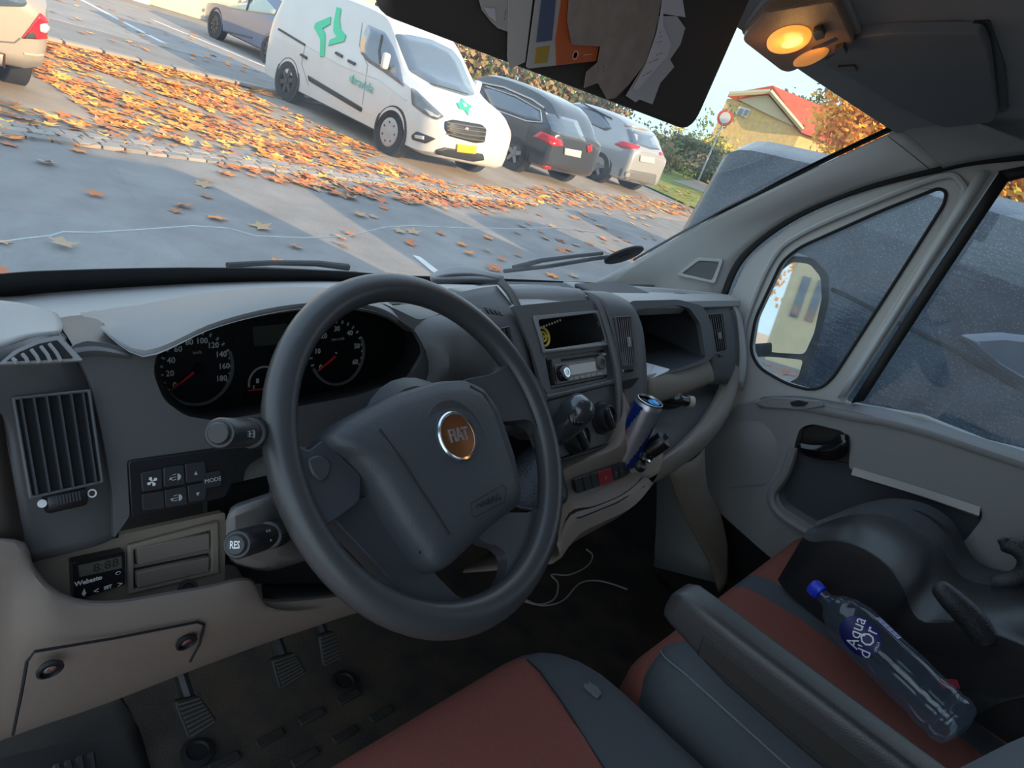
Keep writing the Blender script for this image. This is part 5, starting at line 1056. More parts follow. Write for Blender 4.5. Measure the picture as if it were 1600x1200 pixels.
# ------------------------------------------------------------------ can, charger, cable, odds and ends
T = CAM_POS+ray(1016, 626)*1.28
can = thing('drink_can', T-V((0, 0, .135)), 'slim blue and silver energy drink can in the cup holder', 'can')
CB = mat('can_blue', (.012, .035, .22), .28, metal=.5); CS = mat('can_silver', (.42, .44, .48), .3, metal=.8); CRD = mat('can_red', (.55, .02, .03), .4)
prof = [(.022, -.135), (.0255, -.131), (.0265, -.126), (.0265, -.012), (.0258, -.009), (.0235, -.003), (.0235, 0)]
n = 72; rings = [[T+V((r*math.cos(2*PI*k/n), r*math.sin(2*PI*k/n), h)) for k in range(n)] for r, h in [(.022, -.135), (.0265, -.128)]+[(.0265, -.126+.114*i/40) for i in range(41)]+[(.0258, -.009), (.0235, -.003)]]
g = loft(rings); o = mk('can_body', g, [CB, CS], can, ang=60)
for p in o.data.polygons:
    c = p.center; ang = math.degrees(math.atan2(c.y, c.x)) % 360; h = c.z/.135
    s = (ang-160+ (45 if h < .5 else -45)*(abs(h-.5)*1.6)) % 180
    p.material_index = 1 if s < 95 and .05 < h < .95 else 0
    if h > .93: p.material_index = 1
top = mk('can_lid', lathe([(.0238, -.003), (.0242, .0008), (.0228, .0012), (.0218, -.004), (0, -.004)], T, (0, 0, 1), 32), ALU, can)
mk('can_opening', lathe([(.0085, -.0036), (.0085, -.0028), (0, -.0028)], T+V((-.006, .008, 0)), (0, 0, 1), 16), DEEP, top)
mk('pull_tab', lathe([(.010, -.0026), (.011, -.001), (.009, .0002), (.004, -.0006), (0, -.0006)], T+V((.004, -.006, 0)), (0, 0, 1), 20), mat('tab_blue', (.03, .35, .75), .3, metal=.3), top)
d = (CAM_POS-T); d.z = 0; d.normalize(); d = Matrix.Rotation(math.radians(-38), 3, 'Z') @ d; e = V((-d.y, d.x, 0)); e = e if e.dot(CR) > 0 else -e
cu_ = text('lettering', 'Red Bull', T+d*.0272+V((0, 0, -.085))-e*.002, V((0, 0, 1)), -e, .017, CRD, can, sx=.8, bold=.0003)
cp = X(1012, 706, .178); cax = V((.25, -.38, .9)).normalized()
ch = thing('phone_charger', cp, 'black plug-in phone charger standing in the socket below the can', 'charger')
mk('charger_body', lathe([(.012, -.03), (.0125, .0), (.0165, .004), (.0175, .020), (.0175, .036), (.0165, .039), (0, .039)], cp, cax, 26), mat('charger_black', (.008, .008, .009), .3), ch)
tp = cp+cax*.039; u, v, _ = frame_of(cax)
mk('charger_face', lathe([(.016, .0), (.0155, .0008), (0, .0008)], tp, cax, 24), mat('charger_face', (.06, .065, .075), .4), ch)
mk('usb_plug', box(tp+cax*.004+u*.006, (.012, .007, .010), (u, v, cax)), BLK, ch, bevel=.001)
CABM = mat('cable_white', (.45, .41, .37), .5)
def cable(label, pts, z=.02):
    t = mk('charging_cable', tube(spline([Z(a, b, z) for a, b in pts], 6), .0022, 6), CABM); fin(t, label, 'cable', 'cables on the passenger footwell floor')
cable('white charging cable coiled on the floor below the centre console', [(812, 932), (840, 944), (866, 936), (872, 912), (862, 898), (890, 898), (918, 884), (926, 868), (916, 858)])
cable('white cable with a free plug end lying on the footwell floor', [(820, 940), (850, 946), (880, 938), (905, 912), (930, 907), (955, 912), (980, 921)])
# things in the trays
sh_ = thing('paper_sheet', X(1020, 585, .33), 'white sheet of paper lying in the open passenger shelf', 'paper')
SF = Pn(GP.px(1010, 589)+V((0, .004, .004)), (1, 0, 0), (0, 1, -.06))
mk('sheet', SF.pxslab([(1006, 567), (1046, 578), (1043, 581), (1007, 597)], .0, .002), mat('paper_bright', (.75, .76, .80), .9), sh_, smooth=False)
mk('crease', SF.pxslab([(1020, 571), (1022, 572), (1012, 594), (1010, 595)], .002, .0025), PAPER, sh_, smooth=False)
db = thing('glass_bottle', X(1048, 640, .42), 'dark glass bottle lying in the lower passenger tray behind the can', 'bottle')
p0, p1 = X(1030, 640, .36)+V((0, .07, 0)), X(1058, 630, .44)+V((0, .02, 0))
mk('bottle_body', lathe([(0, -.02), (.024, -.018), (.026, 0), (.026, .09), (.02, .11), (.012, .125), (.012, .15), (0, .151)], p0, p1-p0, 24), mat('dark_glass', (.012, .012, .010), .08), db)
mk('bottle_cap', lathe([(.0135, .140), (.0135, .153), (0, .154)], p0, p1-p0, 18), mat('cap_pale', (.5, .46, .38), .3), db)
yg = thing('tape_reel', SP.px(856, 527)-SP.n*.03, 'yellow reel with a beaded chain in the radio pocket', 'reel')
YM = mat('reel_yellow', (.5, .38, .04), .5); yc = SP.px(857, 524)-SP.n*.012
for r, t_ in ((.016, .0025), (.008, .002)): mk('reel_ring', tube([yc+SP.u*(r*math.cos(2*PI*k/20))+SP.v*(r*math.sin(2*PI*k/20)) for k in range(21)], t_, 6), YM, yg)
for k in range(3): a_ = k*2.1; mk('reel_spoke', tube([yc, yc+SP.u*(.015*math.cos(a_))+SP.v*(.015*math.sin(a_))], .002, 6), YM, yg)
for k in range(9): mk('chain_bead', lathe([(0, -.0022), (.0022, 0), (0, .0022)], SP.px(846+k*4.2, 512-k*1.6)-SP.n*.006, SP.n, 8), mat('bead_cream', (.45, .42, .34), .4), yg)
# parking disc and wipers on the windscreen
pc_ = on_ws(973, 393, -.006); WSN = V((0, -.72, -.68))
pdk = thing('parking_disc', pc_, 'round black parking disc stuck inside the lower right of the windscreen', 'parking disc')
mk('disc_body', lathe([(.050, 0), (.053, .002), (.053, .006), (.049, .008), (0, .008)], pc_, WSN, 36), mat('disc_black', (.02, .022, .025), .45), pdk)
mk('disc_hub', lathe([(.018, .008), (.017, .010), (0, .010)], pc_, WSN, 24), BLK, pdk)
def wiper(label, arm, blade, off):
    t = thing('windscreen_wiper', on_ws(*arm[0], off), label, 'wiper')
    mk('wiper_arm', tube([on_ws(a, b, off+.01) for a, b in arm], [.007, .006, .005][:len(arm)]+[.005]*(len(arm)-3), 8), RUBB, t)
    mk('wiper_blade', tube([on_ws(a, b, off) for a, b in blade], .005, 6), RUBB, t)
    return t
wiper('black wiper lying along the windscreen foot in front of the driver', [(548, 434), (500, 429), (430, 429), (360, 434)], [(300, 435), (420, 432), (560, 437)], .012)
wiper('black wiper lying along the windscreen foot on the passenger side', [(806, 432), (850, 420), (900, 413), (945, 408)], [(790, 431), (860, 423), (930, 411), (990, 403)], .012)

# ------------------------------------------------------------------ outside mirror
mc = V((1.10, .17, .80)); md = (mc-CAM_POS).normalized(); mr = V((.035, -1, .02)).normalized(); mn = (mr-md).normalized()
MP = Pn(mc, (V((0, 0, 1)).cross(mn))*-1, V((0, 0, 1)))
MP.n = mn
wm = thing('wing_mirror', mc-V((0, 0, .14)), 'outside mirror seen through the quarter window, reflecting a pale house', 'wing mirror')
g1 = rp([(1176, 545), (1188, 486), (1212, 430), (1236, 409), (1264, 412), (1281, 432), (1283, 465), (1271, 520), (1256, 553), (1216, 551)], 7)
g2 = rp([(1178, 556), (1216, 558), (1254, 562), (1246, 590), (1216, 604), (1190, 586)], 6)
hs_ = rp([(1166, 575), (1176, 490), (1206, 420), (1236, 400), (1272, 402), (1296, 428), (1297, 470), (1282, 530), (1264, 580), (1250, 604), (1222, 616), (1186, 600)], 9)
MIR = mat('mirror_silver', (.92, .92, .92), .02, metal=1)
mk('mirror_housing', MP.pxslab(hs_, -.09, -.004), mat('mirror_shell', (.12, .12, .12), .5), wm, bevel=.015, seg=3)
mk('mirror_rim', MP.pxslab(hs_, -.006, -.002), mat('mirror_rim', (.05, .05, .052), .5), wm, bevel=.002)
mk('mirror_glass', MP.pxslab(g1, -.002, .003), MIR, wm, smooth=False); mk('mirror_glass', MP.pxslab(g2, -.002, .003), MIR, wm, smooth=False)
mk('mirror_arm', tube([mc+V((-.02, .02, -.13)), mc+V((-.12, .08, -.17)), mc+V((-.22, .12, -.16))], .03, 10), RUBB, wm)
# ------------------------------------------------------------------ outside: ground
from mathutils.bvhtree import BVHTree
ASPH = mat('asphalt', (.235, .225, .215), .9, bump=.5, bscale=60, var=.16, vscale=2.2, dist=.01)
PAVE = mat('paving', (.33, .27, .21), .9, bump=.4, bscale=30, var=.2, vscale=1.5, dist=.01)
ROAD = mat('road_asphalt', (.30, .29, .28), .9, bump=.5, bscale=40, var=.12, vscale=1.5, dist=.01)
KERB = mat('kerb_stone', (.34, .32, .29), .9, var=.2, vscale=3)
GRASSM = mat('grass', (.10, .17, .03), 1, col2=(.30, .32, .06), vscale=.9, bump=.8, bscale=20, dist=.05)
LINE = mat('line_white', (.70, .68, .64), .8, var=.15, vscale=8)
def flat(name, pts, z, m, label, kind='structure', thick=.02, cat='ground'):
    o = mk(name, extr([V((a, b, GZ+z-thick)) for a, b in pts], (0, 0, thick)), m, smooth=False); fin(o, label, cat, kind=kind); return o
flat('parking_lot', [(-60, -60), (160, -60), (160, 120), (-60, 120)], 0, ASPH, 'blue grey asphalt of the car park', thick=.1)
flat('parking_bays', [(-30, 7.1), (17.6, 7.6), (17.6, 12.4), (-30, 12.0)], .006, PAVE, 'pale paved parking bays covered in fallen leaves')
flat('far_road', [(-30, 14.2), (26, 15.4), (26, 23.2), (-30, 22)], .006, ROAD, 'pale asphalt behind the parking bays')
flat('verge', [(18.2, 7.4), (19.2, 13), (27, 24), (90, 60), (140, 60), (140, 20), (40, 10), (22, 7.6)], .05, GRASSM, 'green grass verge with fallen leaves')
flat('footpath', [(26, 12.6), (60, 24.5), (60, 26.5), (25, 13.9)], .07, PAVE, 'narrow pale path crossing the grass')
# rows of setts along both edges of the bays
set_m = [mat('sett_a', (.30, .28, .26), .9), mat('sett_b', (.24, .23, .22), .9), mat('sett_c', (.36, .32, .28), .9)]
r_ = random.Random(3)
def sett_row(name, label, p, q, rows, w_, l_, z0):
    root = thing(name, (p[0], p[1], GZ), label, 'kerb'); root['kind'] = 'structure'
    d = V((q[0]-p[0], q[1]-p[1], 0)); L = d.length; d.normalize(); e = V((-d.y, d.x, 0)); n = int(L/l_)
    base = mk('sett', box((0, 0, 0), (l_*.92, w_*.90, .05)), set_m[0], root, bevel=.006, seg=1); proto = base.data; ms = [proto]
    for m_ in set_m[1:]: c = proto.copy(); c.materials.clear(); c.materials.append(m_); ms.append(c)
    first = True
    for i in range(n):
        for j in range(rows):
            o = base if first else bpy.data.objects.new('sett', r_.choice(ms)); 
            if not first:
                COL.objects.link(o); o.parent = root
                b = o.modifiers.new('bev', 'BEVEL'); b.width = .006; b.segments = 1
            o.location = d*((i+.5+(j % 2)*.5)*l_)+e*((j-.5)*w_)+V((0, 0, z0-.05+r_.uniform(-.004, .004))); o.rotation_euler.z = math.atan2(d.y, d.x)+r_.uniform(-.03, .03); first = False
sett_row('sett_band', 'band of grey stone setts between asphalt and parking bays', (-.5, 6.55), (8.5, 7.05), 3, .14, .20, .03)
sett_row('kerb_row', 'row of kerb stones behind the parked hatchback and van', (1.5, 12.15), (10.0, 12.6), 1, .22, .55, .08)
for nm, lb, pts in (('bay_line', 'white line on the far asphalt left of the blue car', [(5.95, 20.4), (6.08, 20.4), (6.2, 15.6), (6.05, 15.6)]), ('bay_line', 'white line on the far asphalt in front of the blue car', [(7.6, 19.9), (7.75, 19.9), (8.95, 15.9), (8.8, 15.9)]), ('bay_line', 'short white line on the asphalt ahead of the dashboard clip', [(3.42, 3.62), (3.52, 3.58), (3.62, 4.25), (3.56, 4.28)])):
    flat(nm, pts, .012, LINE, lb, kind=None, thick=.008, cat='line')

# ------------------------------------------------------------------ vehicles
TYRE = mat('tyre', (.02, .02, .021), .85, bump=.3, bscale=60); RIM = mat('rim_alloy', (.34, .35, .37), .35, metal=.7); RIMD = mat('rim_dark', (.06, .06, .065), .4, metal=.6)
RIML = mat('wheel_cover', (.42, .43, .45), .4, metal=.3); CGLASS = mat('car_glass', (.07, .10, .14), .05, spec=1, coat=1); CBLK = mat('car_black_trim', (.025, .026, .028), .5); LAMPR = mat('lamp_red', (.55, .01, .02), .15, coat=.5); LAMPW = mat('lamp_clear', (.55, .58, .6), .1, coat=.5)
class Car:
    """loft of cross-sections; s runs from the nose, local x right, nose towards -Y when head=0"""
    def __init__(s, name, label, cat, cx, cy, head, st, paint):
        s.root = thing(name, (cx, cy, GZ), label, cat); s.M = Matrix.Translation((cx, cy, GZ)) @ Matrix.Rotation(math.radians(head), 4, 'Z'); s.st = st
        rings = []
        for (q, w, zb, zs, zt, wt) in st:
            half = [(w*.80, zb), (w*.97, zb+.05), (w, zb+(zs-zb)*.35), (w*1.0, zb+(zs-zb)*.75), (w*.975, zs), (wt+(w-wt)*.10, zs+(zt-zs)*.80), (wt, zt-(zt-zs)*.07), (wt*.86, zt), (wt*.45, zt+.012)]
            ring = [s.M @ V((a, q, b)) for a, b in half]+[s.M @ V((-a, q, b)) for a, b in reversed(half)]
            rings.append(ring)
        s.cols = len(rings[0])
        cols = [spline([r[j] for r in rings], 3) for j in range(s.cols)]
        R = [[cols[j][i] for j in range(s.cols)] for i in range(len(cols[0]))]
        g = loft(R); s.geo = g; s.bvh = BVHTree.FromPolygons([tuple(v) for v in g[0]], g[1])
        s.body = mk('body', g, paint, s.root, ang=35)
    def hit(s, px, py, lift=.006):
        h = s.bvh.ray_cast(CAM_POS, ray(px, py).normalized())
        if h[0] is None:
            h = s.bvh.find_nearest(CAM_POS+ray(px, py)*((V(s.root.location)-CAM_POS).dot(CF)))
        n = h[1]; n = n if n.dot(CAM_POS-h[0]) > 0 else -n
        return h[0]+n*lift, n
    def decal(s, name, pts, mt, lift=.008, par=None, r=0, sub=4, label=None):
        if r: pts = rp(pts, r, 3)
        dense = []
        for i in range(len(pts)):
            a, b = V(pts[i]), V(pts[(i+1) % len(pts)])
            for k in range(sub): dense.append(a.lerp(b, k/sub))
        c = sum((V(p) for p in pts), V((0, 0)))/len(pts)
        rings = []
        for f in (1, .66, .33): rings.append([s.hit(*(c+(V(p)-c)*f), lift)[0] for p in dense])
        cp = s.hit(*c, lift)[0]; n = len(dense); vs = [p for R in rings for p in R]+[cp]; fs = grid(rings, cv=True)[1]
        fs = fs+[(2*n+i, 2*n+(i+1) % n, 3*n) for i in range(n)]
        return mk(name, (vs, fs), mt, par or s.root, solid=.012, label=label, ang=60)
    def flatdecal(s, name, pts, mt, lift=.012, par=None):
        dense = []
        for i in range(len(pts)):
            a, b = V(pts[i]), V(pts[(i+1) % len(pts)])
            for k in range(4): dense.append(a.lerp(b, k/4))
        tris = tessellate_polygon([[V((p.x, p.y, 0)) for p in dense]])
        return mk(name, ([s.hit(p.x, p.y, lift)[0] for p in dense], [tuple(t) for t in tris]), mt, par or s.root, solid=.012, smooth=False)
    def line(s, name, pts, mt, r=.006, lift=.002, par=None):
        P = []
        for i in range(len(pts)-1):
            for k in range(5): P.append(s.hit(*V(pts[i]).lerp(V(pts[i+1]), k/5), lift)[0])
        P.append(s.hit(*pts[-1], lift)[0]); return mk(name, tube(P, r, 5), mt, par or s.root)
    def wheel(s, x, y, r, w=.2, rim=RIM, spokes=5):
        sg = 1 if x > 0 else -1; c = s.M @ V((x, y, r)); axd = (s.M.to_3x3() @ V((sg, 0, 0)))
        t = mk('wheel', lathe([(r*.62, -w), (r*.95, -w), (r, -w*.85), (r, -.03), (r*.95, .0), (r*.66, .004), (r*.64, -.02)], c, axd, 32), TYRE, s.root)
        mk('wheel_arch', lathe([(r*1.16, -w), (r*1.16, -.012), (r*1.02, -.008), (r*1.02, -w)], c+V((0, 0, .03)), axd, 32), CBLK, t)
        mk('rim', lathe([(r*.66, -.02), (r*.66, -.006), (r*.60, -.004), (r*.58, -.04), (r*.2, -.045), (0, -.045)], c, axd, 32), rim if spokes == 0 else RIMD, t)
        if spokes == 0: mk('wheel_cover', lathe([(r*.64, -.03), (r*.63, -.004), (r*.52, .006), (r*.3, -.004), (r*.2, .002), (0, .004)], c, axd, 32), rim, t)
        u, v, _ = frame_of(axd)
        for k in range(7 if spokes == 0 else 0):
            a = 2*PI*k/7; d = u*math.cos(a)+v*math.sin(a); mk('cover_slot', lathe([(r*.05, -.01), (r*.05, .006), (0, .006)], c+d*r*.44, axd, 8), RIMD, t)
        for k in range(spokes):
            a = 2*PI*k/spokes+.3; d = u*math.cos(a)+v*math.sin(a); e = axd.cross(d)
            mk('spoke', ([c+axd*h+d*q+e*b for q, hw in ((.02, r*.14), (r*.60, r*.10)) for b in (-hw, hw) for h in (-.035, -.008)], [(0, 1, 3, 2), (4, 6, 7, 5), (0, 2, 6, 4), (1, 5, 7, 3), (0, 4, 5, 1), (2, 3, 7, 6)]), rim, t)
        mk('hub_cap', lathe([(r*.17, -.03), (r*.16, -.002), (0, .0)], c, axd, 16), rim, t)
VANW = mat('van_white', (.66, .66, .64), .3, coat=.6, var=.03, vscale=3)
VST = [(0, .62, .42, .62, .72, .52), (.06, .80, .30, .74, .86, .66), (.22, .93, .24, .90, 1.0, .78), (.5, .98, .22, 1.02, 1.12, .83), (1.02, .99, .22, 1.12, 1.24, .86), (1.35, .99, .22, 1.16, 1.46, .82), (1.82, .99, .22, 1.2, 1.86, .76), (2.2, .99, .22, 1.22, 1.97, .77), (3.2, .99, .22, 1.22, 2.0, .78), (4.5, .99, .22, 1.22, 1.98, .79), (4.82, .98, .26, 1.22, 1.93, .77), (4.93, .92, .35, 1.2, 1.82, .72)]
vx, vy = 7.62, 7.80
van = Car('delivery_van', 'white delivery van with green star logos parked facing the windscreen', 'van', vx, vy, 0, VST, VANW)
for sx in (-1, 1):
    van.wheel(sx*1.0, .95, .34, rim=RIML, spokes=0); van.wheel(sx*1.0, 4.02, .34, rim=RIMD, spokes=6)
V2 = lambda x, y: (400+x*.2375, y*.2375)
wsn = van.decal('windscreen', [V2(*q) for q in ((912, 226), (1010, 232), (1150, 262), (1290, 330), (1345, 400), (1440, 625), (1380, 632), (1180, 570), (1010, 470))], CGLASS, r=4)
van.decal('side_window', [V2(*q) for q in ((735, 162), (850, 215), (905, 310), (945, 420), (975, 572), (850, 480), (740, 410), (690, 350), (690, 290))], CGLASS, r=3)
van.line('window_pillar', [V2(835, 235), V2(815, 340), V2(822, 420)], CBLK, .02, .02)
GRN = mat('logo_green', (.05, .62, .33), .5)
for q in ([(385, 185), (395, 155), (495, 112), (492, 160), (440, 190), (455, 215), (458, 260), (452, 370), (425, 375), (428, 262)], [(535, 50), (562, 58), (552, 130), (560, 195), (594, 235), (582, 275), (478, 302), (490, 265), (535, 245), (512, 210), (515, 150)]): van.flatdecal('star_logo', [V2(*p) for p in q], GRN)
for q in ([(1318, 682), (1345, 676), (1350, 648), (1374, 678), (1418, 706), (1398, 722), (1394, 764), (1372, 730), (1336, 718)], ): 
    h = van.flatdecal('star_logo', [V2(*p) for p in q], GRN)
    van.decal('star_logo_centre', [V2(*p) for p in ((1350, 685), (1375, 690), (1385, 710), (1360, 705))], VANW, lift=.022, par=h)
# company name on the side
P0, n0 = van.hit(*V2(640, 525), .012); P1, n1 = van.hit(*V2(775, 590), .012)
TXT = text('company_name', 'bravida', P0.lerp(P1, .5)+V((-.012, 0, 0)), P1-P0, V((0, 0, 1)), .20, mat('logo_teal', (.10, .42, .36), .6), van.root, depth=.004)
text('company_name', '«', van.hit(*V2(636, 514), .02)[0]+V((-.012, 0, 0)), P1-P0, V((0, 0, 1)), .22, GRN, van.root, depth=.004)
van.decal('rub_strip', [V2(*p) for p in ((342, 494), (700, 708), (695, 738), (350, 532))], CBLK, r=2)
van.line('door_rail', [V2(150, 192), V2(325, 298)], CBLK, .022)
for q in ((530, 350, 572, 374), (612, 402, 656, 424), (300, 362, 338, 384)): van.line('door_handle', [V2(q[0], q[1]), V2(q[2], q[3])], CBLK, .026, .015)
van.line('door_seam', [V2(700, 150), V2(680, 300), V2(735, 430), V2(700, 690)], mat('seam_grey', (.3, .3, .3), .6), .006); van.line('door_seam', [V2(325, 290), V2(300, 420), V2(345, 560)], mat('seam_grey', (0, 0, 0)), .006)
van.line('body_crease', [V2(330, 300), V2(560, 430), V2(800, 520), V2(990, 660)], VANW, .012, .0)
hl_ = van.decal('headlight', [V2(*p) for p in ((1022, 580), (1060, 602), (1150, 690), (1238, 770), (1190, 790), (1100, 745), (1030, 690))], mat('lamp_dark_glass', (.14, .16, .19), .06, coat=1), lift=.012, r=3)
van.decal('lamp_reflector', [V2(*p) for p in ((1110, 715), (1160, 740), (1205, 775), (1150, 765))], LAMPW, lift=.026, par=hl_)
gr = van.decal('grille', [V2(*p) for p in ((1240, 800), (1290, 788), (1480, 822), (1512, 850), (1500, 935), (1440, 940), (1270, 895), (1238, 845))], CBLK, lift=.012, r=3)
for i in range(4): van.line('grille_bar', [V2(1252, 806+i*24), V2(1380, 830+i*26), V2(1500, 846+i*26)], mat('grille_grey', (.12, .125, .13), .4), .010, .026, gr)
van.decal('grille_badge', [V2(*p) for p in ((1362, 848), (1375, 836), (1392, 844), (1384, 858))], mat('badge_grey', (.3, .32, .36), .3), .03, gr)
van.decal('fog_lamp', [V2(*p) for p in ((1026, 890), (1060, 864), (1184, 912), (1120, 944), (1030, 918))], CBLK, lift=.010, r=2)
van.decal('fog_lens', [V2(*p) for p in ((1050, 888), (1110, 896), (1108, 918), (1052, 908))], LAMPW, lift=.024)
van.decal('lower_intake', [V2(*p) for p in ((1180, 985), (1240, 968), (1490, 1012), (1500, 1050), (1430, 1060), (1180, 1010))], CBLK, lift=.010, r=2)
PLY = mat('plate_yellow', (.80, .52, .02), .5); PLW = mat('plate_white', (.55, .54, .52), .5)
van.decal('number_plate', [V2(*p) for p in ((1318, 944), (1445, 958), (1436, 1010), (1312, 995))], PLY, lift=.03)
def carmirror(c, px, py, t, size=(.12, .10, .24), mt=None):
    p, n = c.hit(px, py); g = box(p+V((-.10 if t < 0 else .10, 0, .06)), size); o = mk('wing_mirror', g, mt, c.root, bevel=.04, seg=3)
    mk('mirror_foot', tube([p, p+V((-.08 if t < 0 else .08, 0, -.02))], .03, 6), CBLK, o); return o
carmirror(van, *V2(880, 440), -1, mt=VANW)
mk('wing_mirror', box((vx+1.07, vy+1.45, GZ+1.33), (.14, .12, .24)), VANW, van.root, bevel=.04, seg=3)
van.line('wiper', [V2(1150, 560), V2(1260, 590), V2(1390, 628)], CBLK, .012, .02)
for k, y_ in enumerate((2.4, 3.4, 4.4)): mk('roof_bar', box((vx-.5, vy+y_, GZ+2.03), (.06, .5, .05)), CBLK, van.root, bevel=.01)
for i, (x, y) in enumerate(((.55, 2.1), (0, 2.1), (-.55, 2.1))): pass

# black estate and silver off-roader, tails to the windscreen
SUVST = [(0, .60, .42, .66, .74, .5), (.1, .82, .30, .78, .86, .66), (.6, .90, .24, .90, .98, .74), (1.2, .92, .24, .96, 1.04, .76), (1.55, .92, .24, .98, 1.22, .72), (2.05, .92, .24, 1.0, 1.55, .64), (2.6, .92, .24, 1.0, 1.63, .64), (3.4, .92, .24, 1.02, 1.62, .64), (4.0, .91, .25, 1.04, 1.50, .62), (4.38, .88, .28, 1.03, 1.16, .62), (4.5, .82, .36, .96, 1.05, .58), (4.52, .7, .45, .85, .95, .5)]
def tail_car(name, label, rearleft, paint, st, rim):
    """car whose nose points away; rearleft = ground point of its rear left corner"""
    L = st[-1][0]; return Car(name, label, 'car', rearleft[0]+.92, rearleft[1]+L, 180, [(-q, *r) for q, *r in st] if False else st, paint)
V3 = lambda x, y: (720+x*.2625, 110+y*.2625)
blk = tail_car('estate_car', 'black estate car parked tail first right of the white van', (10.55, 8.75), mat('paint_black', (.028, .034, .045), .25, coat=1), SUVST, RIM)
for sx in (-1, 1): blk.wheel(sx*.92, 3.68, .34, spokes=5); blk.wheel(sx*.92, .9, .34, spokes=5)
blk.decal('side_window', [V3(*q) for q in ((112, 90), (180, 105), (330, 165), (470, 240), (478, 305), (400, 295), (170, 215))], CGLASS, r=2)
blk.line('window_chrome', [V3(150, 95), V3(330, 155), V3(478, 240), V3(484, 312), V3(390, 302), V3(170, 222)], ALU, .014, .012)
blk.decal('rear_window', [V3(*q) for q in ((500, 250), (690, 300), (745, 430), (620, 400), (540, 360))], CGLASS, r=2)
blk.decal('tail_lamp', [V3(*q) for q in ((430, 395), (478, 362), (600, 415), (605, 452), (540, 448), (490, 415))], LAMPR, lift=.012, r=2); blk.decal('tail_lamp', [V3(*q) for q in ((748, 450), (778, 440), (778, 480), (752, 488))], LAMPR, lift=.012)
blk.decal('number_plate', [V3(*q) for q in ((615, 460), (714, 478), (708, 520), (612, 500))], PLW, lift=.02)
blk.decal('reflector', [V3(*q) for q in ((480, 562), (535, 572), (535, 590), (482, 580))], LAMPR, lift=.01)
blk.line('roof_rail', [V3(110, 75), V3(260, 105), V3(430, 180), V3(500, 230)], ALU, .02, .03)
SILV = mat('paint_silver', (.40, .41, .42), .3, metal=.3, coat=1)
SST = [(q, w, zb, zs+.04, zt+.05, wt) for q, w, zb, zs, zt, wt in SUVST]
slv = tail_car('off_road_car', 'silver off-road car parked beyond the black estate by the grass', (14.75, 9.55), SILV, SST, RIM)
for sx in (-1, 1): slv.wheel(sx*.92, 3.65, .37, spokes=5); slv.wheel(sx*.92, .9, .37, spokes=5)
slv.decal('side_window', [V3(*q) for q in ((560, 175), (680, 200), (840, 255), (900, 345), (860, 360), (730, 300))], CGLASS, r=2)
slv.decal('rear_window', [V3(*q) for q in ((985, 350), (1160, 385), (1205, 475), (1130, 470), (1015, 430))], CGLASS, r=2)
slv.decal('tail_lamp', [V3(*q) for q in ((912, 438), (960, 422), (1070, 455), (1050, 470), (960, 462))], LAMPR, lift=.012, r=2); slv.decal('tail_lamp', [V3(*q) for q in ((1180, 490), (1216, 485), (1216, 505), (1185, 508))], LAMPR, lift=.012)
slv.decal('number_plate', [V3(*q) for q in ((1066, 505), (1150, 520), (1148, 556), (1062, 540))], PLW, lift=.02)
slv.decal('bumper_panel', [V3(*q) for q in ((950, 580), (1165, 620), (1150, 690), (1060, 700), (930, 650))], mat('bumper_grey', (.14, .14, .14), .5), lift=.006, r=3)
slv.line('roof_spoiler', [V3(975, 325), V3(1080, 350), V3(1180, 372)], SILV, .03, .01)
slv.line('roof_rail', [V3(560, 165), V3(720, 195), V3(900, 290)], CBLK, .02, .03)

# beige hatchback, tail to us, at the left edge
HST = [(0, .6, .40, .62, .70, .5), (.1, .80, .28, .74, .82, .64), (.6, .85, .22, .86, .94, .70), (1.0, .86, .22, .90, 1.0, .72), (1.7, .86, .22, .92, 1.38, .60), (2.4, .86, .22, .93, 1.46, .58), (3.1, .86, .22, .95, 1.44, .58), (3.6, .85, .24, .96, 1.22, .60), (3.86, .83, .28, .92, 1.04, .62), (3.98, .78, .36, .84, .93, .58), (4.0, .7, .42, .75, .85, .5)]
hb = Car('hatchback', 'beige hatchback at the left edge with a red tail lamp', 'car', .88, 11.98, 180, HST, mat('paint_beige', (.38, .345, .30), .35, metal=.25, coat=.8))
for sx in (-1, 1): hb.wheel(sx*.84, 3.2, .30, spokes=5); hb.wheel(sx*.84, .75, .30, spokes=5)
V4 = lambda x, y: (x*.2875, y*.2875)
tl = hb.decal('tail_lamp', [V4(*q) for q in ((215, 70), (262, 110), (272, 205), (205, 212), (115, 205), (165, 140))], LAMPR, lift=.012, r=2)
hb.decal('lamp_lens', [V4(*q) for q in ((210, 130), (240, 122), (256, 150), (238, 175), (212, 168))], LAMPW, lift=.026, par=tl, r=2); hb.decal('lamp_smoke', [V4(*q) for q in ((150, 175), (180, 172), (195, 206), (125, 206))], CBLK, lift=.024, par=tl)
hb.decal('rear_window', [V4(*q) for q in ((-60, -40), (120, -40), (145, 20), (130, 36), (-60, 30))], CGLASS, r=3)
pl_ = hb.decal('number_plate', [V4(*q) for q in ((-80, 275), (20, 288), (24, 360), (-80, 350))], PLW, lift=.02)
hb.line('plate_frame', [V4(-40, 276), V4(20, 286), V4(23, 362), V4(-40, 352)], mat('plate_ink', (.12, .02, .03), .5), .008, .034, pl_)
hb.line('bumper_seam', [V4(-60, 222), V4(80, 232), V4(110, 208)], mat('seam_dark', (.12, .11, .1), .6), .008); hb.line('bumper_strip', [V4(128, 290), V4(200, 300), V4(280, 290)], mat('strip_grey', (.42, .40, .36), .4), .012)
hb.decal('bumper_valance', [V4(*q) for q in ((-60, 405), (120, 425), (290, 420), (280, 450), (-60, 440))], CBLK, lift=.004)

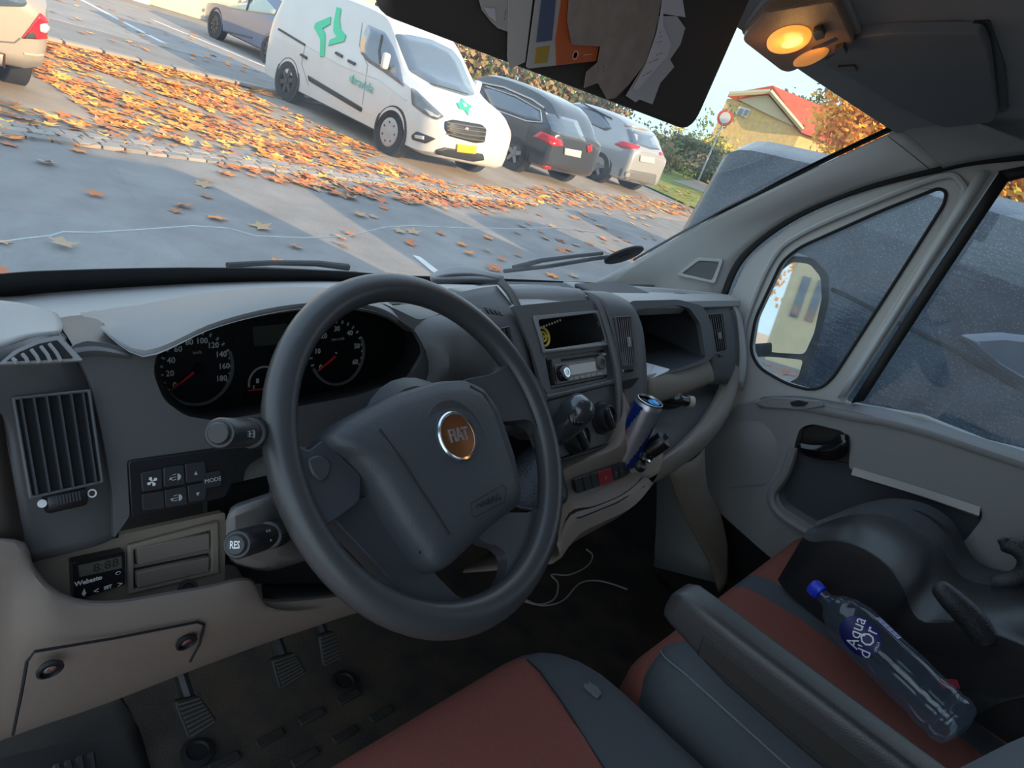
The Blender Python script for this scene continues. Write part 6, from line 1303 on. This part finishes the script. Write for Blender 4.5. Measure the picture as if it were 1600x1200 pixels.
# dark blue car beyond, nose away
bl_ = Car('saloon_car', 'dark blue saloon parked on the far asphalt behind the white van', 'car', 10.05, 20.6, 180, [(q*1.15, w, zb, zs*.93, zt*.93, wt) for q, w, zb, zs, zt, wt in SUVST], mat('paint_blue', (.045, .10, .22), .2, coat=1))
for sx in (-1, 1): bl_.wheel(sx*.93, 3.75, .34, rim=RIMD, spokes=9); bl_.wheel(sx*.93, .95, .34, rim=RIMD, spokes=9)
bl_.decal('side_window', [V4(*q) for q in ((1235, 40), (1290, -30), (1400, -40), (1450, 0), (1505, 60), (1490, 82), (1340, 62))], mat('window_pale', (.40, .45, .36), .08, coat=1), r=2)
bl_.line('window_pillar', [V4(1370, -30), V4(1345, 58)], CBLK, .03, .02)
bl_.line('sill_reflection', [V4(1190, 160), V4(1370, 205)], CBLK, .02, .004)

# glossy black van standing right beside the passenger door, and two more of its row further along
NST = [(0, .93, .34, 1.05, 1.66, .74), (.03, .98, .28, 1.10, 1.78, .80), (.10, 1.02, .24, 1.12, 1.855, .835), (.3, 1.03, .22, 1.13, 1.885, .84), (.7, 1.03, .22, 1.14, 1.92, .845), (1.6, 1.03, .22, 1.15, 1.97, .85), (3.4, 1.03, .22, 1.15, 1.99, .85), (4.3, 1.02, .22, 1.1, 1.7, .80), (4.6, .95, .22, 1.05, 1.2, .8), (5.1, .85, .3, .8, .92, .66), (5.2, .7, .4, .65, .75, .5)]
def dewy(name, col):
    M = mat(name, col, .22, coat=.25, spec=.5); t = M.node_tree; b = t.nodes['Principled BSDF']
    geo = t.nodes.new('ShaderNodeNewGeometry'); vo = t.nodes.new('ShaderNodeTexVoronoi'); vo.inputs['Scale'].default_value = 55
    mp = t.nodes.new('ShaderNodeMapping'); mp.inputs['Scale'].default_value = (1, .5, 1.6); t.links.new(geo.outputs['Position'], mp.inputs[0]); t.links.new(mp.outputs[0], vo.inputs['Vector'])
    nz = t.nodes.new('ShaderNodeTexNoise'); nz.inputs['Scale'].default_value = 6; t.links.new(geo.outputs['Position'], nz.inputs['Vector'])
    bp = t.nodes.new('ShaderNodeBump'); bp.inputs['Strength'].default_value = .35; bp.inputs['Distance'].default_value = .004; bp.invert = True
    mu = t.nodes.new('ShaderNodeMath'); mu.operation = 'MULTIPLY'; t.links.new(vo.outputs['Distance'], mu.inputs[0]); t.links.new(nz.outputs[0], mu.inputs[1]); t.links.new(mu.outputs[0], bp.inputs['Height']); t.links.new(bp.outputs[0], b.inputs['Normal'])
    v2 = t.nodes.new('ShaderNodeTexVoronoi'); v2.inputs['Scale'].default_value = 190; m2 = t.nodes.new('ShaderNodeMapping'); m2.inputs['Scale'].default_value = (1, .45, 1.3); m2.inputs['Rotation'].default_value = (.5, 0, 0)
    t.links.new(geo.outputs['Position'], m2.inputs[0]); t.links.new(m2.outputs[0], v2.inputs['Vector'])
    rp_ = t.nodes.new('ShaderNodeValToRGB'); rp_.color_ramp.elements[0].position = .12; rp_.color_ramp.elements[0].color = (.17, .21, .25, 1); rp_.color_ramp.elements[1].position = .30; rp_.color_ramp.elements[1].color = (*col, 1)
    t.links.new(v2.outputs['Distance'], rp_.inputs[0]); t.links.new(rp_.outputs[0], b.inputs['Base Color'])
    return M
NB = dewy('paint_dewy_black', (.030, .045, .068))
nv = Car('parked_van', 'black van covered in dew standing close beside the passenger door', 'van', 2.57, .93, 180, NST, NB)
for sx in (-1, 1): nv.wheel(sx*1.03, 1.0, .34, rim=RIMD, spokes=5); nv.wheel(sx*1.03, 4.2, .34, rim=RIMD, spokes=5)
nv.line('body_moulding', [(1300, 452), (1330, 466), (1420, 512), (1500, 552), (1590, 605)], CBLK, .008, .004)
nv.line('roof_gutter', [(1500, 268), (1560, 280), (1596, 287)], CBLK, .008, .004)
nw = nv.decal('side_window', [(1500, 524), (1560, 520), (1650, 530), (1700, 640), (1600, 600), (1550, 570)], CGLASS, lift=.006, r=6)
for i, (cx, y0, lab, col) in enumerate(((5.52, .9, 'grey van parked beyond the black van in our row', (.2, .2, .21)), (7.72, .6, 'pale van third along our row of parked vans', (.5, .5, .48)), (11.1, 1.6, 'dark van further along our row beyond the gap', (.06, .06, .07)))):
    c = Car('parked_van', lab, 'van', cx, y0, 180, NST, mat('row_paint_%d' % i, col, .3, coat=.8))
    for sx in (-1, 1): c.wheel(sx*1.03, 1.0, .34, spokes=5); c.wheel(sx*1.03, 4.2, .34, spokes=5)

# ------------------------------------------------------------------ fallen leaves
LM = [mat('leaf_orange', (.80, .26, .04), .8), mat('leaf_amber', (.85, .40, .06), .8), mat('leaf_gold', (.88, .54, .09), .8), mat('leaf_brown', (.42, .17, .07), .85), mat('leaf_rust', (.60, .17, .04), .8), mat('leaf_tan', (.48, .31, .16), .85)]
LN = ['orange', 'amber', 'golden', 'brown', 'rust red', 'tan']
def leaf_outline(rnd):
    pts = []
    for k in range(10):
        a = PI/2+k*2*PI/10; r = (.5 if k % 2 == 0 else .27)*(1 if k != 5 else .6)*rnd.uniform(.9, 1.1); pts.append((r*math.cos(a), r*math.sin(a)))
    return pts
rl = random.Random(11)
def leaf_geo(rnd, size):
    P = leaf_outline(rnd); cup = rnd.uniform(-.1, .35)
    vs = [V((0, 0, .01))]+[V((a, b, .01+cup*(a*a+b*b)*rnd.uniform(.6, 1.4))) for a, b in P]
    vs = [v*size for v in vs]; return vs, [(0, 1+k, 1+(k+1) % 10) for k in range(10)]
leaf_meshes = []
for k in range(18):
    g = leaf_geo(rl, 1); me = bpy.data.meshes.new('fallen_leaf'); me.from_pydata(g[0], [], g[1]); me.materials.append(LM[k % 6]); leaf_meshes.append(me)
def inpoly(x, y, P):
    c = False; n = len(P)
    for i in range(n):
        (x1, y1), (x2, y2) = P[i], P[i-1]
        if (y1 > y) != (y2 > y) and x < (x2-x1)*(y-y1)/(y2-y1)+x1: c = not c
    return c
def sample(P, n, rnd, dens=None):
    xs, ys = [p[0] for p in P], [p[1] for p in P]; out = []; tries = 0
    while len(out) < n and tries < n*60:
        tries += 1; x, y = rnd.uniform(min(xs), max(xs)), rnd.uniform(min(ys), max(ys))
        if inpoly(x, y, P) and (dens is None or noise.noise(V((x*.8, y*.8, 3)))+.25 > rnd.uniform(-.35, .55)): out.append((x, y))
    return out
def seen(x, y, z=GZ):
    d = V((x, y, z))-CAM_POS; w_ = d.dot(CF); return w_ > 0 and -40 < 800+FPX*d.dot(CR)/w_ < 1640 and -40 < 600-FPX*d.dot(CU)/w_ < 460
near_ = sample([(-.5, 2.6), (6, 2.6), (13, 7), (13, 7.6), (6.5, 6.6), (3, 6.4), (-.5, 6.3)], 130, rl)
band = sample([(1.9, 12.0), (5.6, 12.3), (6.5, 9.4), (6.55, 8.2), (7.2, 7.4), (9.8, 8.0), (9.6, 7.4), (7.0, 6.3), (4.0, 5.9), (3.0, 6.3), (2.1, 7.4)], 2400, rl, 1)
left_ = sample([(.2, 6.3), (2.4, 6.6), (2.2, 7.8), (.2, 7.4)], 120, rl)
kerb_ = sample([(2.6, 11.2), (8.8, 12.2), (8.8, 12.9), (2.6, 12.3)], 420, rl)
far_ = sample([(8, 6.9), (18, 8.4), (18.5, 9.8), (14, 9.0), (10, 8.4)], 380, rl)
back_ = sample([(.8, -22), (5, -22), (4, -9), (1.2, -9)], 500, rl); verge_ = sample([(18, 7.6), (26, 9.5), (27, 13), (20, 12)], 260, rl); road_ = sample([(4, 13), (9, 15), (9, 20), (4, 19)], 60, rl)
allp = [p for p in near_+band+left_+kerb_+far_+verge_+road_+back_ if not (6.7 < p[0] < 8.55 and p[1] > 8.0 and p[1] < 12.6)]
allp.sort(key=lambda p: (V((p[0], p[1], GZ))-CAM_POS).length)
vis_ = [p for p in allp if seen(*p)]
single = vis_[:300]; ss = set(single); rest = [p for p in allp if p not in ss]
def leaf_xf(p, rnd):
    s = rnd.uniform(.13, .21); z = .012 if p[1] > 7.0 else .006
    if p[0] > 18: z = .055
    return s, Matrix.Translation((p[0], p[1], GZ+z+rnd.uniform(0, .02))) @ Matrix.Rotation(rnd.uniform(0, 6.28), 4, 'Z') @ Matrix.Rotation(rnd.uniform(-.25, .25), 4, 'X') @ Matrix.Scale(s, 4)
for p in single:
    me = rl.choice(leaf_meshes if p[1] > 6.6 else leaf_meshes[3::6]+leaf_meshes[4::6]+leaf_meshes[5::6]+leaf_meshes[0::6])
    o = bpy.data.objects.new('fallen_leaf', me); COL.objects.link(o); o.matrix_world = leaf_xf(p, rl)[1]
    where = 'shaded asphalt close ahead of the windscreen' if p[1] < 5 else 'asphalt just short of the stone setts' if p[1] < 6.45 else 'stone setts at the edge of the bays' if p[1] < 7.1 else 'paving beside the beige hatchback' if p[0] < 2.6 else 'paving left of the white van'
    if p[0] > 6: where = where if p[1] < 6.4 else 'ground in front of the white van'
    fin(o, 'fallen %s maple leaf on the %s' % (LN[leaf_meshes.index(me) % 6], where), 'leaf', 'fallen maple leaves in front of the van')
vs, fs, mi = [], [], []
for p in rest:
    g = leaf_geo(rl, 1); M = leaf_xf(p, rl)[1]; k = len(vs); vs += [M @ v for v in g[0]]; fs += [tuple(i+k for i in f) for f in g[1]]
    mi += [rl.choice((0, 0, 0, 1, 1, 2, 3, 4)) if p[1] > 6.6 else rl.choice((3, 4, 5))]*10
o = mk('leaf_litter', (vs, fs), LM, smooth=False)
for pl, m_ in zip(o.data.polygons, mi): pl.material_index = m_
fin(o, 'thick orange litter of fallen leaves around the white van', 'leaves', kind='stuff')

# ------------------------------------------------------------------ trees, hedges, house, sign
BARK = mat('bark', (.12, .09, .07), .9)
def foliage(c, rad, n, size, rnd, flatten=1.0):
    vs, fs = [], []
    cl = [V(c)+V((rnd.gauss(0, .45)*rad[0], rnd.gauss(0, .45)*rad[1], rnd.gauss(0, .42)*rad[2])) for _ in range(max(6, n//60))]
    for i in range(n):
        q = rnd.choice(cl)+V((rnd.gauss(0, .14)*rad[0], rnd.gauss(0, .14)*rad[1], rnd.gauss(0, .14)*rad[2]))
        u = V((rnd.gauss(0, 1), rnd.gauss(0, 1), rnd.gauss(0, 1))).normalized(); v = u.orthogonal().normalized(); s = size*rnd.uniform(.6, 1.3); k = len(vs)
        vs += [q-u*s*.5, q+v*s*.35, q+u*s*.5, q-v*s*.35]; fs.append((k, k+1, k+2, k+3))
    return vs, fs
def tree(name, label, base, h, rad, n, size, cols, seed, trunk=.12, grp=None):
    rnd = random.Random(seed); base = V(base); t = thing(name, base, label, 'tree' if trunk else 'bush', grp)
    if trunk:
        mk('trunk', tube([base-V((0, 0, .1)), base+V((.05, .02, h*.4)), base+V((-.05, .05, h*.8))], [trunk, trunk*.7, trunk*.3], 8), BARK, t)
        for k in range(6):
            a = rnd.uniform(0, 6.28); z0 = h*rnd.uniform(.35, .6); mk('branch', tube([base+V((0, 0, z0)), base+V((math.cos(a)*rad[0]*.4, math.sin(a)*rad[1]*.4, z0+h*.15)), base+V((math.cos(a)*rad[0]*.8, math.sin(a)*rad[1]*.8, z0+h*.28))], [trunk*.4, trunk*.22, trunk*.08], 6), BARK, t)
    for k, c in enumerate(cols):
        o = mk('foliage', foliage(base+V((0, 0, h-rad[2]*.7 if trunk else rad[2]*.55)), rad, n//len(cols), size, rnd), c, t, smooth=False); o['kind'] = 'stuff'
    return t
FO = mat('foliage_orange', (.88, .38, .05), .9); FA = mat('foliage_amber', (.92, .54, .08), .9); FY = mat('foliage_yellow', (.72, .55, .08), .9); FG = mat('foliage_green', (.16, .24, .05), .9); FB = mat('foliage_brown', (.26, .17, .07), .9); FD = mat('foliage_dark', (.08, .10, .04), .9)
def gp(px, dist, z=GZ):   # a ground point in the direction of an image column, at a horizontal distance
    d = ray(px, 200); d = V((d.x, d.y, 0)).normalized(); p = CAM_POS+d*dist; return V((p.x, p.y, z))
tree('maple_tree', 'large orange maple tree behind the red roof', gp(1368, 40), 7.0, (2.5, 2.5, 2.6), 5200, .34, (FO, FA), 1, .2)
tree('maple_tree', 'orange and gold tree seen past the top of the passenger window', gp(1640, 30), 6.6, (4.5, 4.5, 2.8), 4200, .36, (FO, FA, FY), 5, .2)
tree('garden_bush', 'yellow green bush left of the house', gp(1122, 45), 2.4, (1.6, 1.6, 2.5), 1800, .24, (FY, FG), 2, 0)
tree('garden_bush', 'low bush with amber leaves in front of the house wall', gp(1192, 51), 2.4, (1.5, 1.5, 1.7), 1500, .22, (FY, FG, FO), 3, 0)
tree('garden_bush', 'brown bush beside the silver car', gp(1052, 34), 2.0, (2.0, 2.0, 1.7), 1400, .2, (FB, FG), 4, 0)
tree('far_tree', 'grey green treetop beyond the red roof', gp(1262, 90), 9.5, (4, 4, 3), 1600, .5, (FG, FB), 6, .2)
rh = random.Random(9)
hd = thing('clipped_hedge', gp(1100, 38), 'dark clipped hedge along the grass', 'hedge')
pA, pB = gp(1068, 40), gp(1160, 37); e = (pB-pA).normalized(); gq = V((-e.y, e.x, 0))
vs, fs = [], []
for i in range(3600):
    q = pA.lerp(pB, rh.random())+gq*rh.uniform(-.6, .6)+V((0, 0, rh.uniform(0, 1.75))); u = V((rh.gauss(0, 1), rh.gauss(0, 1), rh.gauss(0, 1))).normalized(); v = u.orthogonal(); s = rh.uniform(.12, .26); k = len(vs)
    vs += [q-u*s*.5, q+v*s*.4, q+u*s*.5, q-v*s*.4]; fs.append((k, k+1, k+2, k+3))
o = mk('foliage', (vs, fs), mat('hedge_green', (.13, .15, .06), .9), hd, smooth=False); o['kind'] = 'stuff'
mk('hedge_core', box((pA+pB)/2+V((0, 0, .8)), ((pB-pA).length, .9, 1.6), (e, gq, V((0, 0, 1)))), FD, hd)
bh = thing('shrub_row', (16, 18, GZ), 'brown shrub belt behind the black and silver cars', 'shrubs')
vs, fs = [], []
for i in range(9000):
    t_ = rh.random(); q = V((12.6+15*t_, 17.2+2.0*t_+rh.uniform(-1, 1), GZ+abs(rh.gauss(0, .8))+rh.random()*1.5)); u = V((rh.gauss(0, 1), rh.gauss(0, 1), rh.gauss(0, 1))).normalized(); v = u.orthogonal(); s = rh.uniform(.14, .30); k = len(vs)
    vs += [q-u*s*.5, q+v*s*.4, q+u*s*.5, q-v*s*.4]; fs.append((k, k+1, k+2, k+3))
o = mk('foliage', (vs, fs), [FB, FD, mat('foliage_tan', (.34, .22, .10), .9), FG], bh, smooth=False); o['kind'] = 'stuff'
for p in o.data.polygons: p.material_index = rh.choice((0, 0, 1, 2, 2, 3))
# house with red roof
hs0 = thing('house', gp(1200, 58), 'yellow brick house with a red tiled roof beyond the grass', 'house')
BRK = mat('yellow_brick', (.72, .50, .22), .9, var=.12, vscale=4); RFT = mat('red_tiles', (.52, .10, .06), .8, var=.15, vscale=3); GBL = mat('gable_cream', (.62, .54, .38), .8); WHT = mat('window_white', (.8, .8, .78), .6)
HD = 58
def hz(px, py, dist):   # point at a horizontal distance on a sight line
    d = ray(px, py); k = dist/math.hypot(d.x, d.y); return CAM_POS+d*k
ga = [hz(1138, 150, HD), hz(1202, 146, HD), hz(1252, 205, HD), hz(1240, 260, HD), hz(1130, 260, HD)]
back = hz(1335, 200, 62)-ga[1]; back.z = 0
mk('gable_wall', extr([ga[0]-V((0, 0, .2)), ga[1]-V((0, 0, .3)), ga[2]-V((0, 0, .2)), V((ga[2].x, ga[2].y, GZ)), V((ga[0].x, ga[0].y, GZ))], back*.9), BRK, hs0, smooth=False)
gb = [ga[0], ga[1], ga[2]]
nrm = (CAM_POS-ga[1]); nrm.z = 0; nrm.normalize()
mk('gable_boards', extr([p+nrm*.15 for p in (hz(1150, 154, HD), hz(1200, 149, HD), hz(1240, 197, HD), hz(1206, 182, HD))], nrm*.1), GBL, hs0, smooth=False)
ov = nrm*.6
mk('roof', join(extr([ga[0]+ov+V((0, 0, -.1)), ga[1]+ov+V((0, 0, .25)), ga[1]+back+V((0, 0, .25)), ga[0]+back+V((0, 0, -.1))], (0, 0, .25)), extr([ga[1]+ov+V((0, 0, .25)), ga[2]+ov+V((0, 0, -.1)), ga[2]+back+V((0, 0, -.1)), ga[1]+back+V((0, 0, .25))], (0, 0, .25))), RFT, hs0, smooth=False)
for a_, b_ in ((0, 1), (1, 2)): mk('barge_board', tube([ga[a_]+ov*1.1+V((0, 0, .1)), ga[b_]+ov*1.1+V((0, 0, .1))], .16, 4), GBL, hs0, smooth=False)
for q in ((1151, 166, 1172, 184),):
    w_ = mk('window', extr([hz(q[0]+4, q[1], HD-.1), hz(q[2]+1, q[1]+5, HD-.1), hz(q[2]-5, q[3], HD-.1), hz(q[0]-2, q[3]-6, HD-.1)], nrm*.1), WHT, hs0, smooth=False)
    mk('pane', extr([hz(1156, 169, HD-.25), hz(1162, 170.5, HD-.25), hz(1158, 180, HD-.25), hz(1152, 178, HD-.25)], nrm*.05), CGLASS, w_, smooth=False); mk('pane', extr([hz(1165, 171, HD-.25), hz(1171, 172.5, HD-.25), hz(1166, 182, HD-.25), hz(1161, 181, HD-.25)], nrm*.05), CGLASS, w_, smooth=False)
wing = hs0
wa_, wb_, wc_, wd_ = hz(1268, 196, 66), hz(1310, 186, 66), hz(1345, 215, 66), hz(1340, 260, 66)
mk('wing_wall', extr([wa_, wb_, wc_, V((wc_.x, wc_.y, GZ)), V((wa_.x, wa_.y, GZ))], back*.4), BRK, wing, smooth=False); mk('wing_roof', extr([wa_+nrm*.4, wb_+nrm*.4+V((0, 0, .2)), wc_+nrm*.4, wc_+back*.4, wb_+back*.4+V((0, 0, .2)), wa_+back*.4], (0, 0, .2)), RFT, wing, smooth=False)
sg = thing('road_sign', gp(1133, 34), 'round red and white road sign near the hedge', 'sign')
sp_ = hz(1133, 184, 34)
mk('sign_post', tube([V((sp_.x, sp_.y, GZ)), sp_+V((0, 0, .35))], .04, 8), mat('post_grey', (.45, .46, .47), .5), sg)
mk('sign_disc', lathe([(.34, 0), (.34, .03), (0, .03)], sp_, nrm, 28), mat('sign_red', (.7, .10, .06), .5), sg); mk('sign_face', lathe([(.23, .03), (.23, .04), (0, .04)], sp_, nrm, 28), mat('sign_white', (.75, .72, .68), .5), sg)
# cream wall far left
cw = thing('garden_wall', (10, 24, GZ), 'long cream rendered wall at the far side of the road', 'wall')
a_, b_ = V((4.0, 24.6, GZ)), V((22, 24.6, GZ))
mk('wall_face', box((12, 24.8, GZ+1.6), (24, .3, 3.2)), mat('render_cream', (.62, .56, .44), .9, var=.08, vscale=1), cw, bevel=.02); mk('wall_pier', box((9.2, 24.6, GZ+1.6), (.5, .5, 3.3)), mat('render_white', (.7, .68, .6), .9), cw, bevel=.02)
# pale house, first tree seen in the mirror; second tree added to block sun
rb = thing('pale_house', (3.0, -24, GZ), 'pale cream house reflected in the outside mirror', 'house')
CRM = mat('render_pale', (.78, .68, .42), .9, var=.05, vscale=1)
hx0, hx1, hy = 1.55, 6.0, -24.0
mk('house_wall', extr([V((hx0, hy, GZ)), V((hx1, hy, GZ)), V((hx1, hy, 3.6)), V(((hx0+hx1)/2, hy, 5.2)), V((hx0, hy, 3.6))], (0, -8, 0)), CRM, rb, smooth=False)
for x_ in (1.95, 2.45): mk('window', box((x_, hy+.03, 1.7), (.28, .06, 1.4)), CGLASS, rb, smooth=False)
mk('roof', join(extr([V((hx0-.3, hy+.4, 3.5)), V(((hx0+hx1)/2, hy+.4, 5.3)), V(((hx0+hx1)/2, hy-8.4, 5.3)), V((hx0-.3, hy-8.4, 3.5))], (0, 0, .15)), extr([V((hx1+.3, hy+.4, 3.5)), V(((hx0+hx1)/2, hy+.4, 5.3)), V(((hx0+hx1)/2, hy-8.4, 5.3)), V((hx1+.3, hy-8.4, 3.5))], (0, 0, .15))), RFT, rb, smooth=False)
tree('birch_tree', 'yellow autumn tree reflected beside the pale house in the mirror', (-3.2, -34, GZ), 9, (5.2, 2.6, 4.6), 6500, .35, (FY, FA), 21, .15)
tree('birch_tree', 'unseen amber tree added behind the row of vans to block the sun', (4.2, -13, GZ), 8, (1.5, 1.8, 2.8), 3600, .34, (FY, FA), 22, .2)  # unseen, added so its dense crown shades a sunlit strip between the vans
bpy.context.view_layer.update()
